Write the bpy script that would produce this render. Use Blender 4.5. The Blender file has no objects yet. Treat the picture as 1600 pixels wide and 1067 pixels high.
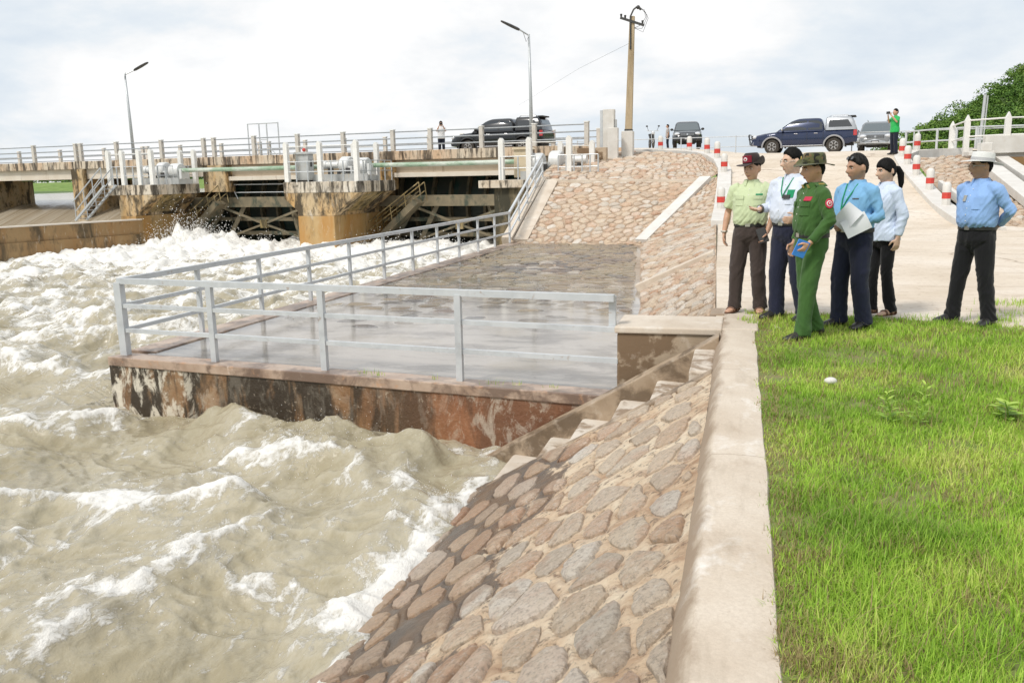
import bpy, bmesh, math, random
import numpy as np
from mathutils import Vector, Matrix
R = math.radians
random.seed(7)
SC = bpy.context.scene
COL = SC.collection

# ---------------------------------------------------------------- camera
FPX, HALF = 1350.0, 800.0                      # focal length in pixels of a 1600 px wide frame
PITCH, ROLL, YAW = math.atan(263/1350), math.atan(.021), R(14.886)
def camera_axes():
    f = Vector((0, math.cos(PITCH), -math.sin(PITCH))); r = Vector((1, 0, 0)); u = r.cross(f)
    c, s = math.cos(ROLL), math.sin(ROLL)
    ir, iu = c*r - s*u, s*r + c*u
    m = Matrix.Rotation(YAW, 3, 'Z')
    return m @ f, m @ ir, m @ iu
CF, CR, CU = camera_axes()
cam_data = bpy.data.cameras.new('camera')
cam_data.sensor_fit = 'HORIZONTAL'; cam_data.sensor_width = 36
cam_data.lens = 36*FPX/(2*HALF)
cam_data.clip_start = .05; cam_data.clip_end = 3000
cam = bpy.data.objects.new('camera', cam_data); COL.objects.link(cam)
rot = Matrix((CR, CU, -CF)).transposed().to_4x4()
cam.matrix_world = Matrix.Translation((0, 0, 1.6)) @ rot
SC.camera = cam

# ---------------------------------------------------------------- sky and light
SUN_EL, SUN_AZ = R(52), R(212)                 # azimuth clockwise from +Y
world = bpy.data.worlds.new('World'); SC.world = world; world.use_nodes = True
wn, wl = world.node_tree.nodes, world.node_tree.links
wn.clear()
def wnode(t, **k):
    n = wn.new(t)
    for a, v in k.items(): setattr(n, a, v)
    return n
sky = wnode('ShaderNodeTexSky', sky_type='NISHITA', sun_disc=False)
sky.sun_elevation = SUN_EL; sky.sun_rotation = SUN_AZ; sky.air_density = 1.0; sky.dust_density = 2.0; sky.ozone_density = 1.0
bg1 = wnode('ShaderNodeBackground'); bg1.inputs[1].default_value = .10
wl.new(sky.outputs[0], bg1.inputs[0])
tc = wnode('ShaderNodeTexCoord')
sep = wnode('ShaderNodeSeparateXYZ'); wl.new(tc.outputs['Generated'], sep.inputs[0])
# project the direction on a cloud layer so that clouds flatten towards the horizon
zc = wnode('ShaderNodeMath', operation='ADD'); zc.inputs[1].default_value = .35; wl.new(sep.outputs[2], zc.inputs[0])
zm = wnode('ShaderNodeMath', operation='MAXIMUM'); zm.inputs[1].default_value = .05; wl.new(zc.outputs[0], zm.inputs[0])
dv = wnode('ShaderNodeVectorMath', operation='DIVIDE'); wl.new(tc.outputs['Generated'], dv.inputs[0])
cz = wnode('ShaderNodeCombineXYZ'); 
for i in range(3): wl.new(zm.outputs[0], cz.inputs[i])
wl.new(cz.outputs[0], dv.inputs[1])
def wnoise(scale, detail, rough, off=(0, 0, 0), dist=0.):
    mp = wnode('ShaderNodeMapping'); mp.inputs['Location'].default_value = off
    wl.new(dv.outputs[0], mp.inputs[0])
    n = wnode('ShaderNodeTexNoise'); n.inputs['Scale'].default_value = scale; n.inputs['Detail'].default_value = detail
    n.inputs['Roughness'].default_value = rough; n.inputs['Distortion'].default_value = dist
    wl.new(mp.outputs[0], n.inputs[0]); return n
def wramp(src, stops):
    r = wnode('ShaderNodeValToRGB'); wl.new(src, r.inputs[0])
    e = r.color_ramp.elements
    while len(e) < len(stops): e.new(.5)
    for k, (p, c) in enumerate(stops): e[k].position = p; e[k].color = (*c, 1) if len(c) == 3 else c
    return r
n1 = wnoise(.8, 6, .52, (3.1, 1.7, .4), .15)      # cover: where the blue thins through
n2 = wnoise(1.5, 8, .58, (7.3, 2.2, 1.4), .1)      # brightness of the cloud itself
mask = wramp(n1.outputs[0], [(.30, (.70,)*3), (.50, (1, 1, 1))])
ccol = wramp(n2.outputs[0], [(.33, (.70, .79, .89)), (.45, (.84, .90, .955)), (.52, (.97, .985, 1.0)), (.60, (1.08, 1.08, 1.08))])
bg2 = wnode('ShaderNodeBackground'); bg2.inputs[1].default_value = .565
wl.new(ccol.outputs[0], bg2.inputs[0])
mix = wnode('ShaderNodeMixShader'); wl.new(mask.outputs[0], mix.inputs[0])
wl.new(bg1.outputs[0], mix.inputs[1]); wl.new(bg2.outputs[0], mix.inputs[2])
wo = wnode('ShaderNodeOutputWorld'); wl.new(mix.outputs[0], wo.inputs[0])

sun_data = bpy.data.lights.new('sun', 'SUN'); sun_data.energy = 1.5; sun_data.angle = R(11); sun_data.color = (1, .955, .89)
sun = bpy.data.objects.new('sun', sun_data); COL.objects.link(sun)
sd = Vector((math.sin(SUN_AZ)*math.cos(SUN_EL), math.cos(SUN_AZ)*math.cos(SUN_EL), math.sin(SUN_EL)))
sun.rotation_euler = (-sd).to_track_quat('-Z', 'Y').to_euler()
SC.view_settings.view_transform = 'Standard'; SC.view_settings.look = 'None'
SC.view_settings.exposure = .78; SC.view_settings.gamma = 1; SC.view_settings.use_curve_mapping = False
SC.cycles.max_bounces = 6; SC.cycles.diffuse_bounces = 3; SC.cycles.glossy_bounces = 3

# ---------------------------------------------------------------- noise in numpy
_prm = np.random.default_rng(99).permutation(1024).astype(np.int32)
_ga = np.random.default_rng(98).uniform(0, 2*math.pi, 1024); _gc, _gs = np.cos(_ga), np.sin(_ga)
def gnoise(x, y, seed=0):
    x = np.asarray(x, float); y = np.asarray(y, float)
    ix, iy = np.floor(x), np.floor(y); fx, fy = x-ix, y-iy
    ix = ix.astype(np.int32)+seed*57; iy = iy.astype(np.int32)
    ux, uy = fx*fx*(3-2*fx), fy*fy*(3-2*fy)
    p0, p1 = _prm[ix & 1023], _prm[(ix+1) & 1023]
    def g(p, a, b):
        t = _prm[(p+iy+b) & 1023]
        return _gc[t]*(fx-a) + _gs[t]*(fy-b)
    return 1.5*((g(p0, 0, 0)*(1-ux)+g(p1, 1, 0)*ux)*(1-uy) + (g(p0, 0, 1)*(1-ux)+g(p1, 1, 1)*ux)*uy)
def fbm(x, y, seed=0, octaves=4, gain=.5):
    s = 0; a = 1.
    for o in range(octaves):
        s = s + a*gnoise(x*2**o, y*2**o, seed+o*17); a *= gain
    return s
def sstep(a, b, x):
    t = np.clip((np.asarray(x, float)-a)/(b-a), 0, 1); return t*t*(3-2*t)

# ---------------------------------------------------------------- mesh builder
class MB:
    def __init__(s): s.v = []; s.f = []; s.m = []
    def add(s, verts, faces, mi=0):
        b = len(s.v); s.v.extend([tuple(map(float, p)) for p in verts])
        s.f.extend([tuple(b+i for i in q) for q in faces]); s.m.extend([mi]*len(faces)); return s
    def box(s, x0, x1, y0, y1, z0, z1, mi=0, M=None):
        v = [(x0,y0,z0),(x1,y0,z0),(x1,y1,z0),(x0,y1,z0),(x0,y0,z1),(x1,y0,z1),(x1,y1,z1),(x0,y1,z1)]
        if M is not None: v = [tuple(M @ Vector(p)) for p in v]
        return s.add(v, [(3,2,1,0),(4,5,6,7),(0,1,5,4),(1,2,6,5),(2,3,7,6),(3,0,4,7)], mi)
    def prism(s, poly, axis, a0, a1, mi=0):
        """poly of (p,q) extruded along axis ('x','y','z') from a0 to a1"""
        n = len(poly)
        def pt(p, q, a): return {'x': (a, p, q), 'y': (p, a, q), 'z': (p, q, a)}[axis]
        v = [pt(p, q, a0) for p, q in poly] + [pt(p, q, a1) for p, q in poly]
        f = [tuple(range(n))[::-1], tuple(range(n, 2*n))] + [(i, (i+1) % n, n+(i+1) % n, n+i) for i in range(n)]
        return s.add(v, f, mi)
    def tube(s, pts, r, n=8, mi=0, square=False, caps=True):
        pts = [Vector(p) for p in pts]; rs = r if isinstance(r, (list, tuple)) else [r]*len(pts)
        if square: n = 4
        ring = []; prev = None
        for i, p in enumerate(pts):
            t = (pts[min(i+1, len(pts)-1)] - pts[max(i-1, 0)]).normalized()
            a = Vector((0, 0, 1)) if abs(t.z) < .95 else Vector((1, 0, 0))
            if prev is None: x = t.cross(a).normalized()
            else:
                x = prev - t*prev.dot(t)
                x = x.normalized() if x.length > 1e-6 else t.cross(a).normalized()
            prev = x; y = t.cross(x)
            off = math.pi/4 if square else 0
            k = rs[i]*(1.41421 if square else 1)
            ring.append([p + k*(math.cos(2*math.pi*j/n+off)*x + math.sin(2*math.pi*j/n+off)*y) for j in range(n)])
        v = [q for rr in ring for q in rr]; f = []
        for i in range(len(pts)-1):
            for j in range(n): f.append((i*n+j, i*n+(j+1) % n, (i+1)*n+(j+1) % n, (i+1)*n+j))
        if caps: f += [tuple(range(n))[::-1], tuple((len(pts)-1)*n+j for j in range(n))]
        return s.add(v, f, mi)
    def lathe(s, prof, c=(0, 0, 0), n=16, mi=0, M=None):
        """prof of (radius, height) turned about z"""
        v = []; f = []
        for r, z in prof:
            for j in range(n):
                p = Vector((r*math.cos(2*math.pi*j/n), r*math.sin(2*math.pi*j/n), z))
                p = (M @ p) if M is not None else p
                v.append(p + Vector(c))
        for i in range(len(prof)-1):
            for j in range(n): f.append((i*n+j, i*n+(j+1) % n, (i+1)*n+(j+1) % n, (i+1)*n+j))
        f += [tuple(range(n))[::-1], tuple((len(prof)-1)*n+j for j in range(n))]
        return s.add(v, f, mi)
    def loft(s, rings, caps=True, mi=0, closed=True):
        n = len(rings[0]); v = [q for r in rings for q in r]; f = []
        for i in range(len(rings)-1):
            for j in range(n if closed else n-1): f.append((i*n+j, i*n+(j+1) % n, (i+1)*n+(j+1) % n, (i+1)*n+j))
        if caps and closed: f += [tuple(range(n))[::-1], tuple((len(rings)-1)*n+j for j in range(n))]
        return s.add(v, f, mi)
    def ball(s, c, r, nu=12, nv=8, mi=0):
        rx, ry, rz = r if isinstance(r, (tuple, list)) else (r, r, r)
        prof = [[(c[0]+rx*math.sin(math.pi*i/nv)*math.cos(2*math.pi*j/nu), c[1]+ry*math.sin(math.pi*i/nv)*math.sin(2*math.pi*j/nu), c[2]-rz*math.cos(math.pi*i/nv)) for j in range(nu)] for i in range(1, nv)]
        b = len(s.v); s.loft(prof, caps=False, mi=mi)
        k = len(s.v); s.v += [(c[0], c[1], c[2]-rz), (c[0], c[1], c[2]+rz)]
        for j in range(nu):
            s.f.append((b+(j+1) % nu, b+j, k)); s.m.append(mi)
            e = b+(nv-2)*nu; s.f.append((e+j, e+(j+1) % nu, k+1)); s.m.append(mi)
        return s
    def xform(s, M):
        s.v = [tuple(M @ Vector(p)) for p in s.v]; return s
    def mesh(s, name):
        me = bpy.data.meshes.new(name); me.from_pydata(s.v, [], s.f); me.validate(); return me
    def build(s, name, mats, parent=None, smooth=False, bevel=0, M=None):
        me = s.mesh(name)
        for m in (mats if isinstance(mats, (list, tuple)) else [mats]): me.materials.append(m)
        if len(s.m) == len(me.polygons) and any(s.m): me.polygons.foreach_set('material_index', s.m)
        o = bpy.data.objects.new(name, me); COL.objects.link(o)
        if smooth: shade_smooth(me, smooth)
        if parent is not None: o.parent = parent
        if M is not None: o.matrix_local = M
        if bevel:
            b = o.modifiers.new('bevel', 'BEVEL'); b.width = bevel; b.segments = 2; b.limit_method = 'ANGLE'
        return o
def shade_smooth(me, angle=True):
    me.polygons.foreach_set('use_smooth', [True]*len(me.polygons))
    if angle is not True:
        bm = bmesh.new(); bm.from_mesh(me)
        for e in bm.edges:
            if len(e.link_faces) == 2 and e.calc_face_angle(0) > angle: e.smooth = False
        bm.to_mesh(me); bm.free()
def np_mesh(name, V, Fq, mats, parent=None, smooth=True):
    """fast mesh from numpy: V (n,3), Fq (m,k)"""
    me = bpy.data.meshes.new(name); k = Fq.shape[1]; m = len(Fq)
    me.vertices.add(len(V)); me.vertices.foreach_set('co', np.ascontiguousarray(V, np.float32).ravel())
    me.loops.add(m*k); me.loops.foreach_set('vertex_index', np.ascontiguousarray(Fq, np.int32).ravel())
    me.polygons.add(m); me.polygons.foreach_set('loop_start', np.arange(0, m*k, k, dtype=np.int32))
    me.polygons.foreach_set('loop_total', np.full(m, k, np.int32))
    if smooth: me.polygons.foreach_set('use_smooth', np.ones(m, bool))
    me.update(calc_edges=True)
    for x in (mats if isinstance(mats, (list, tuple)) else [mats]): me.materials.append(x)
    o = bpy.data.objects.new(name, me); COL.objects.link(o)
    if parent is not None: o.parent = parent
    return o
def grid_faces(nu, nv):
    i = np.arange(nu-1)[:, None]*nv + np.arange(nv-1)[None, :]
    i = i.ravel(); return np.stack([i, i+nv, i+nv+1, i+1], 1)
def point_attr(o, name, data):
    a = o.data.attributes.new(name, 'FLOAT', 'POINT'); a.data.foreach_set('value', np.ascontiguousarray(data, np.float32).ravel())
def color_attr(o, name, rgb):
    a = o.data.attributes.new(name, 'FLOAT_COLOR', 'POINT')
    c = np.ones((len(rgb), 4), np.float32); c[:, :3] = rgb; a.data.foreach_set('color', c.ravel())

def tag(o, label=None, cat=None, group=None, kind=None):
    if label: o['label'] = label
    if cat: o['category'] = cat
    if group: o['group'] = group
    if kind: o['kind'] = kind
    return o
def empty(name, loc=(0, 0, 0), rz=0, label=None, cat=None, group=None):
    o = bpy.data.objects.new(name, None); COL.objects.link(o); o.location = loc; o.rotation_euler = (0, 0, rz)
    o.empty_display_size = .1
    return tag(o, label, cat, group)
def copy_tree(o, parent=None):
    c = o.copy(); COL.objects.link(c); c.parent = parent
    for ch in list(o.children):
        d = ch.copy(); COL.objects.link(d); d.parent = c
        for g in list(ch.children):
            e = g.copy(); COL.objects.link(e); e.parent = d
    return c

# ---------------------------------------------------------------- materials
def nodes_of(name):
    m = bpy.data.materials.new(name); m.use_nodes = True
    nt = m.node_tree; nt.nodes.clear()
    out = nt.nodes.new('ShaderNodeOutputMaterial'); b = nt.nodes.new('ShaderNodeBsdfPrincipled')
    nt.links.new(b.outputs[0], out.inputs[0])
    return m, nt, b
def N(nt, t, ins=None, **k):
    n = nt.nodes.new(t)
    for a, v in k.items(): setattr(n, a, v)
    for a, v in (ins or {}).items():
        if hasattr(v, 'is_output'): nt.links.new(v, n.inputs[a])
        else: n.inputs[a].default_value = v
    return n
def ramp(nt, src, stops):
    r = N(nt, 'ShaderNodeValToRGB', {0: src}); e = r.color_ramp.elements
    while len(e) < len(stops): e.new(.5)
    for k, (p, c) in enumerate(stops):
        e[k].position = p
        c = (c, c, c) if isinstance(c, (int, float)) else c
        e[k].color = (*c[:3], 1)
    return r.outputs[0]
def coords(nt, scale=(1, 1, 1), kind='Object', rot=(0, 0, 0), loc=(0, 0, 0)):
    t = N(nt, 'ShaderNodeTexCoord')
    m = N(nt, 'ShaderNodeMapping', {0: t.outputs[kind], 'Scale': scale, 'Rotation': rot, 'Location': loc})
    return m.outputs[0]
def noise(nt, vec, scale, detail=4, rough=.55, dist=0.):
    return N(nt, 'ShaderNodeTexNoise', {'Vector': vec, 'Scale': scale, 'Detail': detail, 'Roughness': rough, 'Distortion': dist}).outputs[0]
def mixc(nt, fac, a, b, mode='MIX'):
    n = N(nt, 'ShaderNodeMix', data_type='RGBA', blend_type=mode)
    for i, v in ((0, fac), (6, a), (7, b)):
        if hasattr(v, 'is_output'): nt.links.new(v, n.inputs[i])
        else: n.inputs[i].default_value = ((*v, 1) if len(v) == 3 else v) if isinstance(v, (tuple, list)) else v
    return n.outputs[2]
def mth(nt, op, a, b=0., c=None, clamp=False):
    n = N(nt, 'ShaderNodeMath', operation=op, use_clamp=clamp)
    for i, v in ((0, a), (1, b), (2, c)):
        if v is None: continue
        if hasattr(v, 'is_output'): nt.links.new(v, n.inputs[i])
        else: n.inputs[i].default_value = v
    return n.outputs[0]
def bump(nt, b, h, strength=.3, dist=.01):
    n = N(nt, 'ShaderNodeBump', {'Height': h, 'Strength': strength, 'Distance': dist}); nt.links.new(n.outputs[0], b.inputs['Normal'])
def pmat(name, c, c2=None, scale=4., rough=.6, metal=0., layers=(), bmp=None, spec=.5, mscale=(1, 1, 1), coat=0., fine=None, kind='Object', mottle=(.35, .65)):
    """base colour mottled between c and c2; layers: (colour, scale, lo, hi, mapping scale, amount) painted over by noise threshold;
    bmp: (scale, strength, distance)"""
    m, nt, b = nodes_of(name)
    v = coords(nt, mscale, kind)
    col = ramp(nt, noise(nt, v, scale, 6, .6), [(mottle[0], c), (mottle[1], c2 or c)])
    if fine:
        col = mixc(nt, ramp(nt, noise(nt, v, fine[0], 3, .7), [(.35, 0.), (.65, fine[1])]), col, fine[2])
    for L in layers:
        lc, ls, lo, hi, lm, am = L[:6]
        f = ramp(nt, noise(nt, coords(nt, lm, kind, loc=(ls*1.3, ls*.7, 3.1)), ls, 7, .65, .3), [(lo, 0.), (hi, am)])
        col = mixc(nt, f, col, lc)
    nt.links.new(col, b.inputs['Base Color'])
    b.inputs['Roughness'].default_value = rough; b.inputs['Metallic'].default_value = metal
    b.inputs['Specular IOR Level'].default_value = spec
    if coat: b.inputs['Coat Weight'].default_value = coat; b.inputs['Coat Roughness'].default_value = .06
    if bmp: bump(nt, b, noise(nt, v, bmp[0], 6, .65), bmp[1], bmp[2])
    return m

# local frame of the barrage: u along it, v upstream
SK = R(7.5)
BM = Matrix.Translation((-10, 40.2, 0)) @ Matrix.Rotation(-SK, 4, 'Z')
def BL(u, v, z): return tuple(BM @ Vector((u, v, z)))

# ================================================================ the setting
def zr(y):
    return np.interp(y, [-5, 20, 22.5, 25, 28, 33, 35.5, 37.5, 42, 60], [0, 0, .03, .13, .55, 1.5, 1.93, 2.10, 2.25, 2.3])
def zground(x, y):
    y = np.asarray(y, float); x = np.asarray(x, float)
    z = (zr(y-.8)+zr(y)+zr(y+.8))/3
    return z + sstep(34, 40, y)*.28*sstep(1, -7, x) + .42*sstep(43, 57, y)*sstep(3, -3, x)

# --- materials of the setting
M_concrete = pmat('pale_concrete', (.56, .47, .37), (.68, .60, .50), 1.3, .85,
    layers=[((.40, .31, .23), 2.2, .54, .72, (1, .5, 1), .55), ((.74, .70, .64), 5, .55, .75, (1, 1, 1), .6), ((.26, .20, .14), 14, .66, .8, (1, 1, 1), .5)],
    bmp=(26, .5, .006), fine=(90, .25, (.40, .34, .28)))
def apron_material():
    m, nt, b = nodes_of('brushed_concrete')
    v = coords(nt)
    big = noise(nt, v, .55, 6, .6)
    col = ramp(nt, big, [(.3, (.60, .505, .39)), (.5, (.70, .61, .50)), (.7, (.76, .69, .60))])
    st = noise(nt, coords(nt, (.35, 1.6, 1)), 1.4, 6, .7, .6)
    col = mixc(nt, ramp(nt, st, [(.50, 0.), (.66, .42)]), col, (.48, .38, .27))
    col = mixc(nt, ramp(nt, noise(nt, v, 9, 5, .7), [(.54, 0.), (.68, .55)]), col, (.36, .27, .19))
    col = mixc(nt, ramp(nt, noise(nt, v, 60, 3, .7), [(.4, 0.), (.7, .22)]), col, (.38, .32, .26))
    # ribs pressed across the slope, worn away in patches
    w = N(nt, 'ShaderNodeTexWave', {'Vector': coords(nt, (.06, 1, 1)), 'Scale': 2.6, 'Distortion': 1.4, 'Detail': 3., 'Detail Scale': 2.}, bands_direction='Y').outputs[0]
    wear = ramp(nt, noise(nt, v, .8, 4, .6), [(.4, .15), (.6, 1.)])
    rib = mth(nt, 'MULTIPLY', w, wear)
    col = mixc(nt, mth(nt, 'MULTIPLY', ramp(nt, rib, [(.0, .3), (.35, 0.)]), wear), col, (.36, .29, .22))
    # cracks and joints
    vo = N(nt, 'ShaderNodeTexVoronoi', {'Vector': coords(nt, (.17, .2, 1), loc=(.3, .1, 0)), 'Scale': 1.}, feature='DISTANCE_TO_EDGE')
    vec = N(nt, 'ShaderNodeTexNoise', {'Vector': v, 'Scale': 1.2, 'Detail': 5.})
    add = N(nt, 'ShaderNodeVectorMath', {0: coords(nt, (.17, .2, 1), loc=(.3, .1, 0)), 1: mixc(nt, .12, (0, 0, 0), vec.outputs[1])}, operation='ADD')
    nt.links.new(add.outputs[0], vo.inputs['Vector'])
    cr = ramp(nt, vo.outputs[0], [(.0, 1.), (.006, 0.)])
    col = mixc(nt, mth(nt, 'MULTIPLY', cr, ramp(nt, noise(nt, v, .5), [(.4, .15), (.6, .75)])), col, (.25, .18, .12))
    nt.links.new(col, b.inputs['Base Color']); b.inputs['Roughness'].default_value = .88
    h = mth(nt, 'ADD', mth(nt, 'MULTIPLY', rib, .5), mth(nt, 'MULTIPLY', noise(nt, v, 30, 5, .7), .6))
    bump(nt, b, h, .7, .02); return m
M_apron = apron_material()
M_white = pmat('white_paint', (.68, .66, .62), (.60, .57, .52), 2.5, .6, layers=[((.50, .41, .32), 3, .60, .78, (1, 1, 1), .6), ((.35, .28, .2), 11, .68, .8, (1, 1, 1), .5)], bmp=(30, .2, .004))
M_earth = pmat('bare_earth', (.20, .14, .08), (.13, .10, .05), 6, .95, bmp=(20, .6, .03))
M_grassground = pmat('turf_soil', (.24, .20, .09), (.16, .22, .05), 5, .95, layers=[((.24, .17, .10), 3, .55, .7, (1, 1, 1), .7)], bmp=(30, .6, .03))
M_far = pmat('far_ground', (.07, .13, .03), (.10, .15, .04), .08, .95)

# --- ground sheet to the horizon, well below everything near
far = MB(); S = 900
far.add([(-S, -S, -3.4), (S, -S, -3.4), (S, S, -3.4), (-S, S, -3.4)], [(0, 1, 2, 3)])
tag(far.build('ground', M_far), 'low green land reaching to the horizon', 'ground', kind='structure')

# --- paved apron, ramp and road as one heightfield sheet
def sheet(name, X, Y, Z, m, parent=None):
    V = np.stack([X.ravel(), Y.ravel(), Z.ravel()], 1)
    F = grid_faces(*X.shape)[:, ::-1]
    return np_mesh(name, V, F[:, ::-1], m, parent)
ys = np.concatenate([np.linspace(9.0, 24, 46), np.linspace(24.4, 42, 60), np.linspace(43, 64, 12)])
ss = np.linspace(0, 1, 60)
def left_edge(y): return np.interp(y, [9, 10, 15, 25, 31, 33, 36.5, 38.5, 40, 42, 43.5, 44.5, 64], [-.22, -.24, -.38, -.62, -.66, -.70, -1.25, -1.75, -2.35, -3.7, -5.6, -9.6, -9.6])
def right_edge(y): return np.interp(y, [9, 20, 22, 24, 30, 35, 36.6, 37.6, 38.2, 64], [16, 14, 9, 5.62, 5.62, 5.75, 6.4, 8.0, 40, 40])
Y = np.repeat(ys[:, None], len(ss), 1); X = left_edge(Y)+(right_edge(Y)-left_edge(Y))*ss[None, :]
Z = zground(X, Y) + .012*fbm(X*.6, Y*.6, 3)
ap = sheet('pavement', X, Y, Z-.004, M_apron)
tag(ap, 'pale ribbed concrete apron and ramp climbing to the road', 'pavement', kind='structure')
# bed under the right-hand channel side so that nothing is open
bed = MB()
bed.add([(5.2, 20, -.25), (40, 20, -.25), (40, 64, -.25), (5.2, 64, -.25)], [(0, 1, 2, 3)])
tag(bed.build('channel_bed', M_earth), 'brown earth bed of the side channel', 'ground', kind='structure')

# --- lawn soil
nx, ny = 60, 90
X, Y = np.meshgrid(np.linspace(.165, 14, nx), np.linspace(-3, 1, ny), indexing='ij')
edge = np.interp(X, [0, .25, 2.75, 14], [9.95, 9.93, 9.45, 8.6]) + .12*fbm(X*2.2, X*0+3, 5)
Y = -3 + (edge+3)*(Y+3)/4
def lawn_z(x, y): return .028*fbm(x*.9, y*.9, 21) + .012*gnoise(x*4, y*4, 8)+.01
Zl = lawn_z(X, Y)
tag(sheet('lawn', X, Y, Zl, M_grassground), 'lawn soil under the grass beside the coping', 'lawn', kind='structure')

# --- coping (cap) along the top of the slope, cast in lengths
def cap_piece(y0, y1, parent):
    n = 14; rings = []
    for i in range(n+1):
        y = y0 + .004 + (y1-y0-.008)*i/n
        j = .004*float(gnoise(y*3.1, 1.7, 4)); k = .012*float(gnoise(y*2.3, 5.7, 9)); t = .006*float(gnoise(y*1.3, 9.1, 2))
        rings.append([(-.215+j, y, -.34), (-.212+j, y, -.13), (-.190+j*1.5, y, -.075), (-.142+j*1.5, y, .012+t), (-.118+j, y, .034+t), (-.02, y, .04+t), (.10, y, .037+t), (.165+k, y, .03+t), (.178+k, y, .0), (.17+k, y, -.30)])
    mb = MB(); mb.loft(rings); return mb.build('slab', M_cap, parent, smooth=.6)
M_cap = pmat('coping_concrete', (.55, .46, .36), (.66, .58, .48), 1.6, .85,
    layers=[((.34, .25, .17), 1.7, .54, .70, (1.6, .8, 1), .55), ((.78, .75, .70), 4, .58, .72, (1, .7, 1), .75), ((.22, .16, .10), 16, .64, .78, (1, 1, 1), .55), ((.30, .24, .17), 3, .55, .75, (3, .5, .5), .4)],
    bmp=(22, .6, .008), fine=(70, .3, (.38, .31, .24)))
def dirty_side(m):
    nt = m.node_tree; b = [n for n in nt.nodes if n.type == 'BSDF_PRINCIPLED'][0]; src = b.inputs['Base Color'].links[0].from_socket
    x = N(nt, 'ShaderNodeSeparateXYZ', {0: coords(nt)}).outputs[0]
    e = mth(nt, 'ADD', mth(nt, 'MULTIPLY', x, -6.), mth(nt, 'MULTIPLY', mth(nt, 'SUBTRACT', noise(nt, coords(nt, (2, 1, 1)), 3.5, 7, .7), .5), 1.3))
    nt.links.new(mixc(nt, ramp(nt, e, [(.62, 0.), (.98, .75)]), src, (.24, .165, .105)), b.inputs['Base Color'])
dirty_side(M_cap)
coping = empty('coping', (0, 0, 0)); tag(coping, 'weathered concrete coping between the lawn and the stone slope', 'coping', kind='structure')
for a, b in ((-3, -.4), (-.4, 2.2), (2.2, 4.75), (4.75, 6.9), (6.9, 8.66)): cap_piece(a, b, coping)

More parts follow.
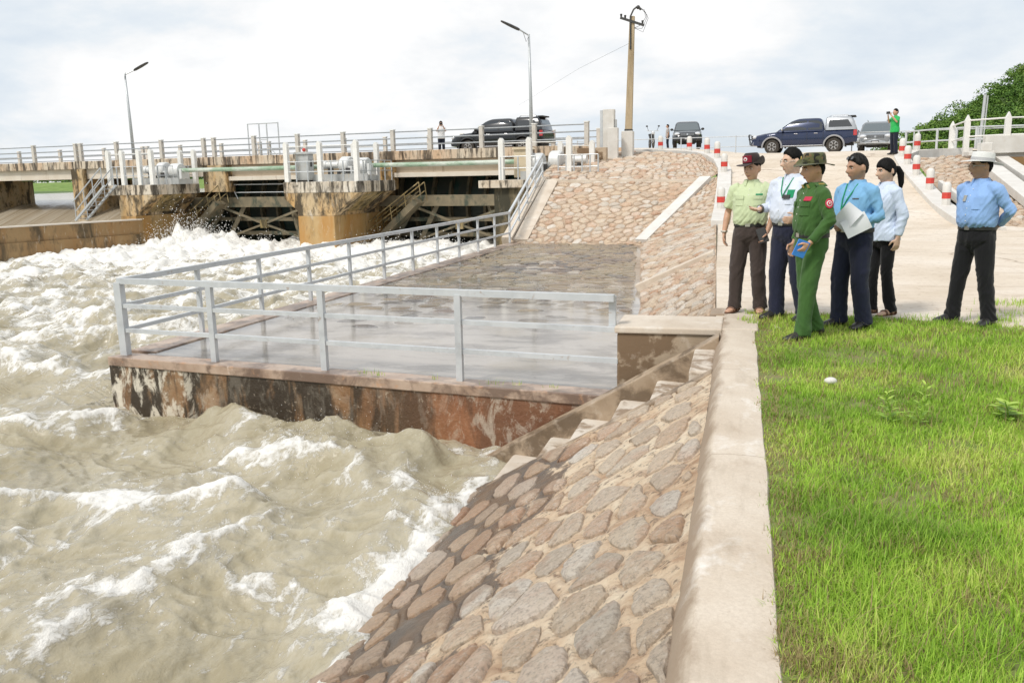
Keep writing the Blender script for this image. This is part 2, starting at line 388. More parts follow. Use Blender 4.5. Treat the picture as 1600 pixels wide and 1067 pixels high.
# --- stones: polygons of a voronoi diagram on a surface patch
def clip_poly(poly, p, q):
    """keep the side of the bisector of p,q that holds p"""
    mx, my = (p[0]+q[0])/2, (p[1]+q[1])/2; dx, dy = q[0]-p[0], q[1]-p[1]
    out = []
    for i in range(len(poly)):
        a, b = poly[i], poly[(i+1) % len(poly)]
        da, db = (a[0]-mx)*dx+(a[1]-my)*dy, (b[0]-mx)*dx+(b[1]-my)*dy
        if da <= 0: out.append(a)
        if (da < 0) != (db < 0) and abs(da-db) > 1e-12:
            t = da/(da-db); out.append((a[0]+(b[0]-a[0])*t, a[1]+(b[1]-a[1])*t))
    return out
def stone_patch(surf, W, L, size, mats, parent, seed, aniso=1., gap=.06, height=.03, dome=.02, limit=300, fine=False, keep=1., inside=None, jitter=.42, rest=None, weight=None, outlines=None):
    """surf(s,t) -> Vector with s over width W metres and t over length L metres; stones sit on it as children of parent"""
    rng = random.Random(seed); sx, sy = size*aniso, size/aniso
    w_, l_ = W/sx, L/sy; pts = []; rad_ = []; A_ = np.empty((0, 3)); miss = 0
    while miss < 900:                                        # uneven spacing: each stone asks for its own room
        q = (rng.uniform(-.6, w_+.6), rng.uniform(-.6, l_+.6)); r_ = rng.choice((.62, .74, .86, .98, 1.15))*(1.0 if miss < 450 else .72)
        if len(pts) and ((A_[:, 0]-q[0])**2+(A_[:, 1]-q[1])**2 < ((A_[:, 2]+r_)/2)**2).any(): miss += 1; continue
        pts.append(q); A_ = np.vstack([A_, (*q, r_)]); miss = max(0, miss-20)
    P = np.array(pts); cells = []
    for k, p in enumerate(pts):
        if not (0 <= p[0]*sx <= W and 0 <= p[1]*sy <= L): continue
        d = np.hypot(P[:, 0]-p[0], P[:, 1]-p[1]); nb = np.argsort(d)[1:16]
        poly = [(p[0]-2, p[1]-2), (p[0]+2, p[1]-2), (p[0]+2, p[1]+2), (p[0]-2, p[1]+2)]
        for q in nb: poly = clip_poly(poly, p, pts[q])
        poly = [(min(max(a*sx, 0), W), min(max(b*sy, 0), L)) for a, b in poly]
        if len(poly) < 3: continue
        c = (sum(a for a, _ in poly)/len(poly), sum(b for _, b in poly)/len(poly))
        area = abs(sum(poly[i-1][0]*poly[i][1]-poly[i][0]*poly[i-1][1] for i in range(len(poly))))/2
        if area < .12*size*size or rng.random() > keep: continue
        if inside and not inside(*c): continue
        cells.append((poly, c, area))
    made = 0; restmb = MB()
    if weight: cells.sort(key=lambda x: -x[2]*weight(*x[1]))
    for poly, c, area in cells:
        g = gap*rng.uniform(.6, 1.5)
        rad = math.sqrt(area/math.pi); k = max(.35, 1-g/rad)
        pl = [(c[0]+(a-c[0])*k, c[1]+(b-c[1])*k) for a, b in poly]
        for _ in range(1):                       # round the corners
            q = []
            for i in range(len(pl)):
                a, b = pl[i], pl[(i+1) % len(pl)]
                q += [(a[0]*.78+b[0]*.22, a[1]*.78+b[1]*.22), (a[0]*.22+b[0]*.78, a[1]*.22+b[1]*.78)]
            pl = q
        if fine:
            q = []
            for i in range(len(pl)):
                a, b = pl[i], pl[(i+1) % len(pl)]; q += [a, ((a[0]+b[0])/2, (a[1]+b[1])/2)]
            pl = [(a+rng.uniform(-.06, .06)*rad, b+rng.uniform(-.06, .06)*rad) for a, b in q]
        if outlines is not None: outlines.append(pl)
        hh = height*rng.uniform(.35, 1.3); tx, ty = rng.uniform(-.25, .25)*hh/rad, rng.uniform(-.25, .25)*hh/rad
        e = .01; cs, ct = c[0]/W, c[1]/L
        nrm = (surf(min(1, cs+e), ct)-surf(max(0, cs-e), ct)).cross(surf(cs, min(1, ct+e))-surf(cs, max(0, ct-e))).normalized()
        if nrm.z < 0: nrm = -nrm
        def P3(a, b, h): return surf(a/W, b/L) + nrm*(h + (tx*(a-c[0])+ty*(b-c[1])))
        prof = ((1.06, -.03), (1.0, hh*.55), (.86, hh+dome*.45), (.45, hh+dome)) if fine else ((1.05, -.03), (1.0, hh*.6), (.72, hh+dome))
        rings = [[P3(c[0]+(a-c[0])*s_, c[1]+(b-c[1])*s_, h_+(rng.uniform(-.25, .25)*dome if s_ < .9 else 0)) for a, b in pl] for s_, h_ in prof]
        n = len(pl); v = [q for r in rings for q in r] + [P3(c[0], c[1], hh+dome*rng.uniform(.7, 1.2))]
        f = [(i*n+j, i*n+(j+1) % n, (i+1)*n+(j+1) % n, (i+1)*n+j) for i in range(len(rings)-1) for j in range(n)]
        e = (len(rings)-1)*n; f += [(e+j, e+(j+1) % n, e+n) for j in range(n)]
        if made < limit:
            mb = MB(); mb.add(v, f); mb.build("stone", mats, parent, smooth=(.7 if fine else False)); made += 1
        else: restmb.add(v, f)
    if restmb.v:
        o = restmb.build('stones', rest or mats, parent); o['kind'] = 'stuff'
    return made
def patch_bed(name, surf, m, nu=14, nv=24, drop=0., parent=None):
    V = []; 
    for i in range(nu):
        for j in range(nv): V.append(surf(i/(nu-1), j/(nv-1)) - Vector((0, 0, drop)))
    return np_mesh(name, np.array([tuple(p) for p in V]), grid_faces(nu, nv), m, parent)
def polyline(pts):
    pts = [Vector(p) for p in pts]; d = [0]
    for a, b in zip(pts, pts[1:]): d.append(d[-1]+(b-a).length)
    def f(t):
        t = min(max(t, 0), 1)*d[-1]
        for i in range(len(pts)-1):
            if t <= d[i+1] or i == len(pts)-2:
                return pts[i].lerp(pts[i+1], (t-d[i])/(d[i+1]-d[i]))
    return f
def ruled(a, b):
    A, B = polyline(a), polyline(b)
    return lambda s, t: A(t).lerp(B(t), s)          # s from a to b, t along

def stone_material(name, wet_z=None, pale=0.):
    m, nt, b = nodes_of(name)
    v = coords(nt)
    rnd = N(nt, 'ShaderNodeObjectInfo').outputs['Random']
    pal = [(0, (.46, .22, .11)), (.14, (.56, .36, .225)), (.3, (.64, .48, .32)), (.46, (.48, .36, .26)), (.6, (.68, .54, .39)), (.74, (.50, .45, .385)), (.87, (.78, .735, .66)), (1., (.58, .35, .20))]
    col = ramp(nt, rnd, pal)
    col = mixc(nt, .22, col, ramp(nt, N(nt, 'ShaderNodeMath', {0: mth(nt, 'MULTIPLY', rnd, 7.31)}, operation='FRACT').outputs[0], [(0, (.26, .15, .09)), (.5, (.52, .45, .36)), (1, (.78, .74, .68))]))
    col = mixc(nt, ramp(nt, noise(nt, v, 7, 6, .65), [(.38, 0.), (.66, .55)]), col, (.60, .50, .38))
    col = mixc(nt, ramp(nt, noise(nt, v, 3.2, 5, .6, .4), [(.52, 0.), (.68, .5)]), col, (.50, .26, .14))
    col = mixc(nt, ramp(nt, noise(nt, v, 34, 5, .8), [(.48, 0.), (.62, .62)]), col, (.22, .165, .125))
    col = mixc(nt, ramp(nt, noise(nt, coords(nt, loc=(4, 1, 2)), 27, 5, .8), [(.53, 0.), (.66, .55)]), col, (.76, .70, .62))
    if pale: col = mixc(nt, pale, col, (.74, .63, .50))
    rough = .85
    if wet_z is not None:
        w = wet_mask(nt, wet_z); col = mixc(nt, w, col, mixc(nt, 1., col, (.80, .72, .66), 'MULTIPLY'))
        nt.links.new(mth(nt, 'SUBTRACT', .85, mth(nt, 'MULTIPLY', w, .5)), b.inputs['Roughness'])
    else: b.inputs['Roughness'].default_value = rough
    nt.links.new(col, b.inputs['Base Color'])
    bump(nt, b, mth(nt, 'ADD', noise(nt, v, 26, 8, .8), noise(nt, v, 7, 5, .6)), 1., .028); return m
def wet_mask(nt, wet_z):
    """wet below an uneven tide line given in metres of height"""
    z = N(nt, 'ShaderNodeSeparateXYZ', {0: coords(nt)}).outputs[2]
    y = noise(nt, coords(nt, (.6, .5, .6)), 2.2, 9, .68, 1.0)
    e = mth(nt, 'ADD', z, mth(nt, 'MULTIPLY', mth(nt, 'SUBTRACT', y, .5), 1.7))
    return ramp(nt, mth(nt, 'SUBTRACT', wet_z+.5, e), [(.47, 0.), (.53, 1.)])
def mortar_material(name, wet_z=None):
    m, nt, b = nodes_of(name)
    v = coords(nt)
    col = ramp(nt, noise(nt, v, 2.3, 7, .65, .5), [(.3, (.46, .29, .175)), (.46, (.68, .51, .345)), (.62, (.80, .67, .50))])
    col = mixc(nt, ramp(nt, noise(nt, coords(nt, (1, 2.2, 1)), 5, 6, .65, .8), [(.5, 0.), (.66, .65)]), col, (.40, .23, .14))
    col = mixc(nt, ramp(nt, noise(nt, v, 17, 6, .7), [(.54, 0.), (.63, .75)]), col, (.15, .105, .075))
    if wet_z is not None:
        w = wet_mask(nt, wet_z); wc = mixc(nt, ramp(nt, noise(nt, v, 3.1, 5, .6, .5), [(.4, 0.), (.6, 1.)]), (.17, .105, .062), (.125, .105, .09))
        col = mixc(nt, mth(nt, 'MULTIPLY', w, .93), col, wc)
        nt.links.new(mth(nt, 'SUBTRACT', .9, mth(nt, 'MULTIPLY', w, .55)), b.inputs['Roughness'])
    else: b.inputs['Roughness'].default_value = .9
    nt.links.new(col, b.inputs['Base Color'])
    h = mth(nt, 'ADD', noise(nt, v, 9, 8, .7, .3), mth(nt, 'MULTIPLY', noise(nt, v, 46, 5, .7), .4))
    bump(nt, b, h, 1., .05); return m
M_stone_near = stone_material('bank_stone', -.80, .08); M_mortar_near = mortar_material('bank_mortar', -.80)
M_stone = stone_material('pitching_stone', None, .04)
M_mortar = pmat('joint_mortar', (.30, .205, .135), (.52, .40, .29), 3, .9, layers=[((.17, .12, .08), 9, .52, .66, (1, 1, 1), .8)], bmp=(20, .6, .02))

# --- near slope below the coping
SLZ = lambda x: -.10 + (x+.2)*.585                      # height of the slope surface
def near_slope(s, t):
    x = -.19 - 3.6*s; y = -3 + 10.44*t
    z = SLZ(x) + .03*float(gnoise(x*1.1, y*.9, 31)) + .012*float(gnoise(x*4, y*3.5, 33))
    return Vector((x, y, z))
rv = MB().add([near_slope(i/20, j/40) - Vector((0, 0, .12)) for i in range(21) for j in range(41)], [(i*41+j, (i+1)*41+j, (i+1)*41+j+1, i*41+j+1) for i in range(20) for j in range(40)]).build('bank_slope', M_mortar_near)
tag(rv, 'stone pitched river bank dropping from the coping to the water', 'bank', kind='structure')
LINES = []; SW, SL = 4.17, 10.44
stone_patch(near_slope, SW, SL, .345, M_stone_near, rv, 11, aniso=.80, gap=.040, height=.016, dome=.008, fine=True, keep=.93,
            inside=lambda a, b: a < 3.3 and b > 3.0, outlines=LINES)
def mortar_bed():
    """mortar between the stones, shrunk away from them in narrow open joints"""
    na, nb = 195, 370; A, B = np.meshgrid(np.linspace(0, 3.5, na), np.linspace(2.2, SL, nb), indexing='ij')
    D = np.full(A.shape, 9.)
    for pl in LINES:
        q = np.array(pl); lo, hi = q.min(0)-.08, q.max(0)+.08
        i0, i1 = np.searchsorted(A[:, 0], (lo[0], hi[0])); j0, j1 = np.searchsorted(B[0], (lo[1], hi[1]))
        if i1 <= i0 or j1 <= j0: continue
        a, b = A[i0:i1, j0:j1], B[i0:i1, j0:j1]; d = np.full(a.shape, 9.); ins = np.zeros(a.shape, bool)
        for (x0, y0), (x1, y1) in zip(q, np.roll(q, -1, 0)):
            dx, dy = x1-x0, y1-y0; t = np.clip(((a-x0)*dx+(b-y0)*dy)/(dx*dx+dy*dy+1e-9), 0, 1); d = np.minimum(d, np.hypot(a-x0-t*dx, b-y0-t*dy))
            c = ((y0 > b) != (y1 > b)) & (a < (x1-x0)*(b-y0)/(y1-y0+1e-12)+x0); ins ^= c
        D[i0:i1, j0:j1] = np.minimum(D[i0:i1, j0:j1], np.where(ins, 0, d))
    x = -.19-3.6*A/SW; y = -3+10.44*B/SL
    z = -.10+(x+.2)*.585 + .03*gnoise(x*1.1, y*.9, 31) + .012*gnoise(x*4, y*3.5, 33)
    open_ = np.clip(.55+.9*gnoise(x*2.2, y*2.2, 35), .1, 1)                    # some joints are still full
    z = z - .030*open_*np.exp(-(D/.016)**2) + .014*sstep(.03, .09, D)*(.6+.6*gnoise(x*9, y*9, 36)) + .006*gnoise(x*17, y*17, 37)
    V = np.stack([x.ravel(), y.ravel(), z.ravel()], 1); o = np_mesh('mortar', V, grid_faces(na, nb), M_mortar_near, rv)
mortar_bed()
M_string = pmat('wet_beam_concrete', (.27, .195, .125), (.40, .31, .22), 2.2, .5, layers=[((.11, .075, .045), 2.5, .46, .58, (1, 1, 1), .8), ((.52, .44, .35), 4, .58, .70, (1, 1, 1), .6)], bmp=(16, .6, .012))
# edge strip and stairs cut into the bank between the slope and the platform
M_wetcon = pmat('stair_concrete', (.54, .46, .37), (.68, .62, .54), 2.4, .6, layers=[((.24, .16, .095), 2.2, .50, .58, (1, 1, 1), .85), ((.66, .60, .52), 6, .58, .74, (1, 1, 1), .6)], bmp=(16, .6, .012))
st = empty('bank_stairs', (-1.2, 8, -1)); tag(st, 'worn concrete stairs sunk in the bank beside the platform', 'stairs')
IS = Matrix.Translation((1.2, -8, 1))
for i in range(8):
    x1 = -.39 - .37*i; zt = SLZ(x1-.37) - .03; j = .02*math.sin(i*2.7)
    mb = MB(); mb.prism([(x1-.37+j, zt-.7), (x1+.06, zt-.7), (x1+.06, zt-.012), (x1-.33+j, zt+.012), (x1-.37+j, zt)], 'y', 7.44, 8.44); mb.build('step', M_wetcon, st, bevel=.012, M=IS)
def stair_wall(nm, y0, y1, up, x0, z0):
    mb = MB(); n = 16; rings = []
    for i in range(n+1):
        x = x0+(-3.5-x0)*i/n; j = .012*float(gnoise(i*.8, y0, 3)); z = SLZ(x)+up+j
        if i == 0: z = min(z, z0)
        rings.append([(x, y0+j, z-.75), (x, y0+j, z-.01), (x, (y0+y1)/2, z+.008), (x, y1+j, z-.01), (x, y1+j, z-.75)])
    mb.loft(rings); mb.build(nm, M_string, st, M=IS, bevel=.012)
stair_wall('string_wall', 8.42, 8.64, .11, -.17, .05)
stair_wall('edge_strip', 7.32, 7.46, .02, -.2, .0)
mb = MB(); mb.box(-.40, -.2, 7.46, 8.42, -.7, -.115); mb.build('step', M_wetcon, st, bevel=.02, M=IS)
# wing wall block at the head of the stairs
M_block = pmat('wing_wall_concrete', (.38, .29, .20), (.50, .40, .29), 2, .8, layers=[((.15, .09, .045), 1.1, .47, .51, (1, 1, 1), .85), ((.62, .53, .43), 5, .58, .72, (1, 1, 1), .6), ((.12, .09, .06), 12, .66, .76, (1, 1, 1), .7)], bmp=(18, .5, .01))
ww = empty('wing_wall', (-.7, 9.2, -.7)); tag(ww, 'square concrete wing wall at the head of the bank stairs', 'wall')
IW = Matrix.Translation((.7, -9.2, .7))
mb = MB(); mb.box(-1.21, -.16, 8.80, 9.50, -1.5, -.05); mb.build('wall_body', M_block, ww, bevel=.02, M=IW)
mb = MB(); mb.box(-1.235, -.15, 8.775, 9.56, -.05, .02); mb.build('coping', M_concrete, ww, bevel=.015, M=IW)
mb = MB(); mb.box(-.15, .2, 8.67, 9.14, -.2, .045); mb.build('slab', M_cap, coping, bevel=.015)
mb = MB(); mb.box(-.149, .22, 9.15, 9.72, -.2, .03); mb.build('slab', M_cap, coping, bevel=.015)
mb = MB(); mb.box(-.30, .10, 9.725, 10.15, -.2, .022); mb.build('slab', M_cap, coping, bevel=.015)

# --- far slopes round the head of the platform
EDGE_P = [(-1.32, 9.5, -.71), (-1.63, 14.7, -.71), (-3.04, 27.3, -.71)]
side = ruled(EDGE_P, [(-.24, 9.55, -.01), (-.38, 15, -.01), (-.66, 25, .12)])
b1 = patch_bed('side_slope', side, M_mortar, 20, 60); tag(b1, 'stone slope between the sunken platform and the apron', 'bank', kind='structure')
stone_patch(side, 1.7, 17.8, .36, M_stone, b1, 21, aniso=.9, gap=.03, height=.035, dome=.012, jitter=.48, limit=300)
tri = ruled([(-3.04, 27.3, -.71), (-1.25, 31.5, 1.17)], [(-.66, 25, .12), (-.7, 32.4, 1.38)])
b2 = patch_bed('corner_slope', tri, M_mortar, 16, 30); tag(b2, 'twisted stone slope below the white kerb', 'bank', kind='structure')
stone_patch(tri, 1.7, 6, .33, M_stone, b2, 22, gap=.03, height=.035, dome=.012, jitter=.49)
main = ruled([(-7.5, 28.05, -.71), (-3.04, 27.3, -.71)], [(-7.9, 33.5, 1.22), (-1.25, 31.5, 1.17)])
main2 = lambda s, t: main(s, t)
b3 = patch_bed('facing_slope', main2, M_mortar, 30, 24); tag(b3, 'stone pitched slope facing the river at the head of the platform', 'bank', kind='structure')
stone_patch(main2, 5.3, 5.6, .36, M_stone, b3, 23, aniso=1.0, gap=.035, height=.035, dome=.012, jitter=.49)
up = ruled([(-7.9, 33.5, 1.24), (-5.7, 32.85, 1.21), (-3.4, 32.15, 1.19), (-1.25, 31.5, 1.17)], [(-7.7, 38.8, 2.40), (-5.4, 42.6, 2.50), (-3.3, 41.1, 2.38), (-1.65, 37.6, 2.15), (-.72, 33.2, 1.52)])
b4 = patch_bed('upper_slope', up, M_mortar, 24, 34); tag(b4, 'upper stone slope curving up to the road', 'bank', kind='structure')
stone_patch(up, 6.5, 8.5, .42, M_stone, b4, 24, gap=.035, height=.045, dome=.016, jitter=.49)
# white strips: kerb ledge, diagonal beam, bands at the left edge
def strip(name, a, b, w, h, m, up=Vector((0, 0, 1)), parent=None):
    a, b = Vector(a), Vector(b); d = (b-a).normalized(); sdir = d.cross(up).normalized()*w/2; n = sdir.cross(d).normalized()
    if n.z < 0: n = -n
    mb = MB(); v = [a-sdir-n*.15, a+sdir-n*.15, b+sdir-n*.15, b-sdir-n*.15, a-sdir+n*h, a+sdir+n*h, b+sdir+n*h, b-sdir+n*h]
    mb.add(v, [(3, 2, 1, 0), (4, 5, 6, 7), (0, 1, 5, 4), (1, 2, 6, 5), (2, 3, 7, 6), (3, 0, 4, 7)])
    return mb.build(name, m, parent, bevel=.01)
tag(strip('diagonal_beam', (-3.0, 27.45, -.68), (-1.22, 31.55, 1.20), .42, .17, M_white), 'pale concrete beam running diagonally up the stone slope', 'beam')
tag(strip('ledge_beam', (-7.7, 33.44, 1.25), (-1.4, 31.55, 1.20), .16, .06, M_concrete), 'thin level concrete ledge across the stone slope', 'ledge')
tag(strip('slope_rib', (-1.93, 16.9, -.66), (-.46, 16.9, .02), .34, .07, M_concrete), 'concrete rib crossing the side slope', 'rib')
tag(strip('edge_band', (-7.1, 28.1, -.66), (-7.1, 33.3, 1.25), .50, .09, M_concrete), 'broad cream concrete band beside the stair rail', 'beam')
tag(strip('edge_band', (-7.58, 28.15, -.66), (-7.56, 33.5, 1.25), .36, .16, M_concrete), 'narrow concrete stair string below the grey rail', 'beam')
# right-hand slope beyond the bollards
rs = ruled([(5.9, 22.3, -.12), (5.92, 30, .85), (6.05, 35, 1.82)], [(7.6, 22.5, -.14), (8.0, 31, .9), (8.6, 36.4, 1.9)])
b5 = patch_bed('channel_slope', rs, M_mortar, 16, 40); tag(b5, 'stone slope beyond the bollards at the side channel', 'bank', kind='structure')
stone_patch(rs, 2.3, 14.2, .36, M_stone, b5, 25, gap=.035, height=.04, dome=.014, jitter=.49)
tag(strip('channel_beam', (7.45, 22.5, -.05), (8.15, 34.6, 1.78), .5, .1, M_white), 'white beam down the edge of the channel slope', 'beam')
tag(strip('channel_beam', (8.2, 22.5, -.05), (8.75, 34.6, 1.78), .42, .12, M_white), 'second white beam beside the channel slope under the small bridge', 'beam')
tag(strip('foot_beam', (5.95, 22.6, .0), (6.0, 30, .98), .12, .12, M_white), 'thin white beam behind the lower bollards', 'beam')

# --- kerbs and bollards
def kerb(name, path, w, h, label):
    f = polyline(path); n = 60; rings = []
    for i in range(n+1):
        p = f(i/n); d = (f(min(1, i/n+.01))-f(max(0, i/n-.01))); d.z = 0; d.normalize(); s_ = Vector((d.y, -d.x, 0))*w/2
        rings.append([p-s_-Vector((0, 0, .3)), p-s_+Vector((0, 0, h)), p+s_+Vector((0, 0, h)), p+s_-Vector((0, 0, .3))])
    mb = MB(); mb.loft(rings); o = mb.build(name, M_white, bevel=.012); tag(o, label, 'kerb'); return f
def kz(x, y): return (x, y, float(zground(x, y)))
LK = [kz(-.56, 24.3), kz(-.56, 27), kz(-.58, 30), kz(-.62, 33), kz(-.85, 35), kz(-1.2, 36.6), kz(-1.72, 38.6), kz(-2.35, 40.2), kz(-3.6, 41.9), kz(-5.2, 43.1)]
RK = [kz(5.45, 23.2), kz(5.47, 27), kz(5.47, 31), kz(5.50, 33), kz(5.62, 35), kz(6.2, 36.3), kz(7.2, 37.0), kz(8.4, 37.1)]
lk = kerb('kerb', LK, .46, .12, 'white kerb curving up the river side of the ramp'); rk = kerb('kerb', RK, .50, .12, 'white kerb up the far side of the ramp beyond the people')
M_red = pmat('red_paint', (.62, .055, .04), (.52, .05, .035), 6, .55, layers=[((.7, .5, .42), 14, .66, .76, (1, 1, 1), .6)])
def bollard(p, label, rz=0):
    e = empty('bollard', p, rz, label, 'bollard', 'red and white bollards along the ramp kerbs')
    def sq(w, z0, z1, top=0):
        mb = MB(); r = w/2
        pr = [(r, z0), (r, z1)] + ([(r*.82, z1+.05), (r*.45, z1+.085)] if top else [])
        mb.lathe([(a*1.12, b) for a, b in pr], n=8); return mb
    sq(.205, -.3, .19).build('foot', M_white, e); sq(.211, .1905, .36).build('band', M_red, e); sq(.205, .3605, .56, 1).build('cap', M_white, e, smooth=.8)
    return e
for t, lab in ((.10, 'lowest bollard on the river side kerb, beside the man in the maroon badge hat'), (.40, 'second lowest bollard of the river side kerb'), (.555, 'third bollard from the foot of the river side kerb'), (.655, 'bollard at the bend of the river side kerb'), (.79, 'bollard before the parked black car, nearer the ramp'), (.91, 'bollard before the parked black car, nearer the motorcycle')):
    p = lk(t); bollard((p.x-.02, p.y, p.z+.1), lab)
for t, lab in ((.21, 'lowest bollard on the far kerb, beside the man in the white hat'), (.36, 'second lowest bollard of the far side kerb'), (.51, 'third bollard up the far side kerb'), (.63, 'fourth bollard up the far side kerb'), (.745, 'bollard near the feet of the man in green'), (.86, 'tall looking topmost bollard at the bend of the far kerb')):
    p = rk(t); bollard((p.x+.02, p.y, p.z+.1), lab)

# --- wooded hill at the far right
def hill_z(x, y):
    cx, cy = 92, 138
    r = np.hypot((x-cx)/80, (y-cy)/74); k = np.clip(1-r, 0, 1)
    return -3 + 49*k*(1-.2*k) + 5.0*fbm(x*.045, y*.045, 44)*np.clip(k*3, 0, 1)
X, Y = np.meshgrid(np.linspace(11, 172, 70), np.linspace(66, 214, 60), indexing='ij')
hl = sheet('hill', X, Y, hill_z(X, Y), M_far); tag(hl, 'steep green hill rising beyond the road', 'hill', kind='structure')
def leaf_cloud(name, centres, radii, per, leaf, m, seed, flat=.8, parent=None, tones=None):
    """many small leaf faces spread through clumps; numpy, one mesh"""
    rg = np.random.default_rng(seed); n = len(centres)
    C = np.repeat(np.asarray(centres, float), per, 0); Rr = np.repeat(np.asarray(radii, float), per)
    d = rg.normal(size=(n*per, 3)); d /= np.linalg.norm(d, axis=1)[:, None]; d[:, 2] = np.abs(d[:, 2])*1.0 - .25
    rad = Rr*(rg.uniform(.55, 1.0, n*per)**.5)*(1+.25*rg.normal(size=n*per)*.5)
    P = C + d*rad[:, None]*np.array([1, 1, flat])
    L = leaf*rg.uniform(.6, 1.5, n*per)
    nrm = d + rg.normal(size=d.shape)*.55 + np.array([0, 0, .35]); nrm /= np.linalg.norm(nrm, axis=1)[:, None]
    a = np.cross(nrm, rg.normal(size=nrm.shape)); a /= np.linalg.norm(a, axis=1)[:, None]; b = np.cross(nrm, a)
    V = np.stack([P-a*L[:, None], P-b*L[:, None]*.6, P+a*L[:, None], P+b*L[:, None]*.6], 1).reshape(-1, 3)
    F = np.arange(len(V)).reshape(-1, 4)
    o = np_mesh(name, V, F, m, parent, smooth=False)
    shade = np.repeat(rg.uniform(0, 1, n) if tones is None else tones, per*4)*.7 + np.repeat(rg.uniform(0, 1, n*per), 4)*.3
    point_attr(o, 'tone', shade); return o
def leaf_material(name, stops, rough=.6, trans=.25):
    m, nt, b = nodes_of(name)
    a = N(nt, 'ShaderNodeAttribute', attribute_name='tone').outputs['Fac']
    nt.links.new(ramp(nt, a, stops), b.inputs['Base Color']); b.inputs['Roughness'].default_value = rough
    b.inputs['Specular IOR Level'].default_value = .25
    return m
M_hill = leaf_material('hill_foliage', [(0, (.025, .060, .010)), (.35, (.055, .125, .016)), (.65, (.10, .19, .025)), (.85, (.15, .24, .04)), (1, (.20, .25, .06))])
rg = np.random.default_rng(5)
hy = rg.uniform(80, 185, 5200); hx = hy*rg.uniform(.13, .44, 5200); hz = hill_z(hx, hy); ok = hz > -1.5
crown_ = np.clip(1-2.4*np.abs(gnoise(hx*.17, hy*.17, 61)), 0, 1)*1.7 + np.clip(fbm(hx*.35, hy*.35, 62, 2), 0, 1)*1.5
hc = np.stack([hx, hy, hz+rg.uniform(-.2, .8, 5200)+crown_], 1)[ok]
tag(leaf_cloud('hill_wood', hc, rg.uniform(.4, 1.5, len(hc)), 70, .14, M_hill, 6, tones=np.clip(.12+.26*crown_[ok]+.35*rg.uniform(size=len(hc)), 0, 1)), 'dense green wood covering the hill', 'wood', kind='stuff')
# --- far bank of the reservoir on the left
mb = MB(); mb.add([BL(-200, 70, .15), BL(60, 70, .15), BL(60, 78, 1.6), BL(-200, 78, 1.6), BL(60, 300, 1.7), BL(-200, 300, 1.7)], [(0, 1, 2, 3), (3, 2, 4, 5)])
M_bank = pmat('grassy_bank', (.13, .22, .04), (.20, .28, .07), .5, .95, layers=[((.10, .15, .03), 1.5, .5, .65, (1, 1, 1), .7), ((.36, .34, .25), 4, .66, .76, (1, 1, 1), .6)])
tag(mb.build('far_bank', M_bank), 'grassy embankment on the far side of the reservoir', 'bank', kind='structure')
bx = rg.uniform(-150, -40, 260); bc = np.array([BL(x, 80+rg.uniform(0, 22), 1.7+rg.uniform(.0, 1.2)) for x in bx])
tag(leaf_cloud('far_bank_bushes', bc, rg.uniform(.9, 2.6, 260), 90, .22, M_hill, 8), 'bushes along the far reservoir bank', 'bushes', kind='stuff')

# ================================================================ the river
def seg_field(x, y, pts):
    """distance to a polyline, signed side and the position along it"""
    best = np.full(x.shape, 1e9); sgn = np.zeros(x.shape); al = np.zeros(x.shape); L = 0
    tot = sum(math.dist(a, b) for a, b in zip(pts, pts[1:]))
    for (ax, ay), (bx, by) in zip(pts, pts[1:]):
        dx, dy = bx-ax, by-ay; l2 = dx*dx+dy*dy; t = np.clip(((x-ax)*dx+(y-ay)*dy)/l2, 0, 1)
        qx, qy = x-ax-t*dx, y-ay-t*dy; d = np.hypot(qx, qy); k = d < best
        best = np.where(k, d, best); sgn = np.where(k, np.sign(dx*qy-dy*qx), sgn); al = np.where(k, (L+t*math.sqrt(l2))/tot, al)
        L += math.sqrt(l2)
    return best, sgn, al
def ridge(x, y, pts, h, wa, wb, wob=.12, seed=0):
    """a wave crest along pts: width wa on the left of the line, wb on its right; returns height and crest closeness"""
    wx = x + wob*fbm(x*1.4, y*1.4, 60+seed, 3); wy = y + wob*fbm(x*1.4, y*1.4, 70+seed, 3)
    d, s, a = seg_field(wx, wy, pts); w = np.where(s > 0, wa, wb)
    env = sstep(0, .12, a)*sstep(1, .88, a)*(.75+.35*gnoise(a*6, a*0+seed, 5))
    return h*env*np.exp(-(d/w)**1.5), env*np.exp(-(d/(.45*np.minimum(wa, wb)))**2)
def billow(x, y, seed, oc=4):
    s = 0; a = 1
    for o in range(oc):
        s = s + a*(1-np.abs(gnoise(x*2**o, y*2**o, seed+o*13))*2); a *= .5
    return s/1.9
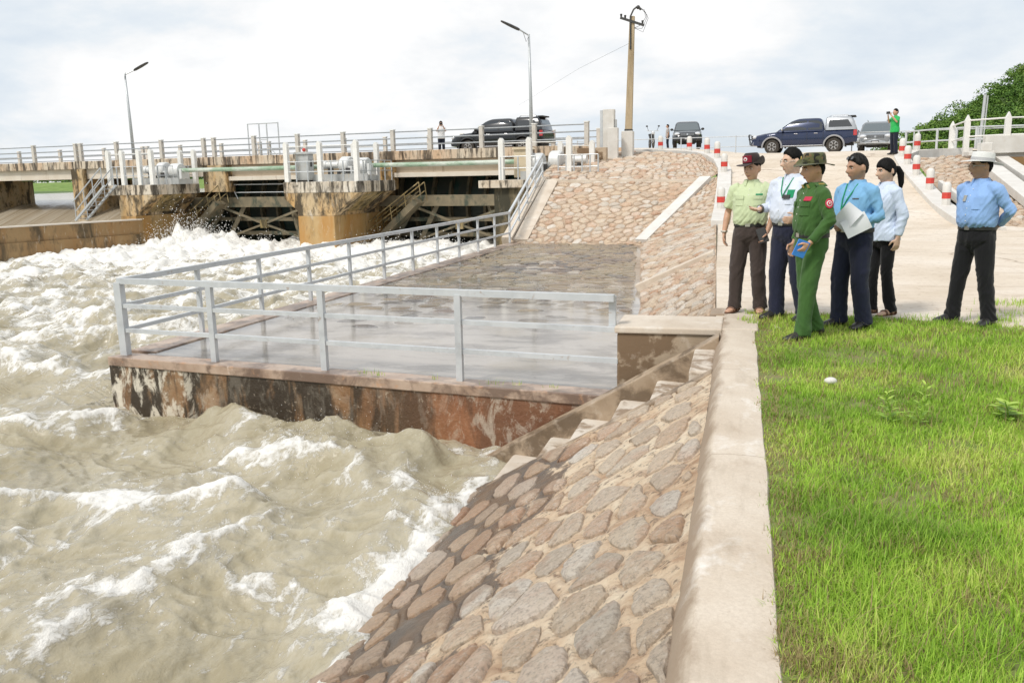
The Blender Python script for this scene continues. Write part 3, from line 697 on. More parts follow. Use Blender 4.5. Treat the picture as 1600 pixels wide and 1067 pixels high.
def river(x, y):
    wild = sstep(9.5, 16, y + .35*(-x-7)*sstep(-7.5, -9, x)) * sstep(-7.0, -8.2, x + .0*y)    # rapids beyond the platform
    wild = np.maximum(wild, sstep(-7.6, -9.5, x)*sstep(5.5, 12, y)*.75)
    gate = sstep(27, 35, y)                                                # boil under the gates
    wx = x + .5*fbm(x*.5, y*.5, 3, 3); wy = y + .5*fbm(x*.5, y*.5, 4, 3)
    base = -1.42 - .42*sstep(13, 28, y) + .10*fbm(wx*.45, wy*.30, 11, 3)
    chop = fbm(wx*1.0, wy*.8, 12, 4)
    z = base + (.075+.15*wild+.10*gate)*chop + (.060+.02*wild)*(billow(wx*1.9, wy*2.3, 14, 4)-.45) + .020*(billow(wx*6.5+.3*chop, wy*5.2, 23, 3)-.4)
    z += wild*.24*(billow(wx*.55, wy*.42, 15, 3)-.5)
    foam = .32*billow(wx*.9, wy*.55, 16, 4) + .25*sstep(.0, .5, chop)
    lane = sstep(.05, .75, billow(wx*.55, wy*.95, 18, 4))*sstep(-.35, .45, fbm(wx*.3, wy*.4, 19, 3))     # drifting rafts of foam
    foam = foam*(.47+.45*wild) + .02*wild + .48*gate + .03 + .34*lane*(1-.5*wild) + .17*sstep(.45, .95, billow(wx*1.9, wy*2.3, 14, 4))*(1-.5*wild)
    R_ = [  # crests seen in the near water, height, widths, foam
        ([(-6.6, 9.25), (-5.4, 8.75), (-4.6, 8.55), (-3.7, 8.45), (-2.9, 8.2)], .44, .35, .62, .25, 1),
        ([(-5.6, 7.75), (-5.0, 7.85), (-4.4, 8.0), (-3.9, 7.75), (-3.4, 7.35)], .17, .25, .30, .85, 2),
        ([(-4.6, 2.9), (-4.25, 4.1), (-4.2, 5.3), (-4.05, 6.2), (-3.75, 6.8)], .20, .75, .20, .95, 3),
        ([(-8.6, 5.9), (-6.9, 6.15), (-5.6, 6.45), (-4.8, 6.75), (-4.2, 7.1)], .22, .30, .26, .9, 4),
        ([(-10.5, 7.6), (-9.0, 7.9), (-7.9, 8.5), (-7.5, 9.3)], .22, .4, .3, .75, 5),
        ([(-3.25, 7.7), (-2.86, 6.9), (-2.75, 6.2), (-2.62, 5.4), (-2.75, 4.4), (-2.85, 3.4)], .16, .55, .22, .5, 6),
        ([(-9.5, 4.6), (-7.6, 4.9), (-6.4, 5.2), (-5.6, 5.1)], .15, .5, .22, .8, 7),
        ([(-3.7, 5.2), (-3.35, 5.7), (-3.2, 6.3), (-3.3, 6.9)], .07, .3, .2, .5, 8),
        ([(-12, 11.5), (-10.5, 10.8), (-9.2, 10.9), (-8.4, 11.6)], .28, .5, .4, .8, 9),
        ([(-16, 14), (-13.5, 13.4), (-11, 14.2), (-9, 15.2)], .30, .6, .4, .8, 10)]
    for pts, h, wa, wb, fo, sd_ in R_:
        dz, cr = ridge(x, y, pts, h, wa, wb, .16, sd_); z += dz; br_ = billow(wx*2.4, wy*2.4, 30+sd_, 3); z += .05*cr*(br_-.4); foam += .62*fo*cr*(.15+1.0*br_) + .30*fo*np.clip(dz/h, 0, 1)
    # spilling foam along the foot of the bank
    bank = np.exp(-((x - (-2.42 + .12*gnoise(y*1.3, y*0+2, 8)))/.16)**2)*sstep(-4, 1, y)*sstep(9, 7.8, y)
    foam += .55*bank*(.4+.9*billow(x*2.6, y*1.7, 51, 3)); z += .05*bank
    # standing surge against the piers and gates
    for ux, h, w in ((-17.6, 1.0, 1.5), (-15.2, .60, 1.2), (-12.3, .25, 1.2), (-22.5, .45, 1.5), (-5.5, .30, 1.4), (-2.5, .22, 1.6), (-8.6, .25, 1.2), (-26.5, .35, 1.6), (-30, .3, 1.5)):
        px, py, _ = BL(ux, -3.2, 0)
        g = np.exp(-(((x-px)/w)**2+((y-py)/1.9)**2)); z += h*g*(.75+.45*fbm(x*1.6, y*1.6, 52, 3)); foam += .8*g
    foam += .5*sstep(10, 20, y)*sstep(-7.4, -8.5, x)*sstep(.2, .9, billow(wx*.7, wy*.5, 55, 3))
    return z, np.clip(foam, 0, 1.6)
# rows lie closer together on the near side, where the river is seen at close range
yy = np.concatenate([np.linspace(0, 10, 430)[:-1], np.geomspace(10, 43, 330)]); tt = np.linspace(0, 1, 450)
Y = np.repeat(yy[None, :], len(tt), 0); xr = np.interp(yy, [0, 8.4, 9.6, 10.4, 27, 29, 43], [-1.7, -1.7, -1.7, -6.9, -6.6, -6.9, -6.9])
X = (1-tt[:, None])*(-1.22*yy-5.5)[None, :] + tt[:, None]*xr[None, :]
Zw, FO = river(X, Y)
V = np.stack([X.ravel(), Y.ravel(), Zw.ravel()], 1); F = grid_faces(*X.shape)
def water_material():
    m, nt, b = nodes_of('turbid_water')
    at = N(nt, 'ShaderNodeAttribute', attribute_name='foam').outputs['Fac']
    w = N(nt, 'ShaderNodeTexNoise', {'Vector': coords(nt), 'Scale': 1.3, 'Detail': 5.})
    vec = N(nt, 'ShaderNodeVectorMath', {0: coords(nt, (1, .55, 1)), 1: mixc(nt, .42, (0, 0, 0), w.outputs[1])}, operation='ADD').outputs[0]
    n1 = noise(nt, vec, 3.2, 8, .62, .4); n2 = noise(nt, vec, 15, 7, .70, .4); n3 = noise(nt, vec, 62, 4, .7)
    def lacework(sc, w0, w1):
        vo = N(nt, 'ShaderNodeTexVoronoi', {'Vector': N(nt, 'ShaderNodeVectorMath', {0: vec, 1: mixc(nt, .10, (0, 0, 0), N(nt, 'ShaderNodeTexNoise', {'Vector': vec, 'Scale': sc*2.2, 'Detail': 5.}).outputs[1])}, operation='ADD').outputs[0], 'Scale': sc}, feature='DISTANCE_TO_EDGE')
        return ramp(nt, vo.outputs[0], [(.0, 1.), (w0, .5), (w1, 0.)])
    lace = mth(nt, 'ADD', mth(nt, 'MULTIPLY', lacework(2.6, .05, .16), .20), mth(nt, 'MULTIPLY', lacework(7., .06, .2), .14))
    p = mth(nt, 'ADD', mth(nt, 'MULTIPLY', mth(nt, 'SUBTRACT', n1, .5), 1.1), mth(nt, 'ADD', mth(nt, 'MULTIPLY', mth(nt, 'SUBTRACT', n2, .5), .95), mth(nt, 'MULTIPLY', mth(nt, 'SUBTRACT', n3, .5), .5)))
    f = mth(nt, 'ADD', mth(nt, 'ADD', mth(nt, 'MULTIPLY', at, .92), lace), p)
    fo = ramp(nt, f, [(.55, 0.), (.66, .45), (.84, 1.)])
    milk = ramp(nt, mth(nt, 'ADD', at, mth(nt, 'MULTIPLY', p, .8)), [(.12, 0.), (.75, 1.)])
    muddy = ramp(nt, noise(nt, coords(nt, (.6, .35, 1)), 1.2, 5, .6, .6), [(.3, (.275, .236, .148)), (.5, (.325, .282, .185)), (.7, (.365, .325, .225))])
    col = mixc(nt, mth(nt, 'MULTIPLY', milk, .70), muddy, (.56, .515, .41))
    col = mixc(nt, fo, col, (.84, .82, .77))
    nt.links.new(col, b.inputs['Base Color'])
    nt.links.new(mth(nt, 'ADD', .05, mth(nt, 'MULTIPLY', fo, .5)), b.inputs['Roughness'])
    b.inputs['IOR'].default_value = 1.33; b.inputs['Specular IOR Level'].default_value = .6
    rip = noise(nt, coords(nt, (1, .8, 1)), 9, 5, .6, .3)
    h = mth(nt, 'ADD', mth(nt, 'MULTIPLY', n2, .22), mth(nt, 'ADD', mth(nt, 'MULTIPLY', n1, .55), mth(nt, 'MULTIPLY', rip, .35)))
    h = mth(nt, 'ADD', h, mth(nt, 'MULTIPLY', mth(nt, 'MULTIPLY', n3, fo), .55))
    h = mth(nt, 'ADD', h, mth(nt, 'MULTIPLY', noise(nt, coords(nt, (1, .7, 1)), 34, 3, .6, .4), .10))
    bump(nt, b, h, .7, .05); return m
M_water = water_material()
rv_o = np_mesh('river_water', V, F, M_water); point_attr(rv_o, 'foam', FO.ravel())
tag(rv_o, 'turbulent brown river water streaked with white foam', 'river', kind='structure')
# --- spray thrown up under the gates and off the crests
rg = np.random.default_rng(12); P = []; S_ = []
for ux, n, h, sp in ((-17.6, 1500, 1.15, 1.0), (-15.8, 700, .8, 1.0), (-13, 350, .5, 1.4), (-22.5, 320, .55, 1.3), (-5, 500, .65, 1.7), (-2, 300, .5, 1.5), (-26, 300, .4, 2.6)):
    q = np.array([BL(ux+rg.normal()*sp, -3.4+rg.normal()*.8, 0) for _ in range(n)])
    zz, _ = river(q[:, 0], q[:, 1]); q[:, 2] = zz + rg.exponential(.28, n)*h; P.append(q); S_.append(rg.uniform(.010, .030, n))
for (cx, cy, n, s0) in ((-4.4, 8.0, 260, .35), (-2.5, 7.0, 160, .18), (-2.45, 5.6, 160, .22), (-4.6, 8.9, 160, .5), (-5.5, 6.5, 160, .5), (-4.2, 5.2, 200, .7), (-6.8, 9.3, 60, .25)):
    q = np.stack([cx+rg.normal(size=n)*s0, cy+rg.normal(size=n)*s0, np.zeros(n)], 1); zz, _ = river(q[:, 0], q[:, 1]); q[:, 2] = zz+rg.exponential(.05, n); P.append(q); S_.append(rg.uniform(.0025, .006, n))
P = np.concatenate(P); S_ = np.concatenate(S_)
T = np.array([(1, 0, 0), (-1, 0, 0), (0, 1, 0), (0, -1, 0), (0, 0, 1), (0, 0, -1)], float)
TF = np.array([(0, 2, 4), (2, 1, 4), (1, 3, 4), (3, 0, 4), (2, 0, 5), (1, 2, 5), (3, 1, 5), (0, 3, 5)])
V = (P[:, None, :] + T[None]*S_[:, None, None]).reshape(-1, 3); F = (TF[None]+6*np.arange(len(P))[:, None, None]).reshape(-1, 3)
M_foam = pmat('spray', (.86, .85, .82), (.8, .78, .74), 5, .5)
tag(np_mesh('spray_drops', V, F, M_foam), 'white water drops thrown up by the rapids', 'spray', kind='stuff')
# --- reservoir upstream and the smooth sheet spilling over the weir on the left
def smooth_water():
    m, nt, b = nodes_of('reservoir_water')
    st = noise(nt, coords(nt, (1.6, .08, .08), rot=(0, 0, SK)), 2.2, 5, .6, .4)
    col = ramp(nt, st, [(.35, (.30, .24, .16)), (.6, (.42, .37, .29))])
    nt.links.new(col, b.inputs['Base Color']); b.inputs['Roughness'].default_value = .14; b.inputs['IOR'].default_value = 1.33
    bump(nt, b, st, .5, .08); return m
M_smooth = smooth_water()
us = np.linspace(-75, -21.2, 90); prof = [(-4.6, -1.9), (-3.4, -1.55), (-2.2, -1.25), (-.8, -.85), (.4, -.42), (1.4, -.08), (2.4, .16), (3.6, .28), (6, .33), (12, .34), (40, .34), (85, .34)]
V = np.array([BL(u, v, z+.02*math.sin(u*3.1+v)*(1 if v < 5 else .3)) for u in us for v, z in prof])
tag(np_mesh('spilling_water', V, grid_faces(len(us), len(prof)), M_smooth), 'smooth brown water sliding over the weir from the reservoir', 'water', kind='structure')

# ================================================================ the barrage and its bridge
def stained(name, c1, c2, dark=(.045, .035, .022), da=.9, orange=None, oa=.6, lo=.5, hi=.62, sx=1.6, rough=.85, extra=()):
    L = []
    if orange: L.append((orange, .7, .42, .62, (1.4, 1.4, .35), oa))
    L += [(dark, 1.1, lo, hi, (sx*1.6, sx*1.6, .42), da), (dark, 4.5, lo+.06, hi+.08, (1, 1, .55), da*.8), ((.66, .60, .50), 3.2, .60, .72, (1.5, 1.5, .4), .6)]
    return pmat(name, c1, c2, 1.6, rough, layers=L+list(extra), bmp=(14, .5, .012), fine=(40, .25, (.30, .24, .17)))
M_deck = stained('deck_edge_concrete', (.60, .50, .38), (.66, .58, .46), (.055, .042, .03), .92, (.52, .30, .15), .6, .48, .58, 2.2)
M_girder = stained('girder_paint', (.70, .64, .55), (.64, .57, .47), (.35, .26, .17), .5, None, 0, .60, .72)
M_girder2 = stained('girder_cream', (.56, .46, .34), (.62, .52, .40), (.28, .20, .12), .6, None, 0, .56, .70)
M_pier = stained('pier_concrete', (.52, .39, .22), (.60, .47, .30), (.05, .038, .022), .93, (.50, .28, .08), .75, .455, .56, .8)
M_pierlow = stained('wet_pier_concrete', (.44, .28, .10), (.52, .36, .17), (.10, .07, .03), .7, (.42, .21, .05), .85, .58, .70, 1.0, .6)
M_slab = stained('platform_edge_concrete', (.72, .67, .58), (.64, .56, .44), (.05, .04, .028), .93, (.5, .34, .18), .4, .475, .57, 1.6)
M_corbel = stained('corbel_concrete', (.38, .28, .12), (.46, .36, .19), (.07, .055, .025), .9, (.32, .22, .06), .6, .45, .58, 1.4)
M_wall = stained('sill_wall_concrete', (.26, .16, .06), (.32, .20, .08), (.05, .036, .016), .85, (.30, .15, .045), .7, .5, .64, .8, .55)
M_walltop = pmat('sill_wall_top', (.62, .55, .46), (.7, .64, .56), 4, .8)
M_galv = pmat('galvanised_steel', (.46, .48, .49), (.54, .56, .57), 8, .45, .35, layers=[((.38, .30, .22), 9, .68, .78, (1, 1, 1), .6)])
M_railgrey = pmat('grey_rail_paint', (.50, .525, .54), (.57, .59, .60), 5, .5, layers=[((.30, .20, .13), 9, .62, .70, (1, 1, 1), .6), ((.36, .37, .38), 3, .5, .7, (1, 1, 1), .6)], bmp=(40, .25, .004))
M_bpipe = pmat('bridge_pipe_paint', (.26, .28, .30), (.34, .36, .37), 5, .5, layers=[((.22, .13, .08), 8, .62, .72, (1, 1, 1), .6)])
M_post = pmat('rail_post_concrete', (.52, .48, .43), (.60, .56, .50), 4, .85, layers=[((.22, .18, .14), 3, .58, .72, (2, 2, .6), .7)], bmp=(30, .3, .005))
M_whitepost = pmat('post_white_paint', (.80, .79, .76), (.74, .72, .67), 3, .6, layers=[((.45, .36, .26), 5, .64, .78, (2, 2, .5), .6)])
M_green = pmat('green_pipe_paint', (.20, .33, .20), (.30, .40, .29), 3, .5, layers=[((.60, .62, .56), 1.2, .46, .58, (.5, 1, 1), .8), ((.12, .15, .06), 6, .6, .7, (1, 1, 1), .6)])
M_machine = pmat('machine_paint', (.62, .63, .62), (.70, .70, .68), 4, .45, .1, layers=[((.20, .17, .13), 5, .60, .72, (1, 1, .6), .7)])
M_dark = pmat('dark_steel', (.05, .05, .05), (.085, .08, .075), 6, .5, .3)
M_cab = pmat('cabinet_paint', (.50, .51, .50), (.44, .45, .44), 3, .5, layers=[((.5, .40, .25), 3, .58, .7, (1, 1, .5), .5)])
M_cabc = pmat('cabinet_cream', (.58, .48, .32), (.64, .55, .40), 3, .6, layers=[((.3, .2, .1), 4, .58, .7, (1, 1, .5), .6)])
M_gate = pmat('gate_steel', (.05, .065, .055), (.075, .08, .065), 1.5, .6, .2, layers=[((.02, .075, .06), 1.2, .5, .62, (1, 1, .5), .8), ((.13, .10, .06), 2, .58, .70, (2, 2, .4), .7)], bmp=(10, .5, .02))
M_gatebeam = pmat('gate_beam', (.25, .205, .13), (.17, .145, .095), 1.6, .7, .1, layers=[((.035, .06, .045), 1.4, .50, .62, (1, 1, .6), .85), ((.30, .24, .15), 4, .58, .70, (1, 1, .5), .6)], bmp=(12, .5, .015))
def bpart(mb, name, m, parent, **k):
    return mb.build(name, m, parent, **k)
def broot(name, u, v, z, label, cat, group=None):
    o = empty(name, (0, 0, 0), 0, label, cat, group); o.matrix_world = BM @ Matrix.Translation((u, v, z)); return o
def child(mb, name, m, root, u, v, z, **k):
    """geometry given in barrage coordinates under a root standing at u,v,z"""
    return mb.build(name, m, root, M=Matrix.Translation((-u, -v, -z)), **k)

# --- road bridge
br = broot('road_bridge', -20, 3.5, 1.5, 'long stained concrete road bridge across the barrage', 'bridge')
def bp(mb, name, m, **k): return child(mb, name, m, br, -20, 3.5, 1.5, **k)
rgp = random.Random(4)
cuts = [-64, -50, -41.5, -28.6, -18.0, -12.5, -6.4, -2.1, 3.4]
for a, b in zip(cuts, cuts[1:]):
    mb = MB(); mb.box(a+.012, b-.012, 0, .42, 2.34, 2.79); bp(mb, 'edge_beam', M_deck, bevel=.02)
mb = MB(); mb.box(-64, 3.4, 6.6, 7.0, 2.34, 2.79); bp(mb, 'edge_beam', M_deck, bevel=.02)
mb = MB(); mb.box(-64, 3.4, .42, 6.6, 2.30, 2.55); bp(mb, 'deck', M_apron)
mb = MB(); mb.box(-64, -18.6, .22, .62, 1.76, 2.34); mb.box(-64, -18.6, 5.8, 6.2, 1.76, 2.34); bp(mb, 'girder', M_girder)
for a, b in ((-18.55, -8.6), (-7.0, 1.1)):
    mb = MB(); mb.box(a, b, .42, .72, 1.72, 2.34); mb.box(a, b, 5.6, 6.0, 1.72, 2.34); bp(mb, 'girder', M_girder2)
    mb = MB(); mb.box(a, b, .10, .95, 1.50, 1.72); bp(mb, 'girder_flange', M_girder, bevel=.015)
for q0, q1 in ((-18.9, -17.3), (-8.7, -7.0)):
    mb = MB(); mb.box(q0, q1, -.05, .6, .9, 2.335); bp(mb, 'bearing_block', M_pier, bevel=.02)
for u0 in (-28.24, -37.2, -46.2, -55.2):                       # slim piers of the weir bays
    mb = MB(); mb.box(u0-.45, u0+.45, -.12, 3.0, -2.2, 2.339); bp(mb, 'pier', M_pier, bevel=.02)
    mb = MB(); mb.prism([(-.45, -.12+.12), (.45, 0), (.45, 3.2), (0, 3.9), (-.45, 3.2)], 'z', -2.2, 1.7); mb.xform(Matrix.Translation((u0, .3, 0))); bp(mb, 'pier_nose', M_pier)
# railings: posts and three pipes on both sides
def bridge_rail(v, us, h, first):
    for u in us:
        mb = MB(); mb.box(u-.10, u+.10, v-.10, v+.10, 2.79 if v < 3 else 2.79, 2.79+h); bp(mb, 'rail_post', M_post, bevel=.015)
        mb = MB(); mb.box(u-.115, u+.115, v-.115, v+.115, 2.79+h, 2.79+h+.05); bp(mb, 'post_cap', M_whitepost)
    for z in (.28, .60, .92):
        mb = MB(); mb.tube([(us[0], v, 2.79+z*h/1.0), (us[-1], v, 2.79+z*h/1.0)], .034, 6); bp(mb, 'rail_pipe', M_bpipe)
front = [-60, -56, -52, -48, -44, -40, -36, -31.9, -28.45, -28.05, -25.25, -21.9, -18.9, -18.2, -15.5, -12.7, -9.9, -7.0, -4.9, -2.15, .55, 3.1]
bridge_rail(.2, front, 1.0, 1); bridge_rail(6.8, [u-1.4 for u in front], 1.0, 0)

# --- grey doorway frame on the deck
fr = broot('access_frame', -15.4, .9, 2.55, 'grey tubular steel frame standing on the bridge deck', 'frame')
mb = MB()
for u in (-1.0, -.25, .25, 1.0): mb.tube([(u, 0, 0), (u, 0, 1.95)], .035, 6)
mb.tube([(-1.02, 0, 1.95), (1.02, 0, 1.95)], .035, 6); mb.tube([(-.25, 0, 1.1), (.25, 0, 1.1)], .025, 6)
mb.build('uprights', M_railgrey, fr)
for s_ in (-1, 1):
    mb = MB(); mb.tube([(.28*s_, 0, .75), (.98*s_, 0, .1)], .022, 6); mb.tube([(.28*s_, 0, .45), (.7*s_, 0, .1)], .022, 6); mb.build('brace', M_railgrey, fr)

# --- piers with their hoist platforms
def pier(u0, u1, ov, label, left_bevel=True):
    r = broot('gate_pier', (u0+u1)/2, -1, -2, label, 'pier'); c = ((u0+u1)/2, -1, -2)
    def P(mb, n, m, **k): return child(mb, n, m, r, *c, **k)
    mb = MB(); mb.box(u0, u1, -3.5, 6.5, -2.4, -.22); P(mb, 'pier_base', M_pierlow, bevel=.03)
    mb = MB(); mb.box(u0, u1, -3.5, 6.5, -.22, .86); P(mb, 'pier_shaft', M_pier)
    mb = MB(); mb.box(u0-.75, u1+ov, -3.5, 0-.05, .86, 1.38); P(mb, 'platform_slab', M_slab, bevel=.03)
    # flaring corbel on the gate side: two ribs and the sloping soffit between them
    for (a, b) in ((-3.49, -2.75), (-1.0, -.1)):
        mb = MB(); mb.prism([(u1-.02, -.22), (u1+ov-.04, .859), (u1-.02, .859)], 'y', a, b); P(mb, 'corbel', M_pier)
    mb = MB(); mb.prism([(u1-.02, -.20+.12), (u1+ov-.10, .858), (u1-.02, .858)], 'y', -2.75, -1.0); P(mb, 'soffit', M_corbel)
    if left_bevel:
        mb = MB(); mb.prism([(u0+.02, -.0), (u0+.02, .859), (u0-.72, .859), (u0-.72, .6)], 'y', -3.49, -.1); P(mb, 'corbel', M_pier)
    return r
pier(-10.3, -8.25, 1.42, 'middle gate pier with black stains and flaring hoist platform')
pier(-21.6, -20.55, 1.35, 'gate pier beside the weir with orange stained base', False)
M_abut = stained('shade_dark_abutment', (.16, .13, .075), (.22, .18, .11), (.03, .03, .018), .9, (.18, .12, .04), .6, .45, .58, 1.0)  # shade of the opening under the platform put into the wall colour
# abutment pier on the bank side
ab = broot('abutment', 2.6, -1.5, -2, 'abutment with grey slab carrying the last hoist', 'abutment'); ac = (2.6, -1.5, -2)
mb = MB(); mb.box(1.15, 3.35, -6.1, 5, -2.4, 1.02); child(mb, 'abutment_wall', M_abut, ab, *ac)
mb = MB(); mb.box(.55, 1.15, -3.4, -.1, .4, 1.02); child(mb, 'bracket', M_pier, ab, *ac, bevel=.02)
mb = MB(); mb.box(.55, 5.2, -6.3, -.05, 1.02, 1.32); child(mb, 'platform_slab', M_slab, ab, *ac, bevel=.02)
mb = MB(); mb.box(3.0, 4.35, -1.0, -.7, 1.0, 2.62); child(mb, 'side_wall', M_block, ab, *ac, bevel=.02)

# --- hoist platforms: posts, rails, machines
def white_posts(us, v, z0, h, label, thin=()):
    r = broot('post_frame', us[0], v, z0, label, 'railing'); c = (us[0], v, z0)
    for u in us:
        mb = MB(); mb.box(u-.11, u+.11, v-.1, v+.1, z0, z0+h); mb.prism([(u-.11, z0+h), (u+.11, z0+h), (u+.03, z0+h+.1), (u-.03, z0+h+.1)], 'y', v-.1, v+.1)
        child(mb, 'post', M_whitepost, r, *c)
    mb = MB(); mb.tube([(us[0], v, z0+h-.12), (us[-1], v, z0+h-.12)], .022, 6); child(mb, 'top_pipe', M_whitepost, r, *c)
    return r
def guard(path, h, label, n=None, step=.62, z0=1.38):
    r = broot('guard_rail', path[0][0], path[0][1], z0, label, 'railing'); c = (path[0][0], path[0][1], z0)
    f = polyline([(a, b, 0) for a, b in path]); L = sum(math.dist(a, b) for a, b in zip(path, path[1:])); k = max(2, int(L/step))
    for i in range(k+1):
        p = f(i/k); mb = MB(); mb.tube([(p.x, p.y, z0), (p.x, p.y, z0+h)], .024, 4, square=True); child(mb, 'post', M_galv, r, *c)
    for z in (.5, 1.0):
        mb = MB(); mb.tube([(a, b, z0+h*z) for a, b in path], .022, 6); child(mb, 'rail', M_galv, r, *c)
def hoist(u, v, z, label, flip=1):
    r = broot('gate_hoist', u, v, z, label, 'hoist')
    mb = MB(); mb.box(-1.55, 1.55, -.55, .55, 0, .26); mb.box(-1.6, 1.6, -.57, -.5, 0, .34); mb.build('base_frame', M_cab, r)
    def drum(x, rad, w, name):
        mb = MB(); M = Matrix.Rotation(math.pi/2, 4, 'Y')
        mb.lathe([(.05, -w/2), (rad*.9, -w/2), (rad, -w/2+.06), (rad, w/2-.06), (rad*.9, w/2), (.05, w/2)], (x, 0, .30+rad*.98), 20, M=M); return mb.build(name, M_machine, r, smooth=.6)
    drum(.15*flip, .44, .5, 'gear_case'); drum(1.05*flip, .40, .62, 'drum')
    mb = MB(); mb.tube([(-1.0*flip, 0, .78), (-.3*flip, 0, .78)], .16, 12); mb.tube([(-1.2*flip, 0, .78), (-1.0*flip, 0, .78)], .19, 12); mb.build('motor', M_machine, r, smooth=.6)
    mb = MB(); mb.box(-.85*flip-.06, -.85*flip+.06, -.1, .1, .26, .64); mb.tube([(-.62*flip, -.15, .62), (-.62*flip, -.15, .3)], .07, 8); mb.build('motor_stand', M_dark, r)
    for q in ((.58*flip-.12, .58*flip+.12, -.46, .2, .27, .7), (1.5*flip-.08, 1.5*flip+.08, -.3, .3, .27, .8)):
        mb = MB(); mb.box(*q); mb.build('bearing', M_machine, r, bevel=.015)
    mb = MB(); mb.box(.5*flip-.09, .5*flip+.09, -.56, -.47, .36, .62); mb.box(-.1, .06, -.53, -.45, .32, .5); mb.build('coupling', M_dark, r)
    return r
def cabinet(u, v, z, m, label, h=1.25):
    r = broot('control_cabinet', u, v, z, label, 'cabinet')
    mb = MB(); mb.box(-.36, .36, -.22, .22, .08, h); mb.build('case', m, r, bevel=.015)
    mb = MB(); mb.prism([(-.44, h), (.44, h), (.36, h+.1), (-.36, h+.1)], 'y', -.3, .3); mb.build('roof', m, r)
    mb = MB(); mb.box(.361, .375, -.17, .17, .15, h-.06); mb.build('door', M_cab, r)
    mb = MB(); mb.box(.376, .39, -.09, .05, .72, 1.02); mb.build('window', M_dark, r)
    mb = MB(); mb.box(-.3, .3, -.18, .18, 0, .08); mb.build('plinth', M_dark, r)
    return r
Z1 = 1.38
white_posts([-10.85, -8.95, -6.95], -3.35, Z1, 1.78, 'front row of white posts on the middle hoist platform')
white_posts([-8.9, -7.6], -.45, Z1, 1.75, 'rear white posts on the middle hoist platform')
guard([(-10.95, -3.42), (-6.92, -3.42), (-6.92, -.2)], .95, 'grey guard rail round the middle hoist platform')
hoist(-8.55, -1.9, Z1, 'grey gate hoist on the middle pier')
cabinet(-10.35, -2.6, Z1, M_cab, 'grey control cabinet with red lamp on the middle pier', 1.32)
mb = MB(); mb.ball((0, 0, 0), .09, 10, 6); o = mb.build('beacon', M_red); o.matrix_world = BM @ Matrix.Translation((-10.35, -2.6, Z1+1.52)); tag(o, 'red beacon lamp on top of the grey control cabinet', 'beacon')
white_posts([-22.2, -21.25, -20.1, -19.28], -3.35, Z1, 1.72, 'front row of white posts on the weir side platform')
white_posts([-19.9, -18.95], -.6, Z1, 1.72, 'rear white posts on the weir side platform')
guard([(-22.2, -3.42), (-19.25, -3.42), (-19.25, -.2)], .95, 'grey guard rail round the weir side platform', step=.55)
hoist(-20.3, -1.6, Z1, 'grey gate hoist on the weir side pier')
white_posts([.75, 2.0, 3.75], -4.3, 1.32, 1.62, 'front white posts of the abutment platform')
white_posts([2.45, 3.9], -1.6, 1.32, 1.5, 'rear white posts of the abutment platform')
guard([(.75, -4.38), (2.3, -4.38)], .95, 'short grey guard rail before the cream cabinet', z0=1.32)
guard([(3.3, -4.38), (5.0, -4.38)], .95, 'grey guard rail at the foot of the upper stone slope', step=.3, z0=1.32)
hoist(2.9, -3.0, 1.32, 'grey gate hoist on the abutment platform', -1)
cabinet(1.35, -3.3, 1.32, M_cabc, 'cream control cabinet beside the stair rail', 1.25)
# torque shafts painted green
for a, b, lab in ((-19.0, -9.0, 'faded green shaft spanning the gate bay beside the weir'), (-7.3, 1.05, 'green shaft spanning the gate bay beside the bank')):
    mb = MB(); mb.tube([BL(a, -1.75, Z1+.72), BL((a+b)/2, -1.75, Z1+.70), BL(b, -1.75, Z1+.72)], .105, 12); tag(mb.build('drive_shaft', M_green, smooth=.6), lab, 'shaft')

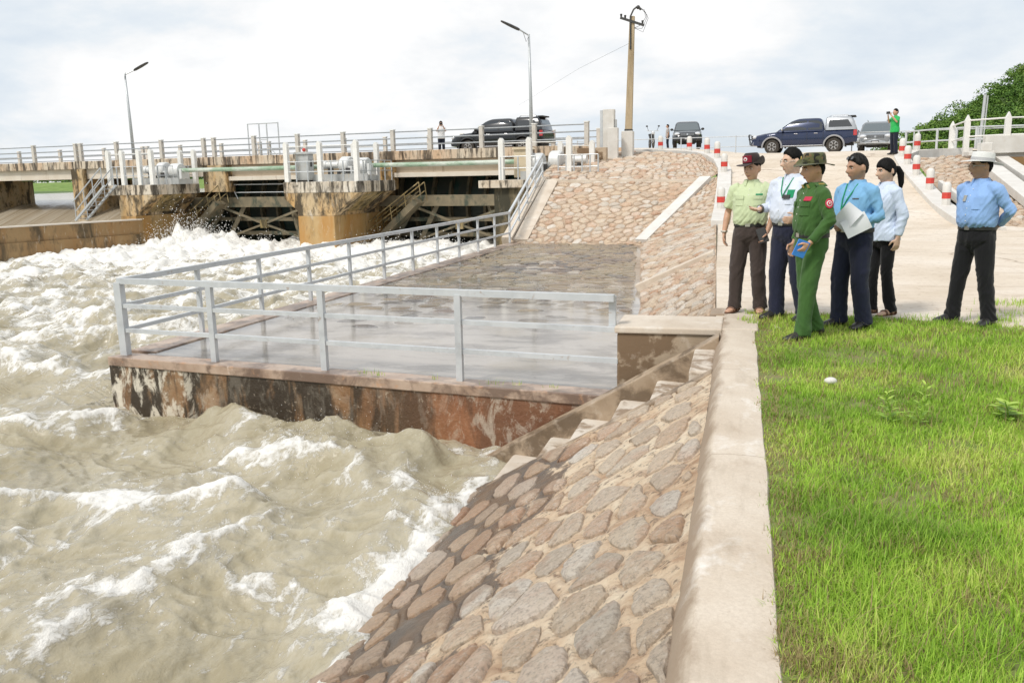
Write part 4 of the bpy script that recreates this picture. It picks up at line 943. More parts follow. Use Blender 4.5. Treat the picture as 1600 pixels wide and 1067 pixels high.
# --- radial gates
def gate(u0, u1, label, ladder):
    r = broot('radial_gate', (u0+u1)/2, 0, -2, label, 'gate'); c = ((u0+u1)/2, 0, -2); n = 9
    def P(mb, nm, m, **k): return child(mb, nm, m, r, *c, **k)
    arc = [(4.6-1.2*math.cos(a)*1.6, -2.2+3.7*i/10) for i, a in enumerate(np.linspace(-.9, .7, 11))]
    rings = [[(u, v, z) for u in (u0, u1)] for v, z in arc]
    mb = MB(); V = [p for rr in rings for p in rr]; mb.add(V, [(2*i, 2*i+1, 2*i+3, 2*i+2) for i in range(10)]); P(mb, 'skin_plate', M_gate, smooth=True)
    for i in range(n+1):                                                  # upright ribs
        u = u0+.15+(u1-u0-.3)*i/n; mb = MB()
        mb.loft([[(u-.07, v-.34, z), (u+.07, v-.34, z), (u+.07, v-.02, z), (u-.07, v-.02, z)] for v, z in arc]); P(mb, 'rib', M_gatebeam)
    mb = MB(); mb.box(u0, u1, .55, 1.7, .38, .46); P(mb, 'walkway', M_gatebeam)
    mb = MB(); mb.box(u0, u1, .50, .62, .05, .60); P(mb, 'main_beam', M_gatebeam, bevel=.01)
    mb = MB(); mb.box(u0, u1, .95, 1.15, -.72, -.52); mb.box(u0, u1, 1.1, 1.3, -1.5, -1.3); P(mb, 'cross_beam', M_gatebeam)
    mid = (u0+u1)/2; w = (u1-u0)/2
    for s_ in (-1, 1):                                                     # arms leaning out to the trunnions
        for k, zz in ((.30, .2), (.62, -.1)):
            mb = MB(); mb.tube([(mid+s_*w*k, .9, zz), (mid+s_*w*(k+.22), .3, -2.1)], .11, 4, square=True); P(mb, 'arm', M_gatebeam)
        mb = MB(); mb.tube([(mid+s_*w*.55, .45, .05), (mid, .45, -.85)], .055, 4, square=True); mb.tube([(mid, .45, -.85), (mid+s_*w*.55, .45, -1.7)], .05, 4, square=True); P(mb, 'brace', M_gatebeam)
    mb = MB(); mb.box(mid-.22, mid+.22, .36, .54, -1.07, -.63); P(mb, 'gusset', M_corbel)
    if ladder:
        ul = u1-1.7; mb = MB()
        for d in (-.18, .18): mb.tube([(ul+d, .42, .05), (ul+d+.35, .36, -1.75)], .025, 4, square=True)
        for q in range(8): mb.tube([(ul-.18+.044*q, .41, -.1-.22*q), (ul+.18+.044*q, .41, -.1-.22*q)], .018, 4, square=True)
        P(mb, 'ladder', M_galv)
    # catwalk stair coming down beside the pier, with hand rails
    ua, ub = u0+2.6, u0-.4+.6
    mb = MB(); mb.prism([(ua, .42), (ua+.3, .25), (ub+.1, -1.9), (ub-.2, -1.75)], 'y', -.55, .15); P(mb, 'stair', M_gatebeam)
    for vv in (-.5, .1):
        mb = MB(); mb.tube([(ua+.35, vv, 1.25), (ub-.6, vv, -.95)], .03, 6); mb.tube([(ua+.35, vv, .82), (ub-.6, vv, -1.35)], .025, 6)
        for q in range(5):
            t = q/4; uu = ua+.35+(ub-.95-ua)*t; mb.tube([(uu, vv, 1.25-2.2*t), (uu+.12, vv, .3-2.2*t)], .022, 6)
        P(mb, 'hand_rail', M_corbel)
    if ladder:
        mb = MB(); mb.tube([(ua+.4, .5, 1.28), (u1-1.9, .5, 1.28)], .03, 6); mb.tube([(ua+.6, .5, .85), (u1-1.7, .5, .85)], .025, 6)
        mb.tube([(ua+.4, .5, 1.28), (ua+.8, .5, .5)], .025, 6); mb.tube([(u1-1.9, .5, 1.28), (u1-1.5, .5, .5)], .025, 6); P(mb, 'hand_rail', M_galv)
    return r
gate(-20.5, -10.32, 'dark radial gate in the bay beside the weir, surf at its foot', True)
gate(-8.22, 1.12, 'dark radial gate in the bay beside the bank', False)
bw = MB(); bw.box(-20.5, 1.1, 5.2, 5.4, -2.4, 1.8); o = bw.build('gate_bay_wall', M_gate); o.matrix_world = BM; tag(o, 'dark breast wall closing the gate bays', 'wall')

# --- low wall in front of the weir bays, with the stairs to it
A, B = Vector(BL(-20.62, -3.3, 0)), Vector((-33.8, 32.6, 0))
def training_wall():
    d = (B-A); B2 = A + d*1.5; n = Vector((-d.y, d.x, 0)).normalized(); n = n if n.y < 0 else -n
    r = empty('training_wall', A, 0, 'low brown stained wall holding back the weir water', 'wall')
    def W(off0, off1, z0, z1, nm, m, **k):
        mb = MB(); q = [Vector((0, 0, 0))+n*off0, (B2-A)+n*off0, (B2-A)+n*off1, n*off1]
        mb.add([(p.x, p.y, z0) for p in q]+[(p.x, p.y, z1) for p in q], [(3, 2, 1, 0), (4, 5, 6, 7), (0, 1, 5, 4), (1, 2, 6, 5), (2, 3, 7, 6), (3, 0, 4, 7)])
        mb.build(nm, m, r, **k)
    W(-.1, .38, -2.3, -.43, 'wall_body', M_wall); W(-.12, .40, -.43, -.37, 'wall_top', M_walltop); W(.36, .50, -2.3, -1.15, 'footing', M_wall)
training_wall()
ls = broot('steel_stairs', -22.2, -3.6, -.4, 'grey steel stairs going down from the weir side platform', 'stairs'); lc = (-22.2, -3.6, -.4)
for dv_ in (0, -.75):
    mb = MB(); mb.tube([(-21.75, -3.6+dv_, 2.3), (-24.0, -3.6+dv_, .55)], .032, 6); mb.tube([(-21.75, -3.6+dv_, 1.85), (-23.8, -3.6+dv_, .1)], .026, 6)
    for t in (0, .33, .66, 1): mb.tube([(-21.75-2.1*t, -3.6+dv_, 2.3-1.7*t), (-21.75-2.1*t, -3.6+dv_, 1.3-1.7*t)], .026, 6)
    child(mb, 'hand_rail', M_galv, ls, *lc)
    mb = MB(); mb.tube([(-21.6, -3.6+dv_, 1.38), (-23.9, -3.6+dv_, -.4)], .05, 4, square=True); child(mb, 'string', M_galv, ls, *lc)
for q in range(8):
    t = (q+.5)/8; mb = MB(); mb.box(-21.65-2.25*t-.13, -21.65-2.25*t+.13, -4.33, -3.62, 1.3-1.74*t, 1.33-1.74*t); child(mb, 'tread', M_galv, ls, *lc)

# --- street lamps
def street_lamp(u, v, h, label, aim):
    r = broot('street_lamp', u, v, 2.79, label, 'street lamp', 'slim street lamps on the bridge')
    mb = MB(); mb.tube([(0, 0, 0), (-.02, 0, h*.5), (-.06, 0, h)], [.10, .075, .05], 10); mb.build('pole', M_galv, r, smooth=True)
    mb = MB(); q_ = -1 if aim < 0 else .8
    mb.tube([(-.06, 0, h-.05), (aim*.45, .35*q_, h+.22)], .035, 6); mb.build('arm', M_galv, r)
    mb = MB(); a = Vector((aim*.40, .3*q_, h+.18)); d = Vector((aim*.62, .28*q_, .32)).normalized(); s_ = d.cross(Vector((0, 0, 1))).normalized(); n = s_.cross(d)
    rings = [[a+d*t*.95+s_*w*math.cos(q)+n*hh*math.sin(q) for q in np.linspace(0, 2*math.pi, 9)[:-1]] for t, w, hh in ((0, .05, .05), (.12, .12, .07), (.5, .16, .07), (.9, .14, .05), (1, .08, .03))]
    mb.loft(rings); mb.build('lamp_head', M_dark, r, smooth=.7)
    mb = MB(); mb.tube([(-.05, -.03, h-.1), (aim*.12, -.2, h-.35), (aim*.25, -.2, h+.05)], .012, 5); mb.build('cable', M_dark, r)
street_lamp(-24.1, .3, 4.75, 'tilted grey street lamp over the weir side of the bridge', 1)
street_lamp(.2, .75, 5.1, 'tall grey street lamp beside the black pickup', -1)

# --- utility pole with crossarm
def pt_at(px, py, Yd):
    d = CF*FPX + CR*(px-HALF) - CU*(py-533.5); return Vector((0, 0, 1.6)) + d*(Yd/d.y)
M_polec = pmat('pole_concrete', (.40, .31, .19), (.48, .38, .25), 1.5, .85, layers=[((.22, .16, .09), 1.2, .5, .65, (3, 3, .3), .6)])
base, top = pt_at(981, 236, 41), pt_at(988, 26, 41)
up_ = empty('utility_pole', base - Vector((0, 0, .3)), 0, 'leaning concrete utility pole with crossarm and loose wires', 'utility pole')
L0 = top-base+Vector((0, 0, .3))
mb = MB(); mb.tube([(0, 0, 0), L0*.5, L0], [.17, .14, .11], 4, square=True); mb.build('shaft', M_polec, up_, bevel=.02)
mb = MB(); c = L0*.965; mb.tube([c+Vector((-.52, -.12, .17)), c+Vector((.55, -.12, -.22))], .05, 4, square=True); mb.build('crossarm', M_dark, up_)
for q in (-.48, -.30, .48):
    mb = MB(); mb.tube([c+Vector((q, -.12, .0-q*.35)), c+Vector((q, -.12, .16-q*.35))], [.035, .055], 8); mb.build('insulator', M_dark, up_)
mb = MB(); mb.tube([c+Vector((-.05, -.14, -1.2)), c+Vector((-.06, -.14, .2)), c+Vector((.08, -.14, .48)), c+Vector((.22, -.14, .58))], .04, 6); mb.ball(tuple(c+Vector((.28, -.14, .56))), .09, 8, 6); mb.ball(tuple(c+Vector((.38, -.14, .48))), .06, 8, 6); mb.build('cable_head', M_dark, up_)
mb = MB()
for k in (0, 1, 2):
    w0 = Vector((.28+.05*k, -.14, .55)); mb.tube([c+w0, c+w0+Vector((.28, .05*k, -.12-.1*k)), c+w0+Vector((.33, .1*k, -.45)), c+w0+Vector((.12, .05, -.75-.15*k)), c+Vector((.1, -.1, -.3))], .011, 5)
mb.build('wires', M_dark, up_)
for t, m_ in ((.06, M_dark), (.16, M_dark)):
    mb = MB(); mb.tube([L0*t, L0*(t+.045)], .176, 4, square=True); mb.build('band', m_, up_)
mb = MB(); mb.tube([c+Vector((0, -.1, -.9)), pt_at(905, 100, 60)-base, pt_at(810, 160, 80)-base], .006, 4); mb.build('service_wire', M_dark, up_)
# white pillar and gate post beside the pole
def block_thing(name, px0, px1, py0, py1, Yd, depth, m, label, cat, bev=.03):
    a, b = pt_at(px0, py1, Yd), pt_at(px1, py0, Yd)
    mb = MB(); w = b.x-a.x; h = b.z-a.z+.4
    mb.box(-w/2, w/2, -depth/2, depth/2, -.4, h-.4); o = mb.build(name, m, bevel=bev); o.location = ((a.x+b.x)/2, Yd, a.z); tag(o, label, cat); return o
pil = empty('gate_pillar', pt_at(955, 240, 40), 0, 'white pillar with grey cabinet door at the bridge end', 'pillar')
s0 = 40/1372
def pil_box(n, x0, x1, z0, z1, y0, y1, m):
    mb = MB(); mb.box(x0, x1, y0, y1, z0, z1); mb.build(n, m, pil, bevel=.015)
pil_box('upper_block', -.38, .12, -.3, 1.95, 0, .5, M_white); pil_box('lower_block', -.12, .34, -.4, 1.12, -.35, -.003, M_white)
pil_box('side_panel', -.52, -.384, -.3, 1.92, .05, .45, M_railgrey); pil_box('meter_box', .123, .22, 1.15, 1.5, .1, .3, M_cab)
block_thing('pole_footing', 972, 990, 205, 240, 40.6, .6, M_white, 'white footing block at the base of the utility pole', 'footing')
# thin road fence behind the parked cars
rf = empty('road_fence', (-4, 48, 2.3), 0, 'thin grey two-pipe fence along the far edge of the road', 'fence')
pts = [(x, 48.5 - .06*x, 0) for x in np.linspace(-9, 14, 9)]
for (x, y, _) in pts:
    mb = MB(); mb.tube([(x+4, y-48, -.2), (x+4, y-48, 1.0)], .03, 6); mb.build('post', M_railgrey, rf)
for z in (.42, .95):
    mb = MB(); mb.tube([(pts[0][0]+4, pts[0][1]-48, z), (pts[-1][0]+4, pts[-1][1]-48, z)], .022, 6); mb.build('rail', M_railgrey, rf)

# --- small channel bridge at the far right
cb = empty('channel_bridge', (9, 34.5, 1.9), 0, 'small white channel bridge with pointed white posts', 'bridge')
def cbp(n, x0, x1, y0, y1, z0, z1, m, bev=.01):
    mb = MB(); mb.box(x0-9, x1-9, y0-34.5, y1-34.5, z0-1.9, z1-1.9); mb.build(n, m, cb, bevel=bev)
cbp('parapet', 8.15, 16, 34.0, 34.35, 1.93, 2.52, M_white); cbp('deck', 8.2, 16, 34.2, 38.2, 1.58, 1.95, M_white)
cbp('girder', 8.6, 16, 34.1, 34.5, 1.35, 1.79, M_wall); cbp('abutment_wall', 9.55, 16, 34.6, 36, -.3, 1.57, M_block); cbp('wall_end', 8.45, 8.75, 34.5, 38, -.3, 1.57, M_white)
for x, y in ((7.78, 37.4), (7.85, 35.4), (8.85, 34.15), (10.4, 34.15), (12, 34.15)):
    zb = 1.85 if x < 8.5 else 2.5; zt = 3.12 if x > 7.8 else 3.0
    mb = MB(); mb.box(x-9.09, x-8.91, y-34.59, y-34.41, zb-1.9, zt-1.9); mb.prism([(x-9.09, zt-1.9), (x-8.91, zt-1.9), (x-9, zt-1.9+.2)], 'y', y-34.59, y-34.41); mb.build('post', M_whitepost, cb)
for z in (2.55, 3.12):
    mb = MB(); mb.tube([(7.78-9, 2.9, z-2.0), (7.85-9, .9, z-1.9), (8.85-9, -.35, z-1.9), (12-9, -.35, z-1.9)], .032, 6); mb.build('rail', M_whitepost, cb)
mb = MB(); mb.box(7.5-9, 8.3-9, -1.2, -.4, -.05, .10); mb.box(7.9-9, 8.25-9, -1.1, -.5, .1, .38); mb.build('step_block', M_white, cb, bevel=.02)
# grey slim posts and curved rail behind it
gr = empty('grey_railing', (7, 40, 2.1), 0, 'grey pipe railing bending round before the hill', 'railing')
gp = [(7.0, 42.6), (7.3, 41.4), (7.8, 40.2), (8.4, 39.6), (9.0, 39), (12, 38.9), (15, 38.9)]
for x, y in gp:
    mb = MB(); mb.tube([(x-7, y-40, -.2), (x-7, y-40, .95)], .05, 6); mb.build('post', M_railgrey, gr)
for z in (.45, .92):
    mb = MB(); mb.tube([(x-7, y-40, z) for x, y in gp], .035, 6); mb.build('rail', M_railgrey, gr)
mp = empty('metal_mast', (11.0, 47, 1.9), 0, 'slim grey metal mast in front of the wooded hill', 'mast')
mb = MB(); mb.tube([(0, 0, 0), (.1, 0, 2.9)], .07, 8); mb.tube([(.14, 0, 0), (.22, 0, 2.85)], .03, 6); mb.build('mast_tube', M_galv, mp)
mb = MB(); mb.tube([(.3+.5*math.cos(a)*.9, 0, .28+.35*math.sin(a)) for a in np.linspace(0, 2*math.pi, 17)], .025, 5); mb.build('cable_loop', M_galv, mp)
mb = MB(); mb.box(-.3, .5, -.2, .2, -.3, .12); mb.build('mast_base', M_cab, mp)

# ================================================================ sunken platform with its railing
PF = [Vector((-8.08, 9.5, 0)), Vector((-1.28, 8.62, 0)), Vector((-1.32, 9.5, 0)), Vector((-1.63, 14.7, 0)), Vector((-3.04, 27.3, 0)), Vector((-7.45, 28.05, 0))]
def platform_face():
    m, nt, b = nodes_of('rusty_platform_wall')
    v = coords(nt); xs = N(nt, 'ShaderNodeSeparateXYZ', {0: v}); X_ = xs.outputs[0]
    col = ramp(nt, noise(nt, v, 2.4, 7, .65, .4), [(.3, (.20, .105, .048)), (.5, (.27, .15, .07)), (.68, (.32, .21, .115))])
    # towards the bank the wall is redder, towards the corner paler with lime bloom
    tr = mth(nt, 'MULTIPLY_ADD', X_, 1/6.7, 8.0/6.7, clamp=True)
    col = mixc(nt, ramp(nt, tr, [(.55, 0.), (.8, .75)]), col, ramp(nt, noise(nt, v, 4, 6, .7), [(.35, (.26, .085, .035)), (.65, (.38, .16, .08))]))
    dk = noise(nt, coords(nt, (2.2, 2.2, .55)), 1.3, 7, .65, .3)
    col = mixc(nt, mth(nt, 'MULTIPLY', ramp(nt, dk, [(.40, 0.), (.52, .93)]), ramp(nt, tr, [(.5, 1.), (.85, .45)])), col, (.028, .022, .014))
    top = mth(nt, 'ADD', mth(nt, 'MULTIPLY', xs.outputs[2], 1.), mth(nt, 'MULTIPLY', noise(nt, coords(nt, (5, 5, .8)), 1.2, 6, .7), .5))
    col = mixc(nt, ramp(nt, mth(nt, 'ADD', top, 1.), [(.47, 0.), (.60, .75)]), col, (.035, .026, .016))
    lime = noise(nt, coords(nt, (1.6, 1.6, .8)), 3.2, 8, .72, .5)
    col = mixc(nt, mth(nt, 'MULTIPLY', ramp(nt, lime, [(.50, 0.), (.58, .95)]), ramp(nt, tr, [(.0, 1.), (.16, .85), (.24, .12), (.7, .10), (.8, .45), (1., .2)])), col, (.72, .66, .54))
    col = mixc(nt, ramp(nt, noise(nt, v, 12, 6, .7), [(.60, 0.), (.7, .6)]), col, (.60, .50, .38))
    nt.links.new(col, b.inputs['Base Color']); b.inputs['Roughness'].default_value = .55
    bump(nt, b, noise(nt, v, 11, 8, .7), .7, .03); return m
M_face = platform_face()
M_rim = pmat('wet_rim_concrete', (.36, .25, .18), (.52, .40, .31), 2.6, .30, layers=[((.15, .10, .075), 2.2, .46, .56, (1, 1, 1), .85), ((.55, .30, .16), 5, .58, .70, (1, 1, 1), .7), ((.72, .64, .54), 8, .62, .74, (1, 1, 1), .6)], bmp=(14, .5, .012))
pf = empty('platform', (-5, 18, -2.2), 0, 'sunken wet concrete platform standing out into the river', 'platform')
IP = Matrix.Translation((5, -18, 2.2))
n = len(PF); mb = MB()
mb.add([(p.x, p.y, -2.6) for p in PF]+[(p.x, p.y, -.735) for p in PF], [tuple(range(n, 2*n))]+[(i, (i+1) % n, n+(i+1) % n, n+i) for i in range(n)])
mb.build('wall_body', M_face, pf, M=IP)
def rim(a, b, w, z0, z1, nm, m, over=0.):
    a, b = Vector(a), Vector(b); d = (b-a).normalized(); s_ = Vector((-d.y, d.x, 0))
    k = 24; rings = []
    for i in range(k+1):
        p = a.lerp(b, i/k); j = .012*float(gnoise(i*.9, 3.3, 6)); e = .02*float(gnoise(i*.7, 8.3, 7))
        q0, q1 = p-s_*(over+j*.5), p+s_*(w+e)
        rings.append([(q0.x, q0.y, z0), (q0.x, q0.y, z1+j*.5), (q1.x, q1.y, z1-.01+j*.5), (q1.x, q1.y, z0)])
    mb = MB(); mb.loft(rings); mb.build(nm, m, pf, M=IP, bevel=.012)
rim(PF[0], (-1.30, 8.62, 0), .32, -.80, -.680, 'front_rim', M_rim, .02)
rim((-7.47, 28.0, 0), (-8.06, 9.93, 0), .40, -.80, -.675, 'river_rim', M_rim, .02)
# paving bed and stones, lying wet under a thin film of rain water
M_paving = pmat('wet_paving', (.46, .42, .375), (.56, .52, .47), 1.2, .35, layers=[((.17, .14, .115), 1.1, .49, .60, (1, 2.2, 1), .7), ((.40, .33, .22), .8, .52, .66, (1, 1, 1), .5)], bmp=(9, .6, .03))
mb = MB(); q = [(-7.72, 9.8), (-1.2, 8.93), (-1.63, 14.7), (-3.0, 27.25), (-7.1, 28.0)]
mb.add([(x, y, -.722) for x, y in q], [(0, 1, 2, 3, 4)]); pv = mb.build('paving', M_paving, pf, M=IP)
def pave(s, t):
    y = 11.2 + 16.4*t; xr = np.interp(y, [9, 14.7, 27.3], [-1.4, -1.7, -3.1]); xl = np.interp(y, [9, 28], [-7.6, -7.1])
    x = xl + (xr-xl)*s; z = -.740 + .014*float(sstep(11, 15, y)) + .018*float(sstep(15, 22, y)) + .016*float(gnoise(x*.8, y*.8, 77))
    return Vector((x, y, z))
def pave_material():
    m, nt, b = nodes_of('wet_paving_stone')
    v = coords(nt); rnd = N(nt, 'ShaderNodeObjectInfo').outputs['Random']
    col = ramp(nt, rnd, [(0, (.07, .06, .055)), (.25, (.20, .13, .085)), (.45, (.12, .11, .10)), (.62, (.28, .21, .13)), (.8, (.16, .11, .075)), (.92, (.46, .40, .34)), (1, (.26, .20, .11))])
    col = mixc(nt, ramp(nt, noise(nt, v, 6, 6, .7), [(.4, 0.), (.65, .6)]), col, (.11, .09, .075))
    col = mixc(nt, ramp(nt, noise(nt, v, .6, 4, .6), [(.45, 0.), (.62, .5)]), col, (.34, .27, .15))
    nt.links.new(col, b.inputs['Base Color']); b.inputs['Roughness'].default_value = .25
    bump(nt, b, noise(nt, v, 18, 6, .7), .6, .02); return m
M_pave = pave_material()
# alike stones lie directly on the platform: parts of it
stone_patch(pave, 5.2, 16.4, .42, M_pave, pf, 41, aniso=1.15, gap=.03, height=.016, dome=.012, limit=300, inside=lambda a, b: random.random() < float(sstep(.5, 5.5, b+1.2*float(gnoise(a*.7, b*.5, 12)))), weight=lambda a, b: 1/(12+b)**2)
for o in list(pf.children):
    if o.name.startswith('stone'): o.matrix_local = IP
def film_material():
    m, nt, b = nodes_of('rain_film')
    b.inputs['Base Color'].default_value = (.24, .215, .19, 1); b.inputs['Roughness'].default_value = .03; b.inputs['IOR'].default_value = 1.33
    b.inputs['Specular IOR Level'].default_value = .5
    tr = N(nt, 'ShaderNodeBsdfTransparent'); gl = N(nt, 'ShaderNodeBsdfGlossy', {'Roughness': .02, 'Color': (1, 1, 1, 1)}); fr = N(nt, 'ShaderNodeFresnel', {'IOR': 1.5})
    rip = N(nt, 'ShaderNodeBump', {'Height': noise(nt, coords(nt, (1, 2.5, 1)), 9, 4, .6, .6), 'Strength': .12, 'Distance': .01})
    for x in (gl, fr): nt.links.new(rip.outputs[0], x.inputs['Normal'])
    mx = N(nt, 'ShaderNodeMixShader', {0: fr.outputs[0], 1: tr.outputs[0], 2: gl.outputs[0]})
    out = [x for x in nt.nodes if x.type == 'OUTPUT_MATERIAL'][0]; nt.links.new(mx.outputs[0], out.inputs[0])
    nt.nodes.remove(b); return m
M_film = film_material()
mb = MB(); mb.add([(x, y, -.7025) for x, y in ((-7.72, 9.80), (-1.20, 8.93), (-1.60, 14.7), (-2.99, 27.2), (-7.12, 27.95))], [(0, 1, 2, 3, 4)])
tag(mb.build('puddle_water', M_film), 'thin sheet of rain water lying on the platform', 'puddle', kind='structure')
# --- grey steel railing
RG = M_railgrey
def bar(mb, a, b, r): mb.tube([a, b], r, 4, square=True)
rl = empty('river_railing', (-7.9, 9.68, -.67), 0, 'grey steel railing round the sunken platform, running up the stairs', 'railing')
IR = Matrix.Translation((7.9, -9.68, .67))
c0 = Vector((-7.93, 9.66, -.68)); c1 = Vector((-1.24, 8.80, -.68)); c2 = Vector((-7.42, 27.9, -.68)); c3 = Vector((-7.62, 33.9, 1.30))
zt = Vector((0, 0, .99))
def post(p, h=.97, r=.036):
    mb = MB(); bar(mb, p-Vector((0, 0, .05)), p+Vector((0, 0, h)), r); mb.build('post', RG, rl, M=IR)
post(c0, .97, .05)
for t in (.222, .468, .735): post(c0.lerp(c1, t))
mb = MB(); bar(mb, c1+Vector((-.03, .1, .66)), c1+Vector((-.03, .1, 1.0)), .036); mb.build('post', RG, rl, M=IR)
for k in range(1, 12): post(c0.lerp(c2, k/11), r=.03)
for k in range(1, 5): post(c2.lerp(c3, k/4), r=.03)
for z, r in ((.99, .036), (.66, .026), (.33, .026)):
    for a, b in ((c0, c1+Vector((.04 if z < .7 else 0, .02, 0))), (c0, c2), (c2, c3)):
        mb = MB(); bar(mb, a+Vector((0, 0, z)), b+Vector((0, 0, z)), r); mb.build('rail', RG, rl, M=IR)

# ================================================================ vehicles
def paint(name, c, c2=None, rough=.25, metal=.3): return pmat(name, c, c2 or tuple(x*.85 for x in c), 3, rough, metal, coat=.8, layers=[((.33, .26, .18), 2.2, .62, .82, (1, 1, 1.4), .35)])
def glass_mat(name, c): 
    m, nt, b = nodes_of(name); b.inputs['Base Color'].default_value = (*c, 1); b.inputs['Roughness'].default_value = .06; b.inputs['Specular IOR Level'].default_value = .9
    b.inputs['Coat Weight'].default_value = .5; return m
M_black = paint('black_car_paint', (.012, .013, .015)); M_navy = paint('navy_car_paint', (.014, .026, .075)); M_silver = paint('silver_car_paint', (.42, .44, .46), None, .3, .6)
M_carwhite = paint('white_car_paint', (.72, .73, .74)); M_greyc = paint('grey_car_paint', (.20, .205, .205)); M_dirtgrey = paint('trim_grey_paint', (.36, .36, .37))
M_glass = glass_mat('tinted_glass', (.02, .025, .03)); M_glassl = glass_mat('screen_glass', (.10, .12, .125))
M_tyre = pmat('tyre_rubber', (.030, .027, .024), (.06, .05, .04), 8, .85); M_rim_ = pmat('alloy_rim', (.46, .46, .46), (.36, .35, .34), 6, .4, .6)
M_plastic = pmat('black_plastic', (.02, .02, .02), (.035, .034, .033), 6, .6)
M_lens = glass_mat('clear_lens', (.62, .64, .66)); M_redlens = glass_mat('red_lens', (.45, .02, .02)); M_chrome = pmat('chrome', (.7, .7, .7), (.6, .6, .6), 4, .15, .9)
M_plate = pmat('number_plate', (.05, .05, .055), (.07, .07, .07), 4, .5); M_platew = pmat('plate_lettering', (.75, .75, .75), None, 4, .5)
def rrect(x0, x1, w, z, r=.12, n=5):
    pts = []
    for cx, cy, a0 in ((x1-r, w-r, 0), (x0+r, w-r, 90), (x0+r, -w+r, 180), (x1-r, -w+r, 270)):
        for k in range(n): a = R(a0+90*k/(n-1)); pts.append((cx+r*math.cos(a), cy+r*math.sin(a), z))
    return pts
def car(name, loc, rz, label, cat, body_m, cab_m=None, canopy_m=None, flare_m=None, bumper_m=None, bull=False, suv=False, rack=True, open_door=False, sill=True):
    r = empty(name, loc, rz, label, cat)
    W = .90; zsill = .44; XF, XR, RA = 1.52, -1.50, .455
    def zb(x):
        z = zsill + (.06 if abs(x) > 2.25 else 0)
        for xw in (XF, XR):
            d = abs(x-xw)
            if d < RA: z = max(z, .37 + math.sqrt(RA*RA-d*d))
        return z
    def zt(x): return float(np.interp(x, [-2.6, -2.5, 1.30, 1.9, 2.35, 2.52, 2.60], [1.02, 1.14, 1.12, 1.06, .97, .86, .70]))
    def wd(x): return float(np.interp(x, [-2.6, -2.5, -1.8, 1.6, 2.2, 2.5, 2.6], [.80, .86, W, W, .86, .72, .62]))
    xs = sorted(set([round(v, 3) for v in np.concatenate([np.linspace(-2.6, 2.6, 40), np.linspace(XF-RA, XF+RA, 15), np.linspace(XR-RA, XR+RA, 15), [2.56, 2.45]])]))
    rings = []
    for x in xs:
        t, b, w = zt(x), zb(x), wd(x); b = min(b, t-.12); half = [(0, t+.025), (w*.6, t+.015), (w*.88, t-.02), (w*.975, t-.09), (w, t-.22 if t-.22 > b+.1 else (t+b)/2), (w*.995, b+.06), (w*.97, b), (w*.5, b+.02)]
        rings.append([(x, y, z) for y, z in half] + [(x, -y, z) for y, z in half[::-1][:-1]])
    mb = MB(); mb.loft(rings); mb.build('lower_body', body_m, r, smooth=.55)
    cab = cab_m or body_m
    rear = -2.42 if suv else -1.02
    lv = [(1.09, rear, 1.36, .855), (1.20, rear+.01, 1.20, .84), (1.45, rear+.06, .84, .775), (1.66, rear+.13, .52, .70), (1.735, rear+.22, .30, .62), (1.765, rear+.4, .08, .45)]
    def wz(z): return float(np.interp(z, [a[0] for a in lv], [a[3] for a in lv]))
    def xfz(z): return float(np.interp(z, [a[0] for a in lv], [a[2] for a in lv]))
    mb = MB(); mb.loft([rrect(a, b, w, z, .13) for z, a, b, w in lv]); mb.build('cab', cab, r, smooth=.6)
    def pane(poly, s_, nm='side_window', m=M_glass, extra=0.):
        mb = MB(); mb.add([(x, s_*(wz(z)+.007+extra), z) for x, z in poly], [tuple(range(len(poly)))[::s_]]); return mb.build(nm, m, r)
    for s_ in (-1, 1):
        pane([(1.03, 1.17), (.60, 1.57), (.42, 1.635), (-.16, 1.645), (-.16, 1.17)], s_); pane([(-.24, 1.17), (-.24, 1.645), (-.70, 1.63), (-.90, 1.50), (-.93, 1.17)], s_)
        if suv: pane([(-1.05, 1.18), (-1.05, 1.63), (-2.0, 1.6), (-2.25, 1.2)], s_)
    mb = MB(); mb.add([(xfz(z)+.012, y*wz(z)*.90, z) for z, y in ((1.15, -1), (1.15, 1), (1.42, 1), (1.64, .97), (1.64, -.97), (1.42, -1))], [(0, 1, 2, 3, 4, 5)]); mb.build('windscreen', M_glassl, r)
    if not suv:
        cm = canopy_m or body_m
        cl = [(1.12, -2.54, -1.06, .855), (1.40, -2.47, -1.06, .80), (1.66, -2.36, -1.07, .73), (1.77, -2.25, -1.1, .64), (1.80, -2.1, -1.2, .45)]
        mb = MB(); mb.loft([rrect(a, b, w, z, .09) for z, a, b, w in cl]); mb.build('canopy', cm, r, smooth=.6)
        cz = lambda z: float(np.interp(z, [a[0] for a in cl], [a[3] for a in cl]))
        for s_ in (-1, 1):
            mb = MB(); mb.add([(x, s_*(cz(z)+.008), z) for x, z in ((-1.22, 1.27), (-1.22, 1.62), (-2.12, 1.62), (-2.34, 1.27))], [(0, 1, 2, 3)[::-s_]]); mb.build('canopy_window', M_glass, r)
        mb = MB(); mb.box(-2.46, -2.1, -.5, .5, 1.76, 1.83); mb.build('spoiler', M_plastic, r, bevel=.02)
        mb = MB(); mb.add([(-2.50, -.62, 1.25), (-2.50, .62, 1.25), (-2.41, .58, 1.62), (-2.41, -.58, 1.62)], [(0, 1, 2, 3)[::-1]]); mb.build('rear_window', M_glassl, r)
    if rack:
        for s_ in (-1, 1):
            x0, x1 = (-2.2, -1.2) if not suv else (-2.0, .1)
            mb = MB(); mb.tube([(x0, s_*.5, 1.80), (x0+.12, s_*.52, 1.86), (x1-.12, s_*.52, 1.86), (x1, s_*.5, 1.78)], .018, 6); mb.build('roof_rail', M_chrome, r)
